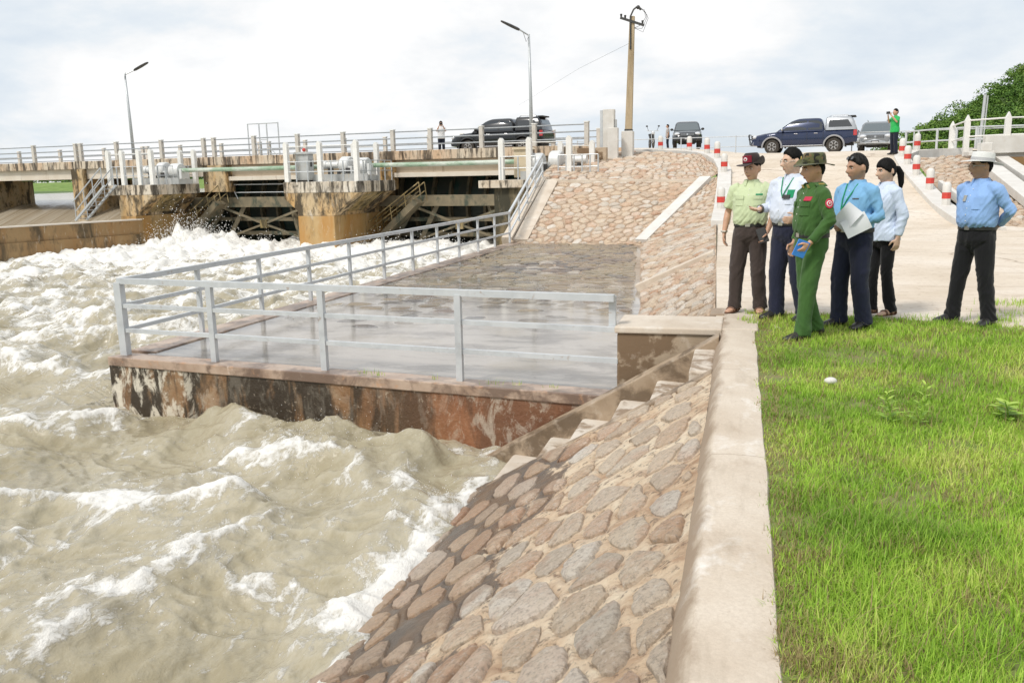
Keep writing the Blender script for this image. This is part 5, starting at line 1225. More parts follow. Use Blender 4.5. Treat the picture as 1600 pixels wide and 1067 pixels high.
    for xw in (XF, XR):
        for s_ in (-1, 1):
            w = empty('wheel', (xw, s_*.77, .37)); w.parent = r; My = Matrix.Rotation(math.pi/2, 4, 'X')
            mb = MB(); mb.lathe([(.20, -.12), (.33, -.125), (.37, -.09), (.375, 0), (.37, .09), (.33, .125), (.20, .12)], n=28, M=My); mb.build('tyre', M_tyre, w, smooth=.7)
            mb = MB(); mb.lathe([(.02, -.105), (.075, -.11), (.08, -.075), (.215, -.07), (.225, -.12), (.205, -.125), (.195, .1), (.02, .1)], n=24, M=My)
            for k in range(6):
                a = 2*math.pi*k/6; d = Vector((math.cos(a), 0, math.sin(a)))
                for sg in (-1, 1): mb.tube([d*.06+Vector((0, sg*.1, 0)), d*.215+Vector((0, sg*.1, 0))], .028, 4, square=True)
            mb.build('rim', M_rim_, w)
            mb = MB(); mb.lathe([(.12, -.02), (.20, -.02), (.20, .02), (.12, .02)], n=20, M=My); mb.build('brake', M_plastic, w)
            fm = flare_m or body_m; n = 16; ri = []
            for k in range(n+1):
                a = R(-8+196*k/n); ri.append([(xw+q*math.cos(a), s_*yy, .37+q*math.sin(a)) for q, yy in ((RA-.012, .80), (RA-.005, .925), (RA+.035, .935), (RA+.075, .895))])
            mb = MB(); mb.loft(ri, closed=False); mb.build('wheel_arch', fm, r, smooth=.8)
    mb = MB()
    for xw in (XF, XR): mb.box(xw-.5, xw+.5, -.62, .62, .42, .86)
    mb.box(-2.4, 2.3, -.55, .55, .36, .5); o = mb.build('underbody', M_plastic, r); o['kind'] = 'stuff'
    for s_ in (-1, 1):
        if sill:
            mb = MB(); mb.box(-.98, .98, s_*.88-.07, s_*.88+.07, .36, .42); mb.build('side_step', M_dirtgrey, r, bevel=.02)
        for x in (.35, -.62):
            mb = MB(); mb.tube([(x-.09, s_*.905, .99), (x+.09, s_*.905, .995)], .016, 6); mb.build('door_handle', M_chrome, r)
        for x in (1.02, -.2, -.98):
            mb = MB(); mb.box(x-.006, x+.006, s_*.898-.006, s_*.898+.006, .55, 1.07); mb.build('door_seam', M_plastic, r)
        mb = MB(); mb.ball((1.02, s_*.98, 1.22), (.06, .11, .08), 10, 8); mb.tube([(1.0, s_*.83, 1.16), (1.02, s_*.92, 1.2)], .02, 6); mb.build('mirror', M_plastic if body_m is not M_navy else M_chrome, r, smooth=.7)
        mb = MB(); mb.ball((2.40, s_*.62, .88), (.14, .19, .10), 12, 8); mb.build('headlight', M_lens, r, smooth=True)
        mb = MB(); mb.ball((2.50, s_*.60, .62), (.09, .08, .07), 10, 6); mb.build('fog_lamp', M_lens, r, smooth=True)
        mb = MB(); mb.box(-2.575, -2.40, s_*.84-.06, s_*.84+.055, .82, 1.10); mb.build('tail_light', M_redlens, r, bevel=.03)
    bmp_ = bumper_m or body_m
    mb = MB(); mb.loft([[(x, y, z) for x, z in ((2.3, .42), (2.62, .44), (2.66, .56), (2.60, .72), (2.3, .74))] if abs(y) < .5 else [(x-.16*(abs(y)-.5)/.35, y, z) for x, z in ((2.3, .42), (2.60, .46), (2.62, .56), (2.56, .70), (2.3, .72))] for y in (-.86, -.7, -.5, 0, .5, .7, .86)]); mb.build('front_bumper', bmp_, r, smooth=.7)
    mb = MB(); mb.box(-2.70, -2.45, -.8, .8, .48, .66); mb.build('rear_bumper', M_silver if bull else bmp_, r, bevel=.04)
    mb = MB(); mb.box(2.50, 2.585, -.44, .44, .76, .93); mb.build('grille', M_plastic, r, bevel=.02)
    for k in range(3):
        mb = MB(); mb.box(2.587, 2.598, -.42, .42, .785+.05*k, .80+.05*k); mb.build('grille_bar', M_chrome if body_m is not M_navy else M_dirtgrey, r)
    mb = MB(); mb.lathe([(.01, -.01), (.055, -.01), (.055, .01), (.01, .01)], (2.605, 0, .85), 12, M=Matrix.Rotation(math.pi/2, 4, 'Y')); mb.build('badge', M_chrome, r)
    pl = MB(); pl.box(2.665, 2.68, -.2, .2, .50, .64); po = pl.build('number_plate', M_plate, r)
    mb = MB()
    for k in range(6): mb.box(2.681, 2.684, -.155+.055*k, -.118+.055*k, .545, .595)
    mb.build('plate_marks', M_platew, po); 
    mb = MB(); mb.box(2.655, 2.668, -.45, .45, .47, .49); mb.build('intake', M_plastic, r)
    mb = MB(); mb.box(1.25, 1.34, -.62, .62, 1.115, 1.145); mb.build('wiper_cowl', M_plastic, r)
    if bull:
        mb = MB(); y = .42
        mb.tube([(2.62, -.80, .62), (2.72, -.70, .95), (2.74, -.45, 1.02), (2.74, .45, 1.02), (2.72, .70, .95), (2.62, .80, .62)], .034, 8)
        mb.tube([(2.70, -.72, .78), (2.74, 0, .80), (2.70, .72, .78)], .028, 8)
        for s_ in (-1, 1): mb.tube([(2.68, s_*y, .5), (2.74, s_*y, 1.02)], .03, 8)
        mb.build('bull_bar', M_plastic, r, smooth=True)
    if open_door:
        mb = MB(); M = Matrix.Translation((1.02, .9, 0)) @ Matrix.Rotation(R(62), 4, 'Z')
        mb.box(-1.15, 0, 0, .07, .5, 1.10, M=M); mb.build('open_door', body_m, r, bevel=.02)
        mb = MB()
        for a, b in (((-.02, .03, 1.1), (-.42, .0, 1.62)), ((-.42, 0, 1.62), (-1.1, 0, 1.64)), ((-1.1, 0, 1.64), (-1.13, .03, 1.1))): mb.tube([M @ Vector(a), M @ Vector(b)], .03, 6)
        mb.build('door_frame', body_m, r)
        mb = MB(); mb.add([M @ Vector(p) for p in ((-.06, .03, 1.1), (-.43, .02, 1.6), (-1.08, .02, 1.62), (-1.1, .03, 1.1))], [(0, 1, 2, 3)]); mb.build('door_window', M_glassl, r)
    return r
# positions found from the wheels on the road
bridge_dir = math.pi - SK
p = Vector(BL(-2.55, 3.6, 2.55)); car('pickup_truck', p, bridge_dir, 'black double cab pickup with matching canopy on the bridge', 'pickup', M_black)
bl = pt_at(1256, 237, 48.5); bl.z = float(zground(bl.x, bl.y)); car('pickup_truck', bl, R(171), 'navy pickup with pale canopy and silver wheel arches on the road', 'pickup', M_navy, None, M_silver, M_dirtgrey, None, True)
p = pt_at(1073, 233, 59.5); p.z = float(zground(p.x, p.y))+.02; car('parked_car', p, R(-86), 'black car parked head-on at the end of the bridge', 'car', M_black, suv=True, open_door=False, rack=False)
p = pt_at(1368, 237, 54.5); p.z = float(zground(p.x, p.y)); car('parked_car', p, R(-99), 'grey off-road car with pale bumper behind the man in green', 'car', M_greyc, suv=True, bumper_m=M_silver, rack=True)
# motorcycle
mp_ = pt_at(1018, 232, 54.5)
mc = empty('motorcycle', (mp_.x, mp_.y, float(zground(mp_.x, mp_.y))), R(-75), 'black motorcycle leaning on its stand near the utility pole', 'motorcycle')
My = Matrix.Rotation(math.pi/2, 4, 'X')
for x in (-.62, .62):
    mb = MB(); mb.tube([(x+.27*math.cos(a), 0, .28+.27*math.sin(a)) for a in np.linspace(0, 2*math.pi, 21)], .045, 8); w = mb.build('wheel', M_tyre, mc, smooth=True)
    mb = MB()
    for k in range(6): a = 2*math.pi*k/6; mb.tube([(x, 0, .28), (x+.24*math.cos(a), 0, .28+.24*math.sin(a))], .014, 5)
    mb.tube([(x, -.07, .28), (x, .07, .28)], .04, 8); mb.build('spokes', M_rim_, w)
mb = MB(); mb.tube([(.62, .08, .28), (.40, .08, .95)], .025, 6); mb.tube([(.62, -.08, .28), (.40, -.08, .95)], .025, 6); mb.build('fork', M_chrome, mc)
mb = MB(); mb.loft([[(x, w*math.cos(a), z+h*math.sin(a)) for a in np.linspace(0, 2*math.pi, 13)[:-1]] for x, w, z, h in ((.42, .06, .75, .14), (.2, .13, .62, .22), (-.1, .12, .60, .2), (-.4, .12, .72, .08), (-.8, .08, .82, .05))]); mb.build('body', M_plastic, mc, smooth=True)
mb = MB(); mb.box(-.12, .25, -.12, .12, .28, .55); mb.tube([(-.1, .14, .3), (-.8, .16, .34)], .045, 8); mb.build('engine', M_dark, mc, bevel=.03)
mb = MB(); mb.ball((-.3, 0, .80), (.38, .13, .06), 12, 8); mb.build('seat', M_plastic, mc, smooth=True)
mb = MB(); mb.tube([(.36, -.36, 1.0), (.42, -.1, .98), (.42, .1, .98), (.36, .36, 1.0)], .018, 6); mb.build('handlebar', M_chrome, mc)
mb = MB(); mb.ball((.52, 0, .88), (.09, .11, .11), 10, 8); mb.build('headlight', M_lens, mc, smooth=True)
for s_ in (-1, 1):
    mb = MB(); mb.tube([(.40, s_*.26, 1.0), (.42, s_*.34, 1.22)], .012, 5); mb.ball((.42, s_*.36, 1.27), (.03, .07, .05), 8, 6); mb.build('mirror', M_plastic, mc)

# ================================================================ people
TMP = bpy.data.scenes.new('bake')
def bake(mb, voxel, smooth=4):
    """union of overlapping closed shapes as one continuous skin"""
    me = mb.mesh('bake'); o = bpy.data.objects.new('bake', me); TMP.collection.objects.link(o)
    m = o.modifiers.new('r', 'REMESH'); m.mode = 'VOXEL'; m.voxel_size = voxel; m.adaptivity = 0
    if smooth: s_ = o.modifiers.new('s', 'SMOOTH'); s_.factor = .5; s_.iterations = smooth
    with bpy.context.temp_override(scene=TMP, view_layer=TMP.view_layers[0]): dg = bpy.context.evaluated_depsgraph_get()
    res = bpy.data.meshes.new_from_object(o.evaluated_get(dg))
    V = np.empty(len(res.vertices)*3, np.float32); res.vertices.foreach_get('co', V); V = V.reshape(-1, 3).astype(float)
    Nn = np.empty(len(res.vertices)*3, np.float32); res.vertices.foreach_get('normal', Nn); Nn = Nn.reshape(-1, 3)
    Fq = [tuple(p.vertices) for p in res.polygons]
    bpy.data.objects.remove(o); bpy.data.meshes.remove(me); bpy.data.meshes.remove(res)
    return V, Nn, Fq
def skin_obj(name, V, Fq, m, parent=None):
    me = bpy.data.meshes.new(name); me.from_pydata(V.tolist(), [], Fq); me.materials.append(m)
    me.polygons.foreach_set('use_smooth', [True]*len(me.polygons))
    o = bpy.data.objects.new(name, me); COL.objects.link(o)
    if parent is not None: o.parent = parent
    return o
def skin_mat(name, c):
    m, nt, b = nodes_of(name); v = coords(nt)
    col = ramp(nt, noise(nt, v, 14, 4, .6), [(.3, tuple(x*.86 for x in c)), (.7, tuple(min(1, x*1.1) for x in c))])
    nt.links.new(col, b.inputs['Base Color']); b.inputs['Roughness'].default_value = .48; b.inputs['Subsurface Weight'].default_value = .08; b.inputs['Subsurface Radius'].default_value = (.01, .004, .002)
    bump(nt, b, noise(nt, v, 120, 3, .6), .15, .002); return m
def cloth_mat(name, c, rough=.85, c2=None, weave=260, camo=None):
    m, nt, b = nodes_of(name); v = coords(nt)
    col = ramp(nt, noise(nt, v, 5, 5, .6), [(.3, tuple(x*.90 for x in c)), (.7, c2 or tuple(min(1, x*1.06) for x in c))])
    if camo:
        for k, (cc, lo) in enumerate(camo): col = mixc(nt, ramp(nt, noise(nt, coords(nt, loc=(k*3.3, 1, k)), 16, 3, .5, .6), [(lo, 0.), (lo+.02, 1.)]), col, cc)
    nt.links.new(col, b.inputs['Base Color']); b.inputs['Roughness'].default_value = rough; b.inputs['Specular IOR Level'].default_value = .25
    b.inputs['Sheen Weight'].default_value = .15
    h = mth(nt, 'ADD', mth(nt, 'MULTIPLY', noise(nt, coords(nt, (1, 1, .45)), 9, 3, .5, 1.6), 1.), mth(nt, 'MULTIPLY', noise(nt, v, weave, 2, .5), .10))
    bump(nt, b, h, .40, .022); return m
SK1 = skin_mat('skin_tan', (.55, .32, .21)); SK2 = skin_mat('skin_light_tan', (.62, .41, .295)); SK3 = skin_mat('skin_brown', (.45, .26, .17))
M_hair = pmat('black_hair', (.005, .0045, .0045), (.012, .011, .010), 60, .65, spec=.12, mscale=(1, 1, .25), bmp=(90, .6, .006)); M_hairg = pmat('greying_hair', (.007, .0065, .006), (.035, .033, .031), 70, .7, spec=.12, mscale=(1, 1, .3), bmp=(90, .6, .006))
M_eye = pmat('eye_white', (.62, .58, .54), None, 4, .2); M_iris = pmat('dark_iris', (.015, .01, .008), None, 4, .15); M_lip = pmat('lip', (.30, .12, .09), None, 8, .45)
M_shoe = pmat('black_shoe', (.015, .014, .013), (.03, .028, .026), 8, .4); M_sandal = pmat('brown_sandal', (.11, .05, .028), (.16, .08, .045), 8, .5)
M_belt = pmat('black_belt', (.014, .013, .012), (.025, .022, .02), 8, .4); M_metal = pmat('buckle', (.55, .52, .45), None, 4, .3, .8)
M_lany = cloth_mat('green_lanyard', (.02, .28, .13)); M_paper = pmat('paper', (.74, .75, .78), (.68, .70, .74), 4, .8)

def head_fn(dx, dy, dz):
    """unit direction (front +y) to a point of a head 0.23 m tall"""
    x, y, z = dx*.0745, dy*.094, dz*.117
    low = np.clip(-dz, 0, 1); fr = np.clip(dy, 0, 1); bk = np.clip(-dy, 0, 1)
    x = x*(1-.26*low**1.3); y = y - .0*bk - .004*fr*np.clip(dz-.3, 0, 1); y = np.where(dy < 0, y*(1-.42*low**1.1), y*(1+.05*low)); y = y + .012*fr*low**2
    z = z - .004*fr*low
    g = lambda cx, cz, sx, sz: np.exp(-((x-cx)/sx)**2-((z-cz)/sz)**2)*sstep(.05, .5, dy)
    y = y + .029*g(0, -.022, .0135, .015)*1.0 + .017*g(0, .000, .011, .022) + .006*g(0, .032, .05, .011)
    y = y - .013*g(-.032, .011, .018, .012) - .013*g(.032, .011, .018, .012)
    y = y + .008*g(0, -.060, .022, .010) + .010*g(0, -.098, .022, .013) - .005*g(0, -.080, .022, .007)
    y = y + .004*g(-.042, -.022, .017, .018) + .004*g(.042, -.022, .017, .018)
    return x, y, z
def head_grid(nu=40, nv=30):
    a = np.linspace(0, 2*math.pi, nu, endpoint=False); b = np.linspace(.04, math.pi-.04, nv)
    A, B_ = np.meshgrid(a, b, indexing='ij'); return np.sin(B_)*np.sin(A), np.sin(B_)*np.cos(A), -np.cos(B_)
def head_mesh(mb, M):
    dx, dy, dz = head_grid(56, 40); x, y, z = head_fn(dx, dy, dz)
    mb.loft([[M @ Vector((x[i, j], y[i, j], z[i, j])) for i in range(56)] for j in range(40)])
    for s_ in (-1, 1):                                         # ears
        rings = []
        for t, w, h in ((-.012, .012, .022), (.0, .017, .031), (.010, .019, .034), (.014, .013, .027)):
            rings.append([M @ Vector((s_*(.075+t), -.010+w*math.cos(a)-t*.7, -.006+h*math.sin(a))) for a in np.linspace(0, 2*math.pi, 11)[:-1]])
        mb.loft(rings)
HAIRLINE = ([0, .5, .85, 1.1, 1.3, 1.5, 1.8, 1.98, 2.2, 2.6, 3.15], [.66, .62, .50, .34, .20, .24, .26, -.05, -.40, -.52, -.54])
def hair_obj(M, m, parent, thick=.014, top=.006, line=HAIRLINE, seed=1, name='hair'):
    nu, nv = 64, 48; dx, dy, dz = head_grid(nu, nv); x, y, z = head_fn(dx, dy, dz)
    az = np.abs(np.arctan2(dx, dy)); hl = np.interp(az, *line) + .05*gnoise(az*9+seed, az*0+seed, seed) + .04*gnoise(az*26+seed, az*0+seed, seed+1)
    t = sstep(-.06, .12, dz-hl); off = -.006 + t*(thick+.006+top*np.clip(dz, 0, 1)) + t*.0035*fbm(dx*13+seed, dz*9+dy*8, seed, 3)
    L = np.sqrt(x*x+y*y+z*z); P = np.stack([x*(1+off/L), y*(1+off/L), z*(1+off/L)], -1)
    mb = MB(); mb.loft([[M @ Vector(P[i, j]) for i in range(nu)] for j in range(nv)]); return mb.build(name, m, parent, smooth=True)
def frame_from(d, nrm):
    d = Vector(d).normalized(); n = Vector(nrm); n = (n-d*n.dot(d)).normalized(); s_ = d.cross(n); return d, n, s_
def hand(mb, wrist, d, palm, side, curl=.5, k=1., splay=.08):
    """wrist point, direction of the fingers, palm normal; side +1 puts the thumb on the d x palm side"""
    w = Vector(wrist); d, n, s_ = frame_from(d, palm); s_ = s_*side
    rings = []
    for t, hw, ht in ((-.03, .026, .020), (.0, .027, .019), (.03, .036, .017), (.06, .042, .016), (.088, .041, .014), (.098, .036, .010)):
        c = w+d*t*k; rings.append([c+s_*hw*k*math.cos(a)+n*ht*k*math.sin(a) for a in np.linspace(0, 2*math.pi, 13)[:-1]])
    mb.loft(rings)
    for i, ln in enumerate((.070, .080, .075, .058)):
        o = (.032-.0215*i); f = (s_*(o*splay*4/ .032*.1)+d).normalized()
        p0 = w+d*.085*k+s_*o*k; pts = [p0]; cd = f; a = curl
        for q, sh in enumerate((.42, .32, .26)):
            ca = a*(.7+.35*q); cd = (cd*math.cos(ca)+n*math.sin(ca)).normalized(); pts.append(pts[-1]+cd*ln*sh*k)
        mb.tube(pts, [.0098*k, .0092*k, .0085*k, .0068*k], 8)
    t0 = w+d*.028*k+s_*.030*k; t1 = t0+(d*.55+s_*.75+n*.25).normalized()*.038*k; t2 = t1+(d*.9+s_*.25+n*(.25+curl*.5)).normalized()*.032*k; t3 = t2+(d*.9-s_*.1+n*(.3+curl*.5)).normalized()*.024*k
    mb.tube([t0-s_*.012, t1, t2, t3], [.015*k, .0125*k, .0105*k, .008*k], 8)
def ell(c, rx, ry, z, n=24, p=2.5, tilt=0.):
    out = []
    for i in range(n):
        a = 2*math.pi*i/n; ca, sa = math.cos(a), math.sin(a)
        x = rx*abs(ca)**(2/p)*(1 if ca > 0 else -1); y = ry*abs(sa)**(2/p)*(1 if sa > 0 else -1)
        out.append((c[0]+x, c[1]+y, z+tilt*y))
    return out
def folds(V, Nn, amp, seed, joints=(), long_=True):
    u = V[:, 0]*1.2+V[:, 1]*.9; w = V[:, 2]
    d = fbm(u*11+seed, w*(2.2 if long_ else 4.5)+u*2, seed, 3)*.55
    for k, (jx, jy, jz, r, f) in enumerate(joints):
        q = np.exp(-((V[:, 0]-jx)**2+(V[:, 1]-jy)**2+(V[:, 2]-jz)**2)/(r*r))
        sl = (1.1, -.9, .6)[k % 3]; d = d + q*f*.75*(1-2.2*np.abs(gnoise(u*4+seed*1.7+k, (w+u*sl)*15+k, seed+3)))
    d = d + .55*np.clip(1-3.2*np.abs(gnoise(u*4.5+seed*2.3, (w+u*.8)*(5 if long_ else 9), seed+9)), 0, 1)*sstep(-.2, .3, gnoise(u*3, w*3, seed+11))
    return V + Nn*(amp*d)[:, None]

def person(label, loc, rz, h=1.70, skin=SK1, shirt=None, trousers=None, shoes=M_shoe, belly=0., arms=None, legs=None, head=(0, 0, 0), sleeve='long', hair=M_hair, hairline=HAIRLINE, hat=None, glasses=None,
           belt=True, width=1., voxel=.0086, lean=0., tuck=True, collar=True, hair_kw=None, detail=True, group=None, female=False, leg_w=1.):
    k = h/1.70
    ROOT = bpy.data.objects.new('person', bpy.data.meshes.new('person'))
    arms = arms or {}; legs = legs or {}
    A = {}
    for nm, s_ in (('R', 1), ('L', -1)):
        d = dict(el=(.235*s_, -.03, 1.11), wr=(.245*s_, .03, .87), hd=(0, .12, -1), pn=(-s_, 0, 0), side=None, curl=.45); d.update(arms.get(nm, {})); A[nm] = d
    LG = {}
    for nm, s_ in (('R', 1), ('L', -1)):
        d = dict(kn=(.10*s_, .015, .48), an=(.11*s_, -.03, .085), yaw=-8*s_); d.update(legs.get(nm, {})); LG[nm] = d
    sw = .165*width*(.92 if female else 1); SH = {'R': Vector((sw, lean*1.36, 1.368)), 'L': Vector((-sw, lean*1.36, 1.368))}
    HP_ = {'R': Vector((.088, 0, .88)), 'L': Vector((-.088, 0, .88))}
    hy, hp, hr = head
    HM = Matrix.Translation((0, .012+lean*1.55, 1.576)) @ Matrix.Rotation(R(hy), 4, 'Z') @ Matrix.Rotation(R(hp), 4, 'X') @ Matrix.Rotation(R(hr), 4, 'Y') @ Matrix.Scale(1.06, 4)
    b = MB(); head_mesh(b, HM)
    b.tube([(0, lean*1.36-.012, 1.36), (0, lean*1.45-.006, 1.44), HM @ Vector((0, -.028, -.045))], [.062, .051, .050], 14)
    b.loft([ell((0, lean*z), rx*width, ry, z) for z, rx, ry in ((.86, .13, .09), (1.02, .125, .085), (1.22, .15, .095), (1.36, .13, .075), (1.41, .07, .05))])
    for nm, s_ in (('R', 1), ('L', -1)):
        a = A[nm]; el, wr = Vector(a['el']), Vector(a['wr'])
        b.tube([SH[nm], SH[nm].lerp(el, .5), el, el.lerp(wr, .35), wr], [.045, .042, .037, .039, .026], 12)
        hand(b, wr, a['hd'], a['pn'], a['side'] if a['side'] else (1 if nm == 'R' else -1), a['curl'])
        L_ = LG[nm]; kn, an = Vector(L_['kn']), Vector(L_['an'])
        b.tube([HP_[nm], HP_[nm].lerp(kn, .5), kn, kn.lerp(an, .4), an], [.075, .068, .05, .048, .036], 12)
        fd = Vector((math.sin(R(-L_['yaw'])), math.cos(R(-L_['yaw'])), 0)); fs = Vector((fd.y, -fd.x, 0))
        rings = [[an+fd*t+fs*w*math.cos(q)+Vector((0, 0, zc+hh*math.sin(q))) for q in np.linspace(0, 2*math.pi, 13)[:-1]] for t, w, zc, hh in ((-.06, .024, -.045, .03), (-.02, .033, -.03, .045), (.05, .038, -.042, .036), (.11, .042, -.055, .024), (.16, .036, -.06, .018), (.185, .02, -.063, .012))]
        b.loft(rings)
    V, Nn, Fq = bake(b, voxel, 2)
    bpy.data.objects.remove(ROOT)
    body = skin_obj('person', V*k, Fq, skin); body.location = loc; body.rotation_euler = (0, 0, rz)
    tag(body, label, 'person', group)
    S4 = Matrix.Scale(k, 4)
    def part(mb, nm, m, parent=None, **kw):
        mb.xform(S4); return mb.build(nm, m, parent or body, **kw)
    vx = max(voxel, .0098)
    # ---- trousers
    t = MB(); wr_ = 1.0+.0*belly
    zwa = 1.01
    t.loft([ell((0, .0+lean*.9), rx, ry, z, p=2.6) for z, rx, ry in ((.74, .05, .05), (.80, .150, .105), (.86, .176*(1.02 if female else 1), .128+belly*.15), (.93, .170*wr_, .125+belly*.3), (zwa, .155*width, .112+belly*.55))])
    jt = []
    for nm, s_ in (('R', 1), ('L', -1)):
        L_ = LG[nm]; kn, an = Vector(L_['kn']), Vector(L_['an']); lo_ = an+Vector((0, .0, -.035)); e = leg_w
        hpx = HP_[nm]
        t.tube([hpx+Vector((0, 0, .03)), hpx.lerp(kn, .3), hpx.lerp(kn, .65), kn, kn.lerp(lo_, .4), kn.lerp(lo_, .8), lo_], [.092*e, .095*e, .087*e, .077*e, .072*e, .070*e, .076*e], 16)
        jt += [(kn.x, kn.y-.03, kn.z, .12, .8), (an.x, an.y, an.z+.03, .13, 1.2), (hpx.x, .08, hpx.z-.03, .12, .7)]
    V, Nn, Fq = bake(t, vx, 5); V = folds(V, Nn, .0105, 3+int(abs(loc[0])*7) % 9, jt)
    skin_obj('trousers', V*k, Fq, trousers, body)
    # ---- shirt
    s = MB(); zb_ = .975 if tuck else .86
    bl_ = belly
    prof = [(zb_, .160*width, .117+bl_*.55, .0), (1.03, .172*width, .128+bl_*.9, .006+bl_*.25), (1.10, .174*width, .130+bl_, .008+bl_*.3), (1.20, .178*width, .130+bl_*.6, .008+bl_*.15), (1.29, .182*width, .126+bl_*.2, .004), (1.365, .165*width, .104, -.006), (1.415, .110*width, .078, -.010), (1.445, .066, .062, -.008), (1.46, .060, .058, -.004)]
    if female: prof = [(z, rx*(.90 if z < 1.2 else .95), ry*(1.0+.12*math.exp(-((z-1.24)/.06)**2)), yo+.012*math.exp(-((z-1.24)/.06)**2)) for z, rx, ry, yo in prof]
    if not tuck: prof = [(.83, .196, .150, .0), (.92, .190, .146, 0)] + prof[1:]
    s.loft([ell((0, yo+lean*z), rx, ry, z, 28, 2.4) for z, rx, ry, yo in prof])
    js = [(0, .1, 1.02, .14, 1.0), (.12, .05, 1.0, .12, 1.0), (-.12, .05, 1.0, .12, 1.0)]
    for nm, s_ in (('R', 1), ('L', -1)):
        a = A[nm]; el, wr = Vector(a['el']), Vector(a['wr']); sh = SH[nm]
        if sleeve == 'long': s.tube([sh-Vector((s_*.05, 0, -.01)), sh+Vector((s_*.012, 0, -.012)), sh.lerp(el, .5), el, el.lerp(wr, .5), el.lerp(wr, .93)], [.064, .064, .058, .052, .048, .038], 16)
        else: s.tube([sh-Vector((s_*.05, 0, -.01)), sh+Vector((s_*.012, 0, -.012)), sh.lerp(el, .45), sh.lerp(el, .82)], [.064, .065, .066, .071], 16)
        js += [(el.x, el.y, el.z, .11, 1.3), (sh.x, .06, sh.z-.08, .10, 1.0)]
    V, Nn, Fq = bake(s, vx, 4); V = folds(V, Nn, .0115, 5+int(abs(loc[1])*5) % 9, js, False)
    so = skin_obj('shirt', V*k, Fq, shirt, body)
    if detail:
        lz = lambda z: lean*z
        if collar:
            for s_ in (-1, 1):
                mb = MB(); Y0 = lz(1.44)-.006
                rings = []
                for q in np.linspace(0, 1, 9):
                    a = R(178-152*q)*1.0; rr = .064+.004*q; drop = .018+.030*q**2
                    p = Vector((s_*rr*math.sin(a), Y0-rr*math.cos(a)*-1*(-1) if False else Y0+rr*math.cos(a)*1.0, 1.452-.012*q)); o_ = Vector((s_*math.sin(a), math.cos(a), 0))
                    rings.append([p+Vector((0, 0, .018)), p+o_*.010+Vector((0, 0, .016)), p+o_*(.022+.012*q)+Vector((0, 0, -drop)), p+o_*.012+Vector((0, 0, -drop+.006))])
                mb.loft(rings); part(mb, 'collar', shirt, smooth=.8)
        if belt:
            mb = MB(); rings = []
            for z, e in ((.958, 0), (.960, .006), (1.000, .006), (1.002, 0)):
                rings.append(ell((0, lz(.98)+.0), .163*width+e, .120+bl_*.56+e, z, 32, 2.5))
            mb.loft(rings, caps=False); bo = part(mb, 'belt', M_belt, smooth=.8)
            mb = MB(); fy = lz(.98)+.120+bl_*.56+.005; mb.box(-.026, .026, fy, fy+.007, .960, 1.0); part(mb, 'buckle', M_metal, bo)
        # placket with buttons
        mb = MB()
        for z in np.linspace(1.05, 1.36, 6):
            pz = [q for q in prof]; ry = np.interp(z, [q[0] for q in pz], [q[2] for q in pz]); yo = np.interp(z, [q[0] for q in pz], [q[3] for q in pz]); mb.ball((0, ry+yo+lz(z)+.001, z), (.006, .004, .006), 6, 4)
        o = part(mb, 'buttons', M_whitepost); o['kind'] = 'stuff'
        # face: eyes, brows, mouth
        for s_ in (-1, 1):
            mb = MB(); mb.ball((s_*.031, .0725, .0105), (.0125, .0095, .0058), 10, 6); mb.xform(HM); ey = part(mb, 'eye', M_eye, smooth=True)
            mb = MB(); mb.ball((s_*.031, .0795, .0105), (.0058, .0035, .0055), 8, 6); mb.xform(HM); part(mb, 'iris', M_iris, ey, smooth=True)
            mb = MB(); mb.tube([(s_*.014, .0895, .026), (s_*.030, .0870, .031), (s_*.047, .0755, .027)], [.0042, .0050, .003], 6); mb.xform(HM); part(mb, 'eyebrow', M_hair)
        mb = MB(); mb.tube([(-.021, .0825, -.057), (-.008, .0915, -.0555), (.008, .0915, -.0555), (.021, .0825, -.057)], [.0015, .0036, .0036, .0015], 6); mb.tube([(-.018, .0825, -.0615), (0, .0915, -.063), (.018, .0825, -.0615)], [.0015, .0042, .0015], 6); mb.xform(HM); part(mb, 'lips', M_lip, smooth=True)
    if hair:
        kw = hair_kw or {}; hair_obj(S4 @ HM, hair, body, line=hairline, **kw)
    for nm, s_ in (('R', 1), ('L', -1)):
        L_ = LG[nm]; an = Vector(L_['an']); fd = Vector((math.sin(R(-L_['yaw'])), math.cos(R(-L_['yaw'])), 0)); fs = Vector((fd.y, -fd.x, 0)); z0 = an.z
        if shoes is M_sandal:
            mb = MB(); mb.loft([[an+fd*t+fs*w*math.cos(q)+Vector((0, 0, -z0+.012+.012*math.sin(q))) for q in np.linspace(0, 2*math.pi, 13)[:-1]] for t, w in ((-.075, .02), (-.05, .036), (.05, .042), (.12, .048), (.18, .03), (.20, .012))])
            sh_ = part(mb, 'sandal', shoes, smooth=.8)
            for t, w, hh in ((.02, .045, .062), (.09, .050, .042), (-.05, .036, .07)):
                mb = MB(); mb.tube([an+fd*t+fs*w*math.cos(q)+Vector((0, 0, -z0+.02+hh*math.sin(q))) for q in np.linspace(0, math.pi, 9)], .012, 6); part(mb, 'strap', shoes, sh_, smooth=True)
        else:
            mb = MB(); mb.loft([[an+fd*t+fs*w*math.cos(q)+Vector((0, 0, -z0+max(.004, zc+hh*math.sin(q)))) for q in np.linspace(0, 2*math.pi, 15)[:-1]] for t, w, zc, hh in ((-.085, .015, .04, .03), (-.07, .036, .045, .045), (-.02, .042, .055, .065), (.05, .044, .045, .055), (.12, .050, .034, .036), (.18, .042, .026, .026), (.205, .018, .022, .016))])
            part(mb, 'shoe', shoes, smooth=.9)
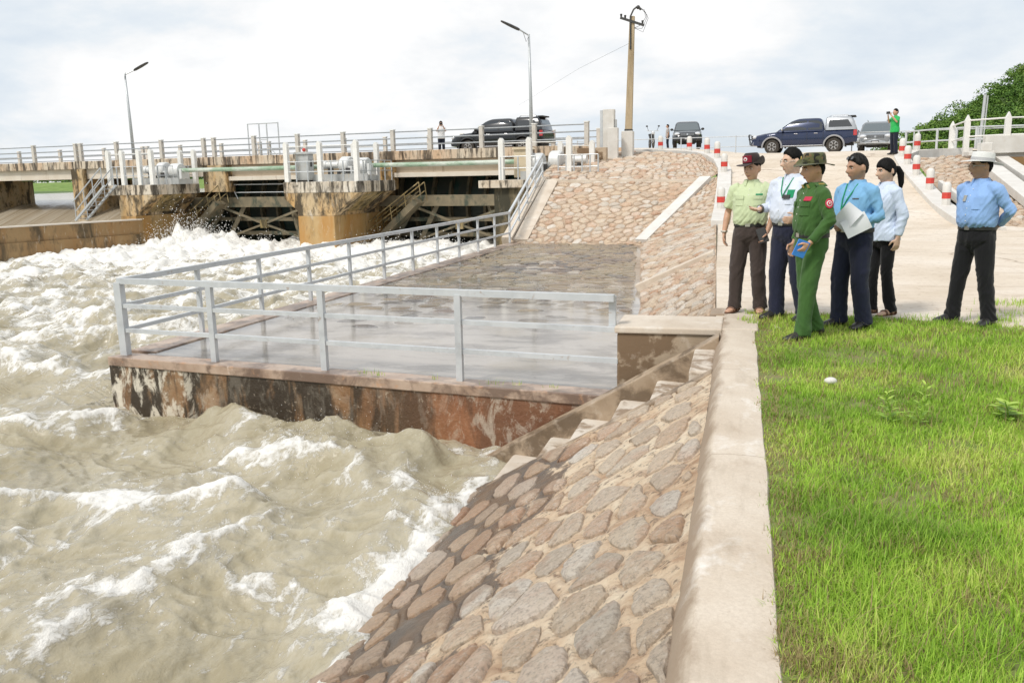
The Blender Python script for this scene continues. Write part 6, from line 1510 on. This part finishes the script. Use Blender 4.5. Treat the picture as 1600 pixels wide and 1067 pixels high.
    if glasses:
        on_head = glasses == 'head'; G = HM @ (Matrix.Translation((0, -.008, .040)) @ Matrix.Rotation(R(36), 4, 'X') if on_head else Matrix.Identity(4))
        mb = MB()
        for s_ in (-1, 1):
            mb.tube([G @ Vector((s_*.033+.024*math.cos(a), .098-.006*abs(math.cos(a)), .006+.017*math.sin(a))) for a in np.linspace(0, 2*math.pi, 15)], .0024, 5)
            mb.tube([G @ Vector((s_*.057, .092, .012)), G @ Vector((s_*.077, .02, .010)), G @ Vector((s_*.076, -.02, .0))], .0024, 5)
        mb.tube([G @ Vector((-.010, .098, .012)), G @ Vector((.010, .098, .012))], .0024, 5)
        go = part(mb, 'glasses', M_metal if not on_head else M_plastic)
        for s_ in (-1, 1):
            mb = MB(); mb.add([G @ Vector((s_*.033+.022*math.cos(a), .097, .006+.0155*math.sin(a))) for a in np.linspace(0, 2*math.pi, 13)[:-1]], [tuple(range(12))]); part(mb, 'lens', M_lensg if not on_head else M_glass, go)
    if hat: hat(S4 @ HM, body)
    body['k'] = k; return body, HM, S4
def clear_lens():
    m, nt, b = nodes_of('spectacle_lens'); tr = N(nt, 'ShaderNodeBsdfTransparent'); gl = N(nt, 'ShaderNodeBsdfGlossy', {'Roughness': .02}); mx = N(nt, 'ShaderNodeMixShader', {0: .14, 1: tr.outputs[0], 2: gl.outputs[0]})
    out = [x for x in nt.nodes if x.type == 'OUTPUT_MATERIAL'][0]; nt.links.new(mx.outputs[0], out.inputs[0]); nt.nodes.remove(b); return m
M_lensg = clear_lens()
def bush_hat(m, badge=None, up_side=-1, brim=.155, crown=.105, band=None, flat=False, tilt=0):
    def f(M, parent):
        M = M @ Matrix.Translation((0, -.008, .052)) @ Matrix.Rotation(R(tilt), 4, 'X')
        mb = MB(); n = 40; rings = []
        cr = [(1.0, 0), (.99, .03), (.95, .065), (.88, .085), (.70, crown*.92), (.40, crown*.86), (.05, crown*.84)] if not flat else [(1.0, 0), (.99, .035), (.97, .062), (.92, .075), (.6, .080), (.05, .080)]
        for s_, z in cr: rings.append([M @ Vector((.083*s_*math.cos(a), .103*s_*math.sin(a), z*(1 + (0 if flat else .0)))) for a in np.linspace(0, 2*math.pi, n+1)[:-1]])
        mb.loft(rings, caps=False); top = mb
        rings = []
        for q in (0, .25, .5, .75, 1.0, 1.0, .5, 0):
            rr = []
            lower = len(rings) > 4
            for a in np.linspace(0, 2*math.pi, n+1)[:-1]:
                ca, sa = math.cos(a), math.sin(a); w = brim-.085
                sideup = max(0, up_side*ca)**2.2 if up_side else 0
                rad = w*q*(1-.45*sideup); z = (-.012*q + .018*q*abs(ca)*(.5) + .075*sideup*q**1.3 - .012*q*abs(sa)) - (.004 if lower else 0)
                rr.append(M @ Vector(((.083+rad)*ca, (.103+rad*.95)*sa, z)))
            rings.append(rr)
        mb.loft(rings, caps=False); ho = mb.build('hat', m, parent, smooth=.9)
        mb = MB(); mb.loft([[M @ Vector((.0845*s_*math.cos(a), .1045*s_*math.sin(a), z)) for a in np.linspace(0, 2*math.pi, n+1)[:-1]] for s_, z in ((1.0, .002), (1.012, .003), (1.002, .026), (.985, .027))], caps=False); mb.build('hat_band', band or m, ho, smooth=.8)
        if badge: badge(M, ho)
    return f
M_maroonhat = cloth_mat('brown_hat_felt', (.045, .030, .028)); M_maroon = cloth_mat('maroon_badge', (.22, .015, .03)); M_camo = cloth_mat('camouflage_cloth', (.10, .105, .045), camo=[((.045, .05, .02), .52), ((.16, .11, .05), .56), ((.02, .02, .015), .60)])
M_whitehat = cloth_mat('white_hat_cloth', (.70, .70, .68)); M_greyband = cloth_mat('grey_hat_band', (.42, .42, .42))
M_red_ = pmat('badge_red', (.50, .02, .06), None, 8, .6); M_badgew = pmat('badge_white', (.75, .72, .70), None, 8, .6); M_gold = pmat('badge_gold', (.55, .42, .12), None, 8, .4, .5)
def front_badge(M, ho):
    mb = MB(); mb.loft([[M @ Vector(((.087+e)*math.sin(a), (.106+e)*math.cos(a), z)) for a in np.linspace(-.75+.2, .75-.05, 9)] for e, z in ((-.008, .008), (.004, .010), (.003, .078), (-.01, .080))], closed=False); mb.build('badge', M_maroon, ho)
    mb = MB(); mb.ball((0, 0, 0), (.020, .004, .020), 12, 6); mb.xform(M @ Matrix.Translation((.012, .112, .042))); e = mb.build('emblem', M_badgew, ho); mb = MB(); mb.ball((0, 0, 0), (.012, .005, .012), 10, 6); mb.xform(M @ Matrix.Translation((.012, .1135, .042))); mb.build('emblem_centre', M_red_, ho)
# cloth colours
C_lime = cloth_mat('pale_green_shirt', (.56, .64, .40)); C_brown = cloth_mat('brown_trousers', (.058, .043, .038)); C_white = cloth_mat('white_shirt', (.62, .68, .80), c2=(.70, .75, .85)); C_navy = cloth_mat('navy_trousers', (.016, .019, .042))
C_army = cloth_mat('army_green', (.045, .115, .026), c2=(.058, .135, .032)); C_blue = cloth_mat('sky_blue_shirt', (.20, .42, .66)); C_lblue = cloth_mat('light_blue_shirt', (.27, .44, .76)); C_blk = cloth_mat('black_trousers', (.010, .010, .012)); C_wwhite = cloth_mat('woman_white_shirt', (.60, .68, .82))
def on_torso(mb, nm, m, body, S4, x0, x1, z0, z1, out, bl_=0., width=1., lean=0., parent=None, thick=.006, nseg=6, tiltz=0.):
    """thin panel lying on the chest between x0..x1, z0..z1"""
    def yy(x, z):
        ry = np.interp(z, [.975, 1.03, 1.10, 1.20, 1.29, 1.365, 1.415], [.117+bl_*.55, .134+bl_*1.15, .138+bl_*1.3, .138+bl_*.75, .130+bl_*.2, .098, .068]); rx = np.interp(z, [1.0, 1.1, 1.29, 1.365], [.166, .174, .182, .165])*width
        return ry*(max(0, 1-abs(x/rx)**2.4))**(1/2.4) + lean*z
    rings = []
    for i in range(nseg+1):
        x = x0+(x1-x0)*i/nseg; t = tiltz*(x-x0)
        rings.append([(x, yy(x, z0)+out-.004, z0+t), (x, yy(x, z0)+out+thick, z0+t), (x, yy(x, z1)+out+thick, z1+t), (x, yy(x, z1)+out-.004, z1+t)])
    mb.loft(rings); mb.xform(S4); return mb.build(nm, m, parent or body)
gz = lambda x, y: float(lawn_z(np.array(x), np.array(y)))

# 1 --- man in the pale green shirt
b1_, H1, S1 = person('man in pale green shirt, brown trousers and dark hat with maroon badge', (.10, 9.84, .025), R(168), 1.69, SK1, C_lime, C_brown, M_sandal, .012, sleeve='short', head=(-14, -10, 3), width=1.03,
    arms={'R': dict(el=(.255, -.05, 1.12), wr=(.275, .03, .88), hd=(-.05, .1, -1), pn=(-1, .1, 0)), 'L': dict(el=(-.255, -.06, 1.12), wr=(-.20, .10, .90), hd=(.18, .35, -.75), pn=(.9, .35, .2), curl=.6)},
    legs={'R': dict(kn=(.125, .03, .48), an=(.145, .0, .085), yaw=-16), 'L': dict(kn=(-.105, .02, .48), an=(-.125, -.06, .085), yaw=8)}, hat=bush_hat(M_maroonhat, front_badge, -1, .150, .115, tilt=9), leg_w=1.02)
for s_ in (-1, 1):
    on_torso(MB(), 'pocket', C_lime, b1_, S1, s_*.10-.045, s_*.10+.045, 1.185, 1.285, .002, .012, 1.03); on_torso(MB(), 'pocket_flap', C_lime, b1_, S1, s_*.10-.049, s_*.10+.049, 1.255, 1.292, .008, .012, 1.03)
on_torso(MB(), 'name_tag', M_lany, b1_, S1, -.145, -.075, 1.298, 1.312, .006, .012, 1.03)
mb = MB(); mb.tube([Vector((.275, .03, .90))+Vector((.032*math.cos(a), .030*math.sin(a), 0)) for a in np.linspace(0, 2*math.pi, 13)], .010, 6); mb.xform(S1); mb.build('watch', M_metal, b1_)
def held(name, body, M, size, m, label, cat, bevel=.004, more=None):
    mb = MB(); x, y, z = size; mb.box(-x/2, x/2, -y/2, y/2, -z/2, z/2); o = mb.build(name, m, bevel=bevel)
    W = Matrix.Translation(body.location) @ Matrix.Rotation(body.rotation_euler[2], 4, 'Z')
    o.matrix_world = W @ M; tag(o, label, cat); return o
def hold_m(p, rx, ry, rz_): return Matrix.Translation(p) @ Matrix.Rotation(R(rz_), 4, 'Z') @ Matrix.Rotation(R(ry), 4, 'Y') @ Matrix.Rotation(R(rx), 4, 'X')
held('wallet', b1_, hold_m((-.165, .155, .865), 15, 20, 10), (.10, .025, .16), M_plastic, 'black wallet in the hand of the man in pale green', 'wallet')
# 2 --- man in the white shirt pointing
b2_, H2, S2 = person('man in white shirt with spectacles holding out his forearm', (.50, 9.45, .02), R(138), 1.76, SK2, C_white, C_navy, M_shoe, .045, head=(-24, -5, 0), glasses='face', width=1.07,
    arms={'R': dict(el=(.255, .02, 1.13), wr=(.17, .27, 1.12), hd=(-.25, 1, -.05), pn=(-.15, .05, 1), curl=.25), 'L': dict(el=(-.26, -.06, 1.13), wr=(-.20, .15, 1.03), hd=(.35, .9, -.1), pn=(.9, -.3, .2), curl=.7)},
    legs={'R': dict(kn=(.11, .04, .49), an=(.12, .02, .085), yaw=-12), 'L': dict(kn=(-.11, .0, .49), an=(-.13, -.10, .085), yaw=10)}, leg_w=1.08, hair_kw=dict(thick=.011, top=.010, seed=3))
on_torso(MB(), 'pocket', C_white, b2_, S2, -.15, -.06, 1.17, 1.28, .003, .045, 1.07)
mb = MB(); mb.tube([(.062, -.02, 1.46), (.055, .075, 1.42), (.01, .150, 1.30), (-.02, .168, 1.24)], .006, 5); mb.tube([(-.062, -.02, 1.46), (-.06, .06, 1.42), (-.04, .150, 1.30), (-.02, .168, 1.24)], .006, 5); mb.xform(S2); mb.build('lanyard', M_lany, b2_)
on_torso(MB(), 'id_card', M_lany, b2_, S2, -.13, -.065, 1.235, 1.31, .010, .045, 1.07); on_torso(MB(), 'phone_pouch', M_plastic, b2_, S2, -.105, -.03, 1.225, 1.262, .018, .045, 1.07)
mb = MB(); mb.tube([Vector((.18, .245, 1.12))+Vector((.040*math.cos(a), 0, .036*math.sin(a))) for a in np.linspace(0, 2*math.pi, 13)], .010, 6); mb.xform(S2); mb.build('watch', M_dark, b2_)
# 3 --- officer in green uniform
def army_badge(M, ho):
    mb = MB(); mb.ball((0, 0, 0), (.012, .004, .016), 10, 6); mb.xform(M @ Matrix.Translation((.02, .106, .05))); mb.build('badge', M_gold, ho)
b3_, H3, S3 = person('officer in green uniform and camouflage bush hat holding a blue notebook', (.64, 8.47, gz(.64, 8.47)), R(113), 1.685, SK1, C_army, C_army, M_shoe, .022, head=(-6, -8, 0), width=1.04,
    arms={'L': dict(el=(-.25, -.035, 1.12), wr=(-.225, .13, .925), hd=(.12, .55, -.65), pn=(.85, .2, .35), curl=.55), 'R': dict(el=(.245, -.05, 1.12), wr=(.22, .06, .90), hd=(0, .3, -1))},
    legs={'L': dict(kn=(-.105, .07, .48), an=(-.115, .11, .085), yaw=6), 'R': dict(kn=(.105, -.01, .48), an=(.115, -.14, .10), yaw=-8)}, hat=bush_hat(M_camo, army_badge, 1, .160, .10, tilt=7), hair=M_hair, leg_w=1.0, hair_kw=dict(thick=.006, top=.0))
for s_ in (-1, 1):
    on_torso(MB(), 'pocket', C_army, b3_, S3, s_*.10-.046, s_*.10+.046, 1.165, 1.28, .004, .022, 1.04); on_torso(MB(), 'pocket_flap', C_army, b3_, S3, s_*.10-.05, s_*.10+.05, 1.245, 1.287, .011, .022, 1.04)
    mb = MB(); mb.box(-.030, .030, -.05, .05, 0, .008); mb.xform(Matrix.Translation((s_*.115, -.005, 1.437)) @ Matrix.Rotation(R(s_*26), 4, 'Y')); mb.xform(S3); eo = mb.build('shoulder_board', C_army, b3_)
    mb = MB(); mb.box(-.012, .012, -.03, .02, .008, .013); mb.xform(Matrix.Translation((s_*.115, -.005, 1.437)) @ Matrix.Rotation(R(s_*26), 4, 'Y')); mb.xform(S3); mb.build('rank_mark', M_gold, eo)
    mb = MB(); mb.box(-.014, .014, -.004, .004, -.016, .016); mb.xform(Matrix.Translation((s_*.05, .085, 1.425)) @ Matrix.Rotation(R(-30), 4, 'X')); mb.xform(S3); mb.build('collar_badge', M_gold, b3_)
on_torso(MB(), 'ribbon_bar', M_red_, b3_, S3, -.145, -.07, 1.298, 1.335, .006, .022, 1.04)
PM = Matrix.Translation((-.272, -.012, 1.275)) @ Matrix.Rotation(R(12), 4, 'Y')
for nm, m, sz, dx in (('shoulder_patch', M_red_, (.004, .040, .045), 0), ('patch_ring', M_badgew, (.005, .027, .027), -.002), ('patch_disc', M_red_, (.006, .020, .020), -.004), ('patch_star', M_badgew, (.007, .009, .009), -.0055)):
    mb = MB(); mb.ball((dx, 0, 0), sz, 14, 8); mb.xform(PM); mb.xform(S3); mb.build(nm, m, b3_)
M_nb = pmat('blue_cover', (.04, .20, .62), (.05, .24, .66), 4, .5)
held('notebook', b3_, hold_m((-.205, .205, .865), 20, -12, -15), (.02, .11, .155), M_nb, 'bright blue notebook held by the officer', 'notebook')
# 4 --- man in the sky blue shirt with papers
b4_, H4, S4_ = person('man in sky blue shirt with dark glasses pushed up on his hair', (1.08, 9.06, gz(1.08, 9.06)), R(130), 1.68, SK3, C_blue, C_navy, M_shoe, .050, head=(-14, -8, 0), glasses='head', hair=M_hairg, width=1.08,
    arms={'L': dict(el=(-.27, -.03, 1.12), wr=(-.10, .20, 1.03), hd=(.75, .5, -.1), pn=(.2, -.9, -.1), curl=.6), 'R': dict(el=(.26, -.02, 1.12), wr=(.14, .22, 1.0), hd=(-.35, .9, -.05), pn=(-.9, 0, .2), curl=.6)},
    legs={'R': dict(kn=(.11, .05, .48), an=(.12, .03, .085), yaw=-10), 'L': dict(kn=(-.11, .02, .48), an=(-.13, -.05, .085), yaw=8)}, leg_w=1.1, hair_kw=dict(thick=.012, top=.010, seed=5))
mb = MB(); mb.tube([(.062, -.02, 1.46), (.06, .07, 1.42), (.03, .155, 1.28), (.015, .185, 1.18)], .007, 5); mb.tube([(-.062, -.02, 1.46), (-.062, .06, 1.42), (-.03, .155, 1.28), (.01, .185, 1.18)], .007, 5); mb.xform(S4_); mb.build('lanyard', M_lany, b4_)
on_torso(MB(), 'pocket', C_blue, b4_, S4_, -.15, -.06, 1.17, 1.28, .003, .050, 1.08); on_torso(MB(), 'pen', M_dark, b4_, S4_, -.14, -.085, 1.283, 1.292, .010, .050, 1.08)
W4 = Matrix.Translation(b4_.location) @ Matrix.Rotation(b4_.rotation_euler[2], 4, 'Z')
def sheet_of_paper(M, label, bend):
    mb = MB(); mb.loft([[(x, bend*(x/.15)**2*.03, -.12), (x, bend*(x/.15)**2*.03+.02*bend, 0), (x, bend*(x/.15)**2*.03+.006, .12), (x, bend*(x/.15)**2*.03+.010, .12), (x, bend*(x/.15)**2*.03+.02*bend+.004, 0), (x, bend*(x/.15)**2*.03+.004, -.12)] for x in np.linspace(-.085, .085, 7)])
    o = mb.build('paper_sheaf', M_paper, smooth=.7); o.matrix_world = W4 @ M; tag(o, label, 'paper')
sheet_of_paper(hold_m((-.12, .235, 1.10), 12, -38, 32), 'white printed sheets held against the blue shirt', 1)
sheet_of_paper(hold_m((-.20, .20, 1.03), 20, -62, 38), 'lower white sheet sticking out under the man\'s forearm', -1)
held('phone', b4_, hold_m((.06, .30, 1.0), 70, 0, 20), (.075, .012, .15), M_nb, 'blue phone in the hand below the papers', 'phone')
# 5 --- woman
W5LINE = ([0, .5, .85, 1.15, 1.4, 1.7, 2.1, 2.6, 3.15], [.42, .40, .30, .05, -.10, -.25, -.50, -.60, -.60])
b5_, H5, S5 = person('woman in white shirt and black trousers with a ponytail', (1.47, 9.93, .015), R(122), 1.645, SK2, C_wwhite, C_blk, M_sandal, 0., head=(-8, -10, 0), female=True, width=.93, hairline=W5LINE, tuck=False, belt=False,
    arms={'L': dict(el=(-.225, -.05, 1.11), wr=(-.225, .0, .87), hd=(0, .15, -1), pn=(1, 0, 0)), 'R': dict(el=(.225, -.02, 1.11), wr=(.22, .06, .88), hd=(0, .2, -1), pn=(-1, 0, 0))},
    legs={'R': dict(kn=(.085, .04, .48), an=(.085, .03, .085), yaw=-6), 'L': dict(kn=(-.085, .0, .48), an=(-.10, -.07, .085), yaw=6)}, leg_w=.80, hair_kw=dict(thick=.012, top=.006, seed=8))
mb = MB(); mb.tube([H5 @ Vector((0, -.085, .02)), H5 @ Vector((0, -.13, .0)), H5 @ Vector((.0, -.155, -.06)), H5 @ Vector((0, -.150, -.15)), H5 @ Vector((.0, -.135, -.23))], [.022, .030, .036, .030, .010], 12); mb.xform(S5); mb.build('ponytail', M_hair, b5_, smooth=True)
# 6 --- man in the light blue shirt and white hat
b6_, H6, S6 = person('man in light blue shirt and white brimmed hat, hands behind his back', (2.28, 9.55, .0), R(128), 1.69, SK3, C_lblue, C_blk, M_shoe, .035, head=(-28, -2, 0), glasses='face', width=1.06,
    arms={'R': dict(el=(.275, -.10, 1.14), wr=(.10, -.20, .98), hd=(-1, -.05, -.15), pn=(0, 1, 0), curl=.5), 'L': dict(el=(-.275, -.10, 1.14), wr=(-.07, -.225, 1.0), hd=(1, -.05, -.2), pn=(0, 1, 0), curl=.5)},
    legs={'R': dict(kn=(.13, .05, .48), an=(.17, .06, .085), yaw=-14), 'L': dict(kn=(-.12, -.02, .48), an=(-.17, -.06, .085), yaw=12)}, hat=bush_hat(M_whitehat, None, 0, .172, .105, M_greyband, True, 9), leg_w=1.0, hair_kw=dict(thick=.007, top=.0))
on_torso(MB(), 'pocket', C_lblue, b6_, S6, -.15, -.055, 1.165, 1.28, .003, .035, 1.06); on_torso(MB(), 'clip_badge', M_metal, b6_, S6, .03, .065, 1.24, 1.30, .006, .035, 1.06)
# --- small figures on the road
def far_person(label, loc, rz, shirt, tr, arms, head=(0, 0, 0), h=1.68, hair=M_hair):
    return person(label, loc, rz, h, SK1, shirt, tr, M_shoe, 0., arms=arms, head=head, voxel=.02, detail=False, sleeve='short', tuck=False, belt=False)
C_tgreen = cloth_mat('green_tee', (.03, .42, .10)); C_dnavy = cloth_mat('dark_jeans', (.012, .016, .03)); C_tw = cloth_mat('white_tee', (.74, .74, .74)); C_plaid = cloth_mat('grey_shirt', (.40, .36, .34))
cam_arms = {'R': dict(el=(.23, .10, 1.20), wr=(.09, .27, 1.47), hd=(-.4, .3, .7), pn=(-.6, -.3, .2)), 'L': dict(el=(-.23, .10, 1.20), wr=(-.09, .27, 1.47), hd=(.4, .3, .7), pn=(.6, -.3, .2))}
fp = pt_at(1396, 238, 36.2); fp.z = float(zground(fp.x, fp.y)); far_person('man in bright green shirt and jeans filming with a phone', fp, R(118), C_tgreen, C_dnavy, cam_arms, (0, 4, 0))
o = held('camera_phone', bpy.data.objects[[x.name for x in COL.objects if x.name.startswith('person')][-1]], hold_m((0, .33, 1.54), 0, 0, 0), (.17, .04, .09), M_plastic, 'black phone held up by the man in green', 'phone')
fp = Vector(BL(-5.05, 1.7, 2.55)); q, _, _ = far_person('man in white top and dark trousers photographing from the bridge', fp, R(200), C_tw, C_dnavy, cam_arms, (0, -4, 0))
held('camera', q, hold_m((0, .34, 1.54), 0, 0, 0), (.15, .10, .10), M_plastic, 'black camera held by the man on the bridge', 'camera')
fp = pt_at(1043, 233, 60.5); fp.z = float(zground(fp.x, fp.y)); far_person('person in pale shirt standing at the black car', fp, R(100), C_plaid, C_dnavy, {}, (0, 0, 0), 1.62)
bpy.data.scenes.remove(TMP)

# ================================================================ grass and weeds on the lawn
def blade_material():
    m, nt, b = nodes_of('grass_blade')
    at = N(nt, 'ShaderNodeAttribute', attribute_name='tone').outputs['Fac']
    col = ramp(nt, at, [(.0, (.36, .26, .14)), (.10, (.40, .32, .15)), (.16, (.22, .38, .045)), (.40, (.34, .56, .06)), (.68, (.44, .64, .085)), (.88, (.56, .68, .13)), (1., (.64, .66, .22))])
    nt.links.new(col, b.inputs['Base Color']); b.inputs['Roughness'].default_value = .5; b.inputs['Specular IOR Level'].default_value = .3
    tl = N(nt, 'ShaderNodeBsdfTranslucent', {'Color': col}); mx = N(nt, 'ShaderNodeMixShader', {0: .35, 1: b.outputs[0], 2: tl.outputs[0]})
    out = [x for x in nt.nodes if x.type == 'OUTPUT_MATERIAL'][0]; nt.links.new(mx.outputs[0], out.inputs[0]); return m
M_blade = blade_material()
def blades(name, P, L, Wd, lean_a, lean, tone, m, segs=3):
    n = len(P); ts = np.linspace(0, 1, segs+1); d = np.stack([np.cos(lean_a), np.sin(lean_a)], 1); s_ = np.stack([-d[:, 1], d[:, 0]], 1)
    V = np.empty((n, 2*segs+1, 3))
    for i, t in enumerate(ts):
        out = (lean*L*t**1.7)[:, None]*d; z = P[:, 2]+L*t*np.sqrt(np.clip(1-(lean*t**.8)**2*.7, .05, 1))
        w = Wd*(1-t**1.6)*.5 if i < segs else None
        if i < segs:
            V[:, 2*i, :2] = P[:, :2]+out-s_*w[:, None]; V[:, 2*i+1, :2] = P[:, :2]+out+s_*w[:, None]; V[:, 2*i, 2] = z; V[:, 2*i+1, 2] = z
        else: V[:, 2*segs, :2] = P[:, :2]+out; V[:, 2*segs, 2] = z
    k = 2*segs+1; F = []
    for i in range(segs-1): F += [(2*i, 2*i+1, 2*i+3), (2*i, 2*i+3, 2*i+2)]
    F.append((2*segs-2, 2*segs-1, 2*segs)); F = (np.array(F)[None]+k*np.arange(n)[:, None, None]).reshape(-1, 3)
    o = np_mesh(name, V.reshape(-1, 3), F, m); point_attr(o, 'tone', np.repeat(tone, k)); return o
rg = np.random.default_rng(77)
def scatter(n, x0, x1, y0, y1): return rg.uniform(x0, x1, n), rg.uniform(y0, y1, n)
xs_, ys_ = [], []
# even cover where the lawn is seen, thinner to the side of it
for n, x0, x1, y0, y1 in ((100000, .11, 1.45, 2.0, 4.0), (112000, .11, 2.2, 4.0, 6.5), (108000, .11, 3.2, 6.5, 10.2)):
    a, b = scatter(n, x0, x1, y0, y1); w = x1-x0
    a = np.where(rg.uniform(size=n) < .68, a, x1 + rg.exponential(w*.32/.68, n)); k = a < 6.5; xs_.append(a[k]); ys_.append(b[k])
x = np.concatenate(xs_); y = np.concatenate(ys_)
edge = np.interp(x, [0, .25, 2.75, 14], [9.95, 9.93, 9.45, 8.6]) + .12*fbm(x*2.2, x*0+3, 5)
den = fbm(x*1.6, y*1.6, 91, 4); cut = fbm(x*5, y*5, 92, 3)
left = .185 + .05*fbm(y*3.0, y*0+1, 93, 3)
keep = (y < edge+.02*rg.normal(size=len(x))) & (x > left-.02+.02*rg.normal(size=len(x))) & (rg.uniform(size=len(x)) < .62+.55*den+.25*cut)
x, y, den = x[keep], y[keep], den[keep]; n = len(x)
tall = sstep(-.1, .7, fbm(x*.8+4, y*.8, 95, 3)); near = sstep(.45, .2, x)
L = (.028+.045*rg.uniform(size=n)**1.4+.045*tall*rg.uniform(size=n))*(1-.35*near); L *= np.where(rg.uniform(size=n) < .03, 1.7, 1)
P = np.stack([x, y, lawn_z(x, y)-.006], 1)
patch = fbm(x*1.1, y*1.1, 96, 4); tone = .50+.50*patch+.17*rg.normal(size=n)
dry = rg.uniform(size=n) < (.09+.30*sstep(.05, .6, fbm(x*2.4, y*2.4, 97, 3))+.30*near); tone = np.clip(np.where(dry, rg.uniform(0, .13, n), np.clip(tone, .17, 1)), 0, 1)
g = blades('grass', P, L, (.0026+.0030*rg.uniform(size=n))*(1+.13*(y-2)), rg.uniform(0, 2*math.pi, n), rg.uniform(.15, 1.0, n), tone, M_blade, 2)
tag(g, 'short bright green grass covering the lawn', 'grass', kind='stuff')
# long dry stalks lying about
n = 260; x, y = scatter(n, .35, 4, 2.2, 9.3); P = np.stack([x, y, lawn_z(x, y)+.01], 1)
o = blades('dry_stalks', P, rg.uniform(.10, .26, n), np.full(n, .004), rg.uniform(0, 6.28, n), rg.uniform(.7, 1.2, n), rg.uniform(.02, .12, n), M_blade, 4); tag(o, 'dry straw stalks among the grass', 'straw', kind='stuff')
# tufts in the joints of the pavement and on the platform rim
tx, ty, tz = [], [], []
for cx, cy, cz_, n, s0 in ((-4.2, 9.1, -.67, 14, .06), (-4.0, 9.06, -.67, 10, .04), (-3.3, 8.98, -.67, 10, .03), (-2.6, 8.88, -.67, 14, .05), (-2.3, 8.85, -.67, 12, .05), (-1.9, 8.8, -.67, 8, .04), (.08, 9.3, .03, 40, .05), (.14, 9.05, .04, 40, .04), (3.2, 11.0, 0, 260, .22), (3.7, 10.7, 0, 240, .25), (2.9, 10.2, 0, 160, .2), (2.6, 9.75, 0, 200, .15), (1.9, 9.8, 0, 90, .12), (.12, 9.75, .02, 30, .03)):
    tx.append(cx+rg.normal(size=n)*s0); ty.append(cy+rg.normal(size=n)*s0*.6); tz.append(np.full(n, cz_))
x, y, z = map(np.concatenate, (tx, ty, tz)); n = len(x)
o = blades('grass_tufts', np.stack([x, y, z-.005], 1), rg.uniform(.03, .09, n), np.full(n, .006), rg.uniform(0, 6.28, n), rg.uniform(.1, .8, n), rg.uniform(.2, .9, n), M_blade); tag(o, 'small grass tufts in the concrete joints', 'grass', kind='stuff')
# broad-leaved weeds
M_weed = leaf_material('weed_leaf', [(0, (.16, .28, .03)), (.5, (.26, .42, .05)), (1, (.40, .52, .10))], .5)
def weed(x, y, h, n, ll, label, seed, spread=.35, flat=0.):
    rw = random.Random(seed); z0 = float(lawn_z(np.array(x), np.array(y)))
    r = empty('weed_plant', (x, y, z0), 0, label, 'weed')
    mb = MB(); lean = Vector((rw.uniform(-.05, .05), rw.uniform(-.05, .05), h)); mb.tube([(0, 0, -.02), lean*.5+Vector((.01, 0, 0)), lean], [.006, .005, .003], 6)
    so = mb.build('stem', M_weed, r); point_attr(so, 'tone', np.full(len(so.data.vertices), .3))
    for i in range(n):
        t = .12+.88*(i/n); a = i*2.4+rw.uniform(-.3, .3); l = ll*(1-.45*t)*rw.uniform(.8, 1.2); w = l*.17*(1+flat)
        d = Vector((math.cos(a), math.sin(a), 0)); up = Vector((0, 0, 1)); s_ = Vector((-d.y, d.x, 0)); p = lean*t; q = .35+.5*t-flat*.4
        ax = [p, p+d*l*.35+up*l*.35*q, p+d*l*.7+up*l*.55*q, p+d*l+up*l*.55*q]
        v = [ax[0], ax[1]-s_*w, ax[1]-up*w*.25, ax[1]+s_*w, ax[2]-s_*w*.8, ax[2]-up*w*.2, ax[2]+s_*w*.8, ax[3]]
        mb = MB(); mb.add(v, [(0, 1, 2), (0, 2, 3), (1, 4, 5, 2), (2, 5, 6, 3), (4, 7, 5), (5, 7, 6)]); o = mb.build('leaf', M_weed, r, smooth=True)
        point_attr(o, 'tone', np.full(8, .35+.65*t*rw.uniform(.7, 1)))
def gp_(px, py):
    d = CF*FPX + CR*(px-HALF) - CU*(py-533.5); t = -1.6/d.z; return d.x*t, d.y*t
x, y = gp_(1392, 668); weed(x, y, .20, 22, .10, 'leafy green weed standing upright in the lawn', 1)
x, y = gp_(1432, 672); weed(x, y, .27, 20, .085, 'tall thin weed behind the leafy one', 2)
x, y = gp_(1575, 655); weed(x, y, .13, 16, .13, 'broad-leaved weed at the edge of the picture', 3, flat=.9)
# white pebble
x, y = gp_(1297, 608); mb = MB(); mb.ball((0, 0, .02), (.045, .035, .028), 12, 8); mb.v = [(a*(1+.15*math.sin(9*b+5*c)), b*(1+.12*math.sin(7*a+3)), c*(1+.1*math.sin(11*a))) for a, b, c in mb.v]
o = mb.build('pebble', M_white, smooth=True); o.location = (x, y, float(lawn_z(np.array(x), np.array(y)))+.02); tag(o, 'white stone lying in the grass', 'stone')
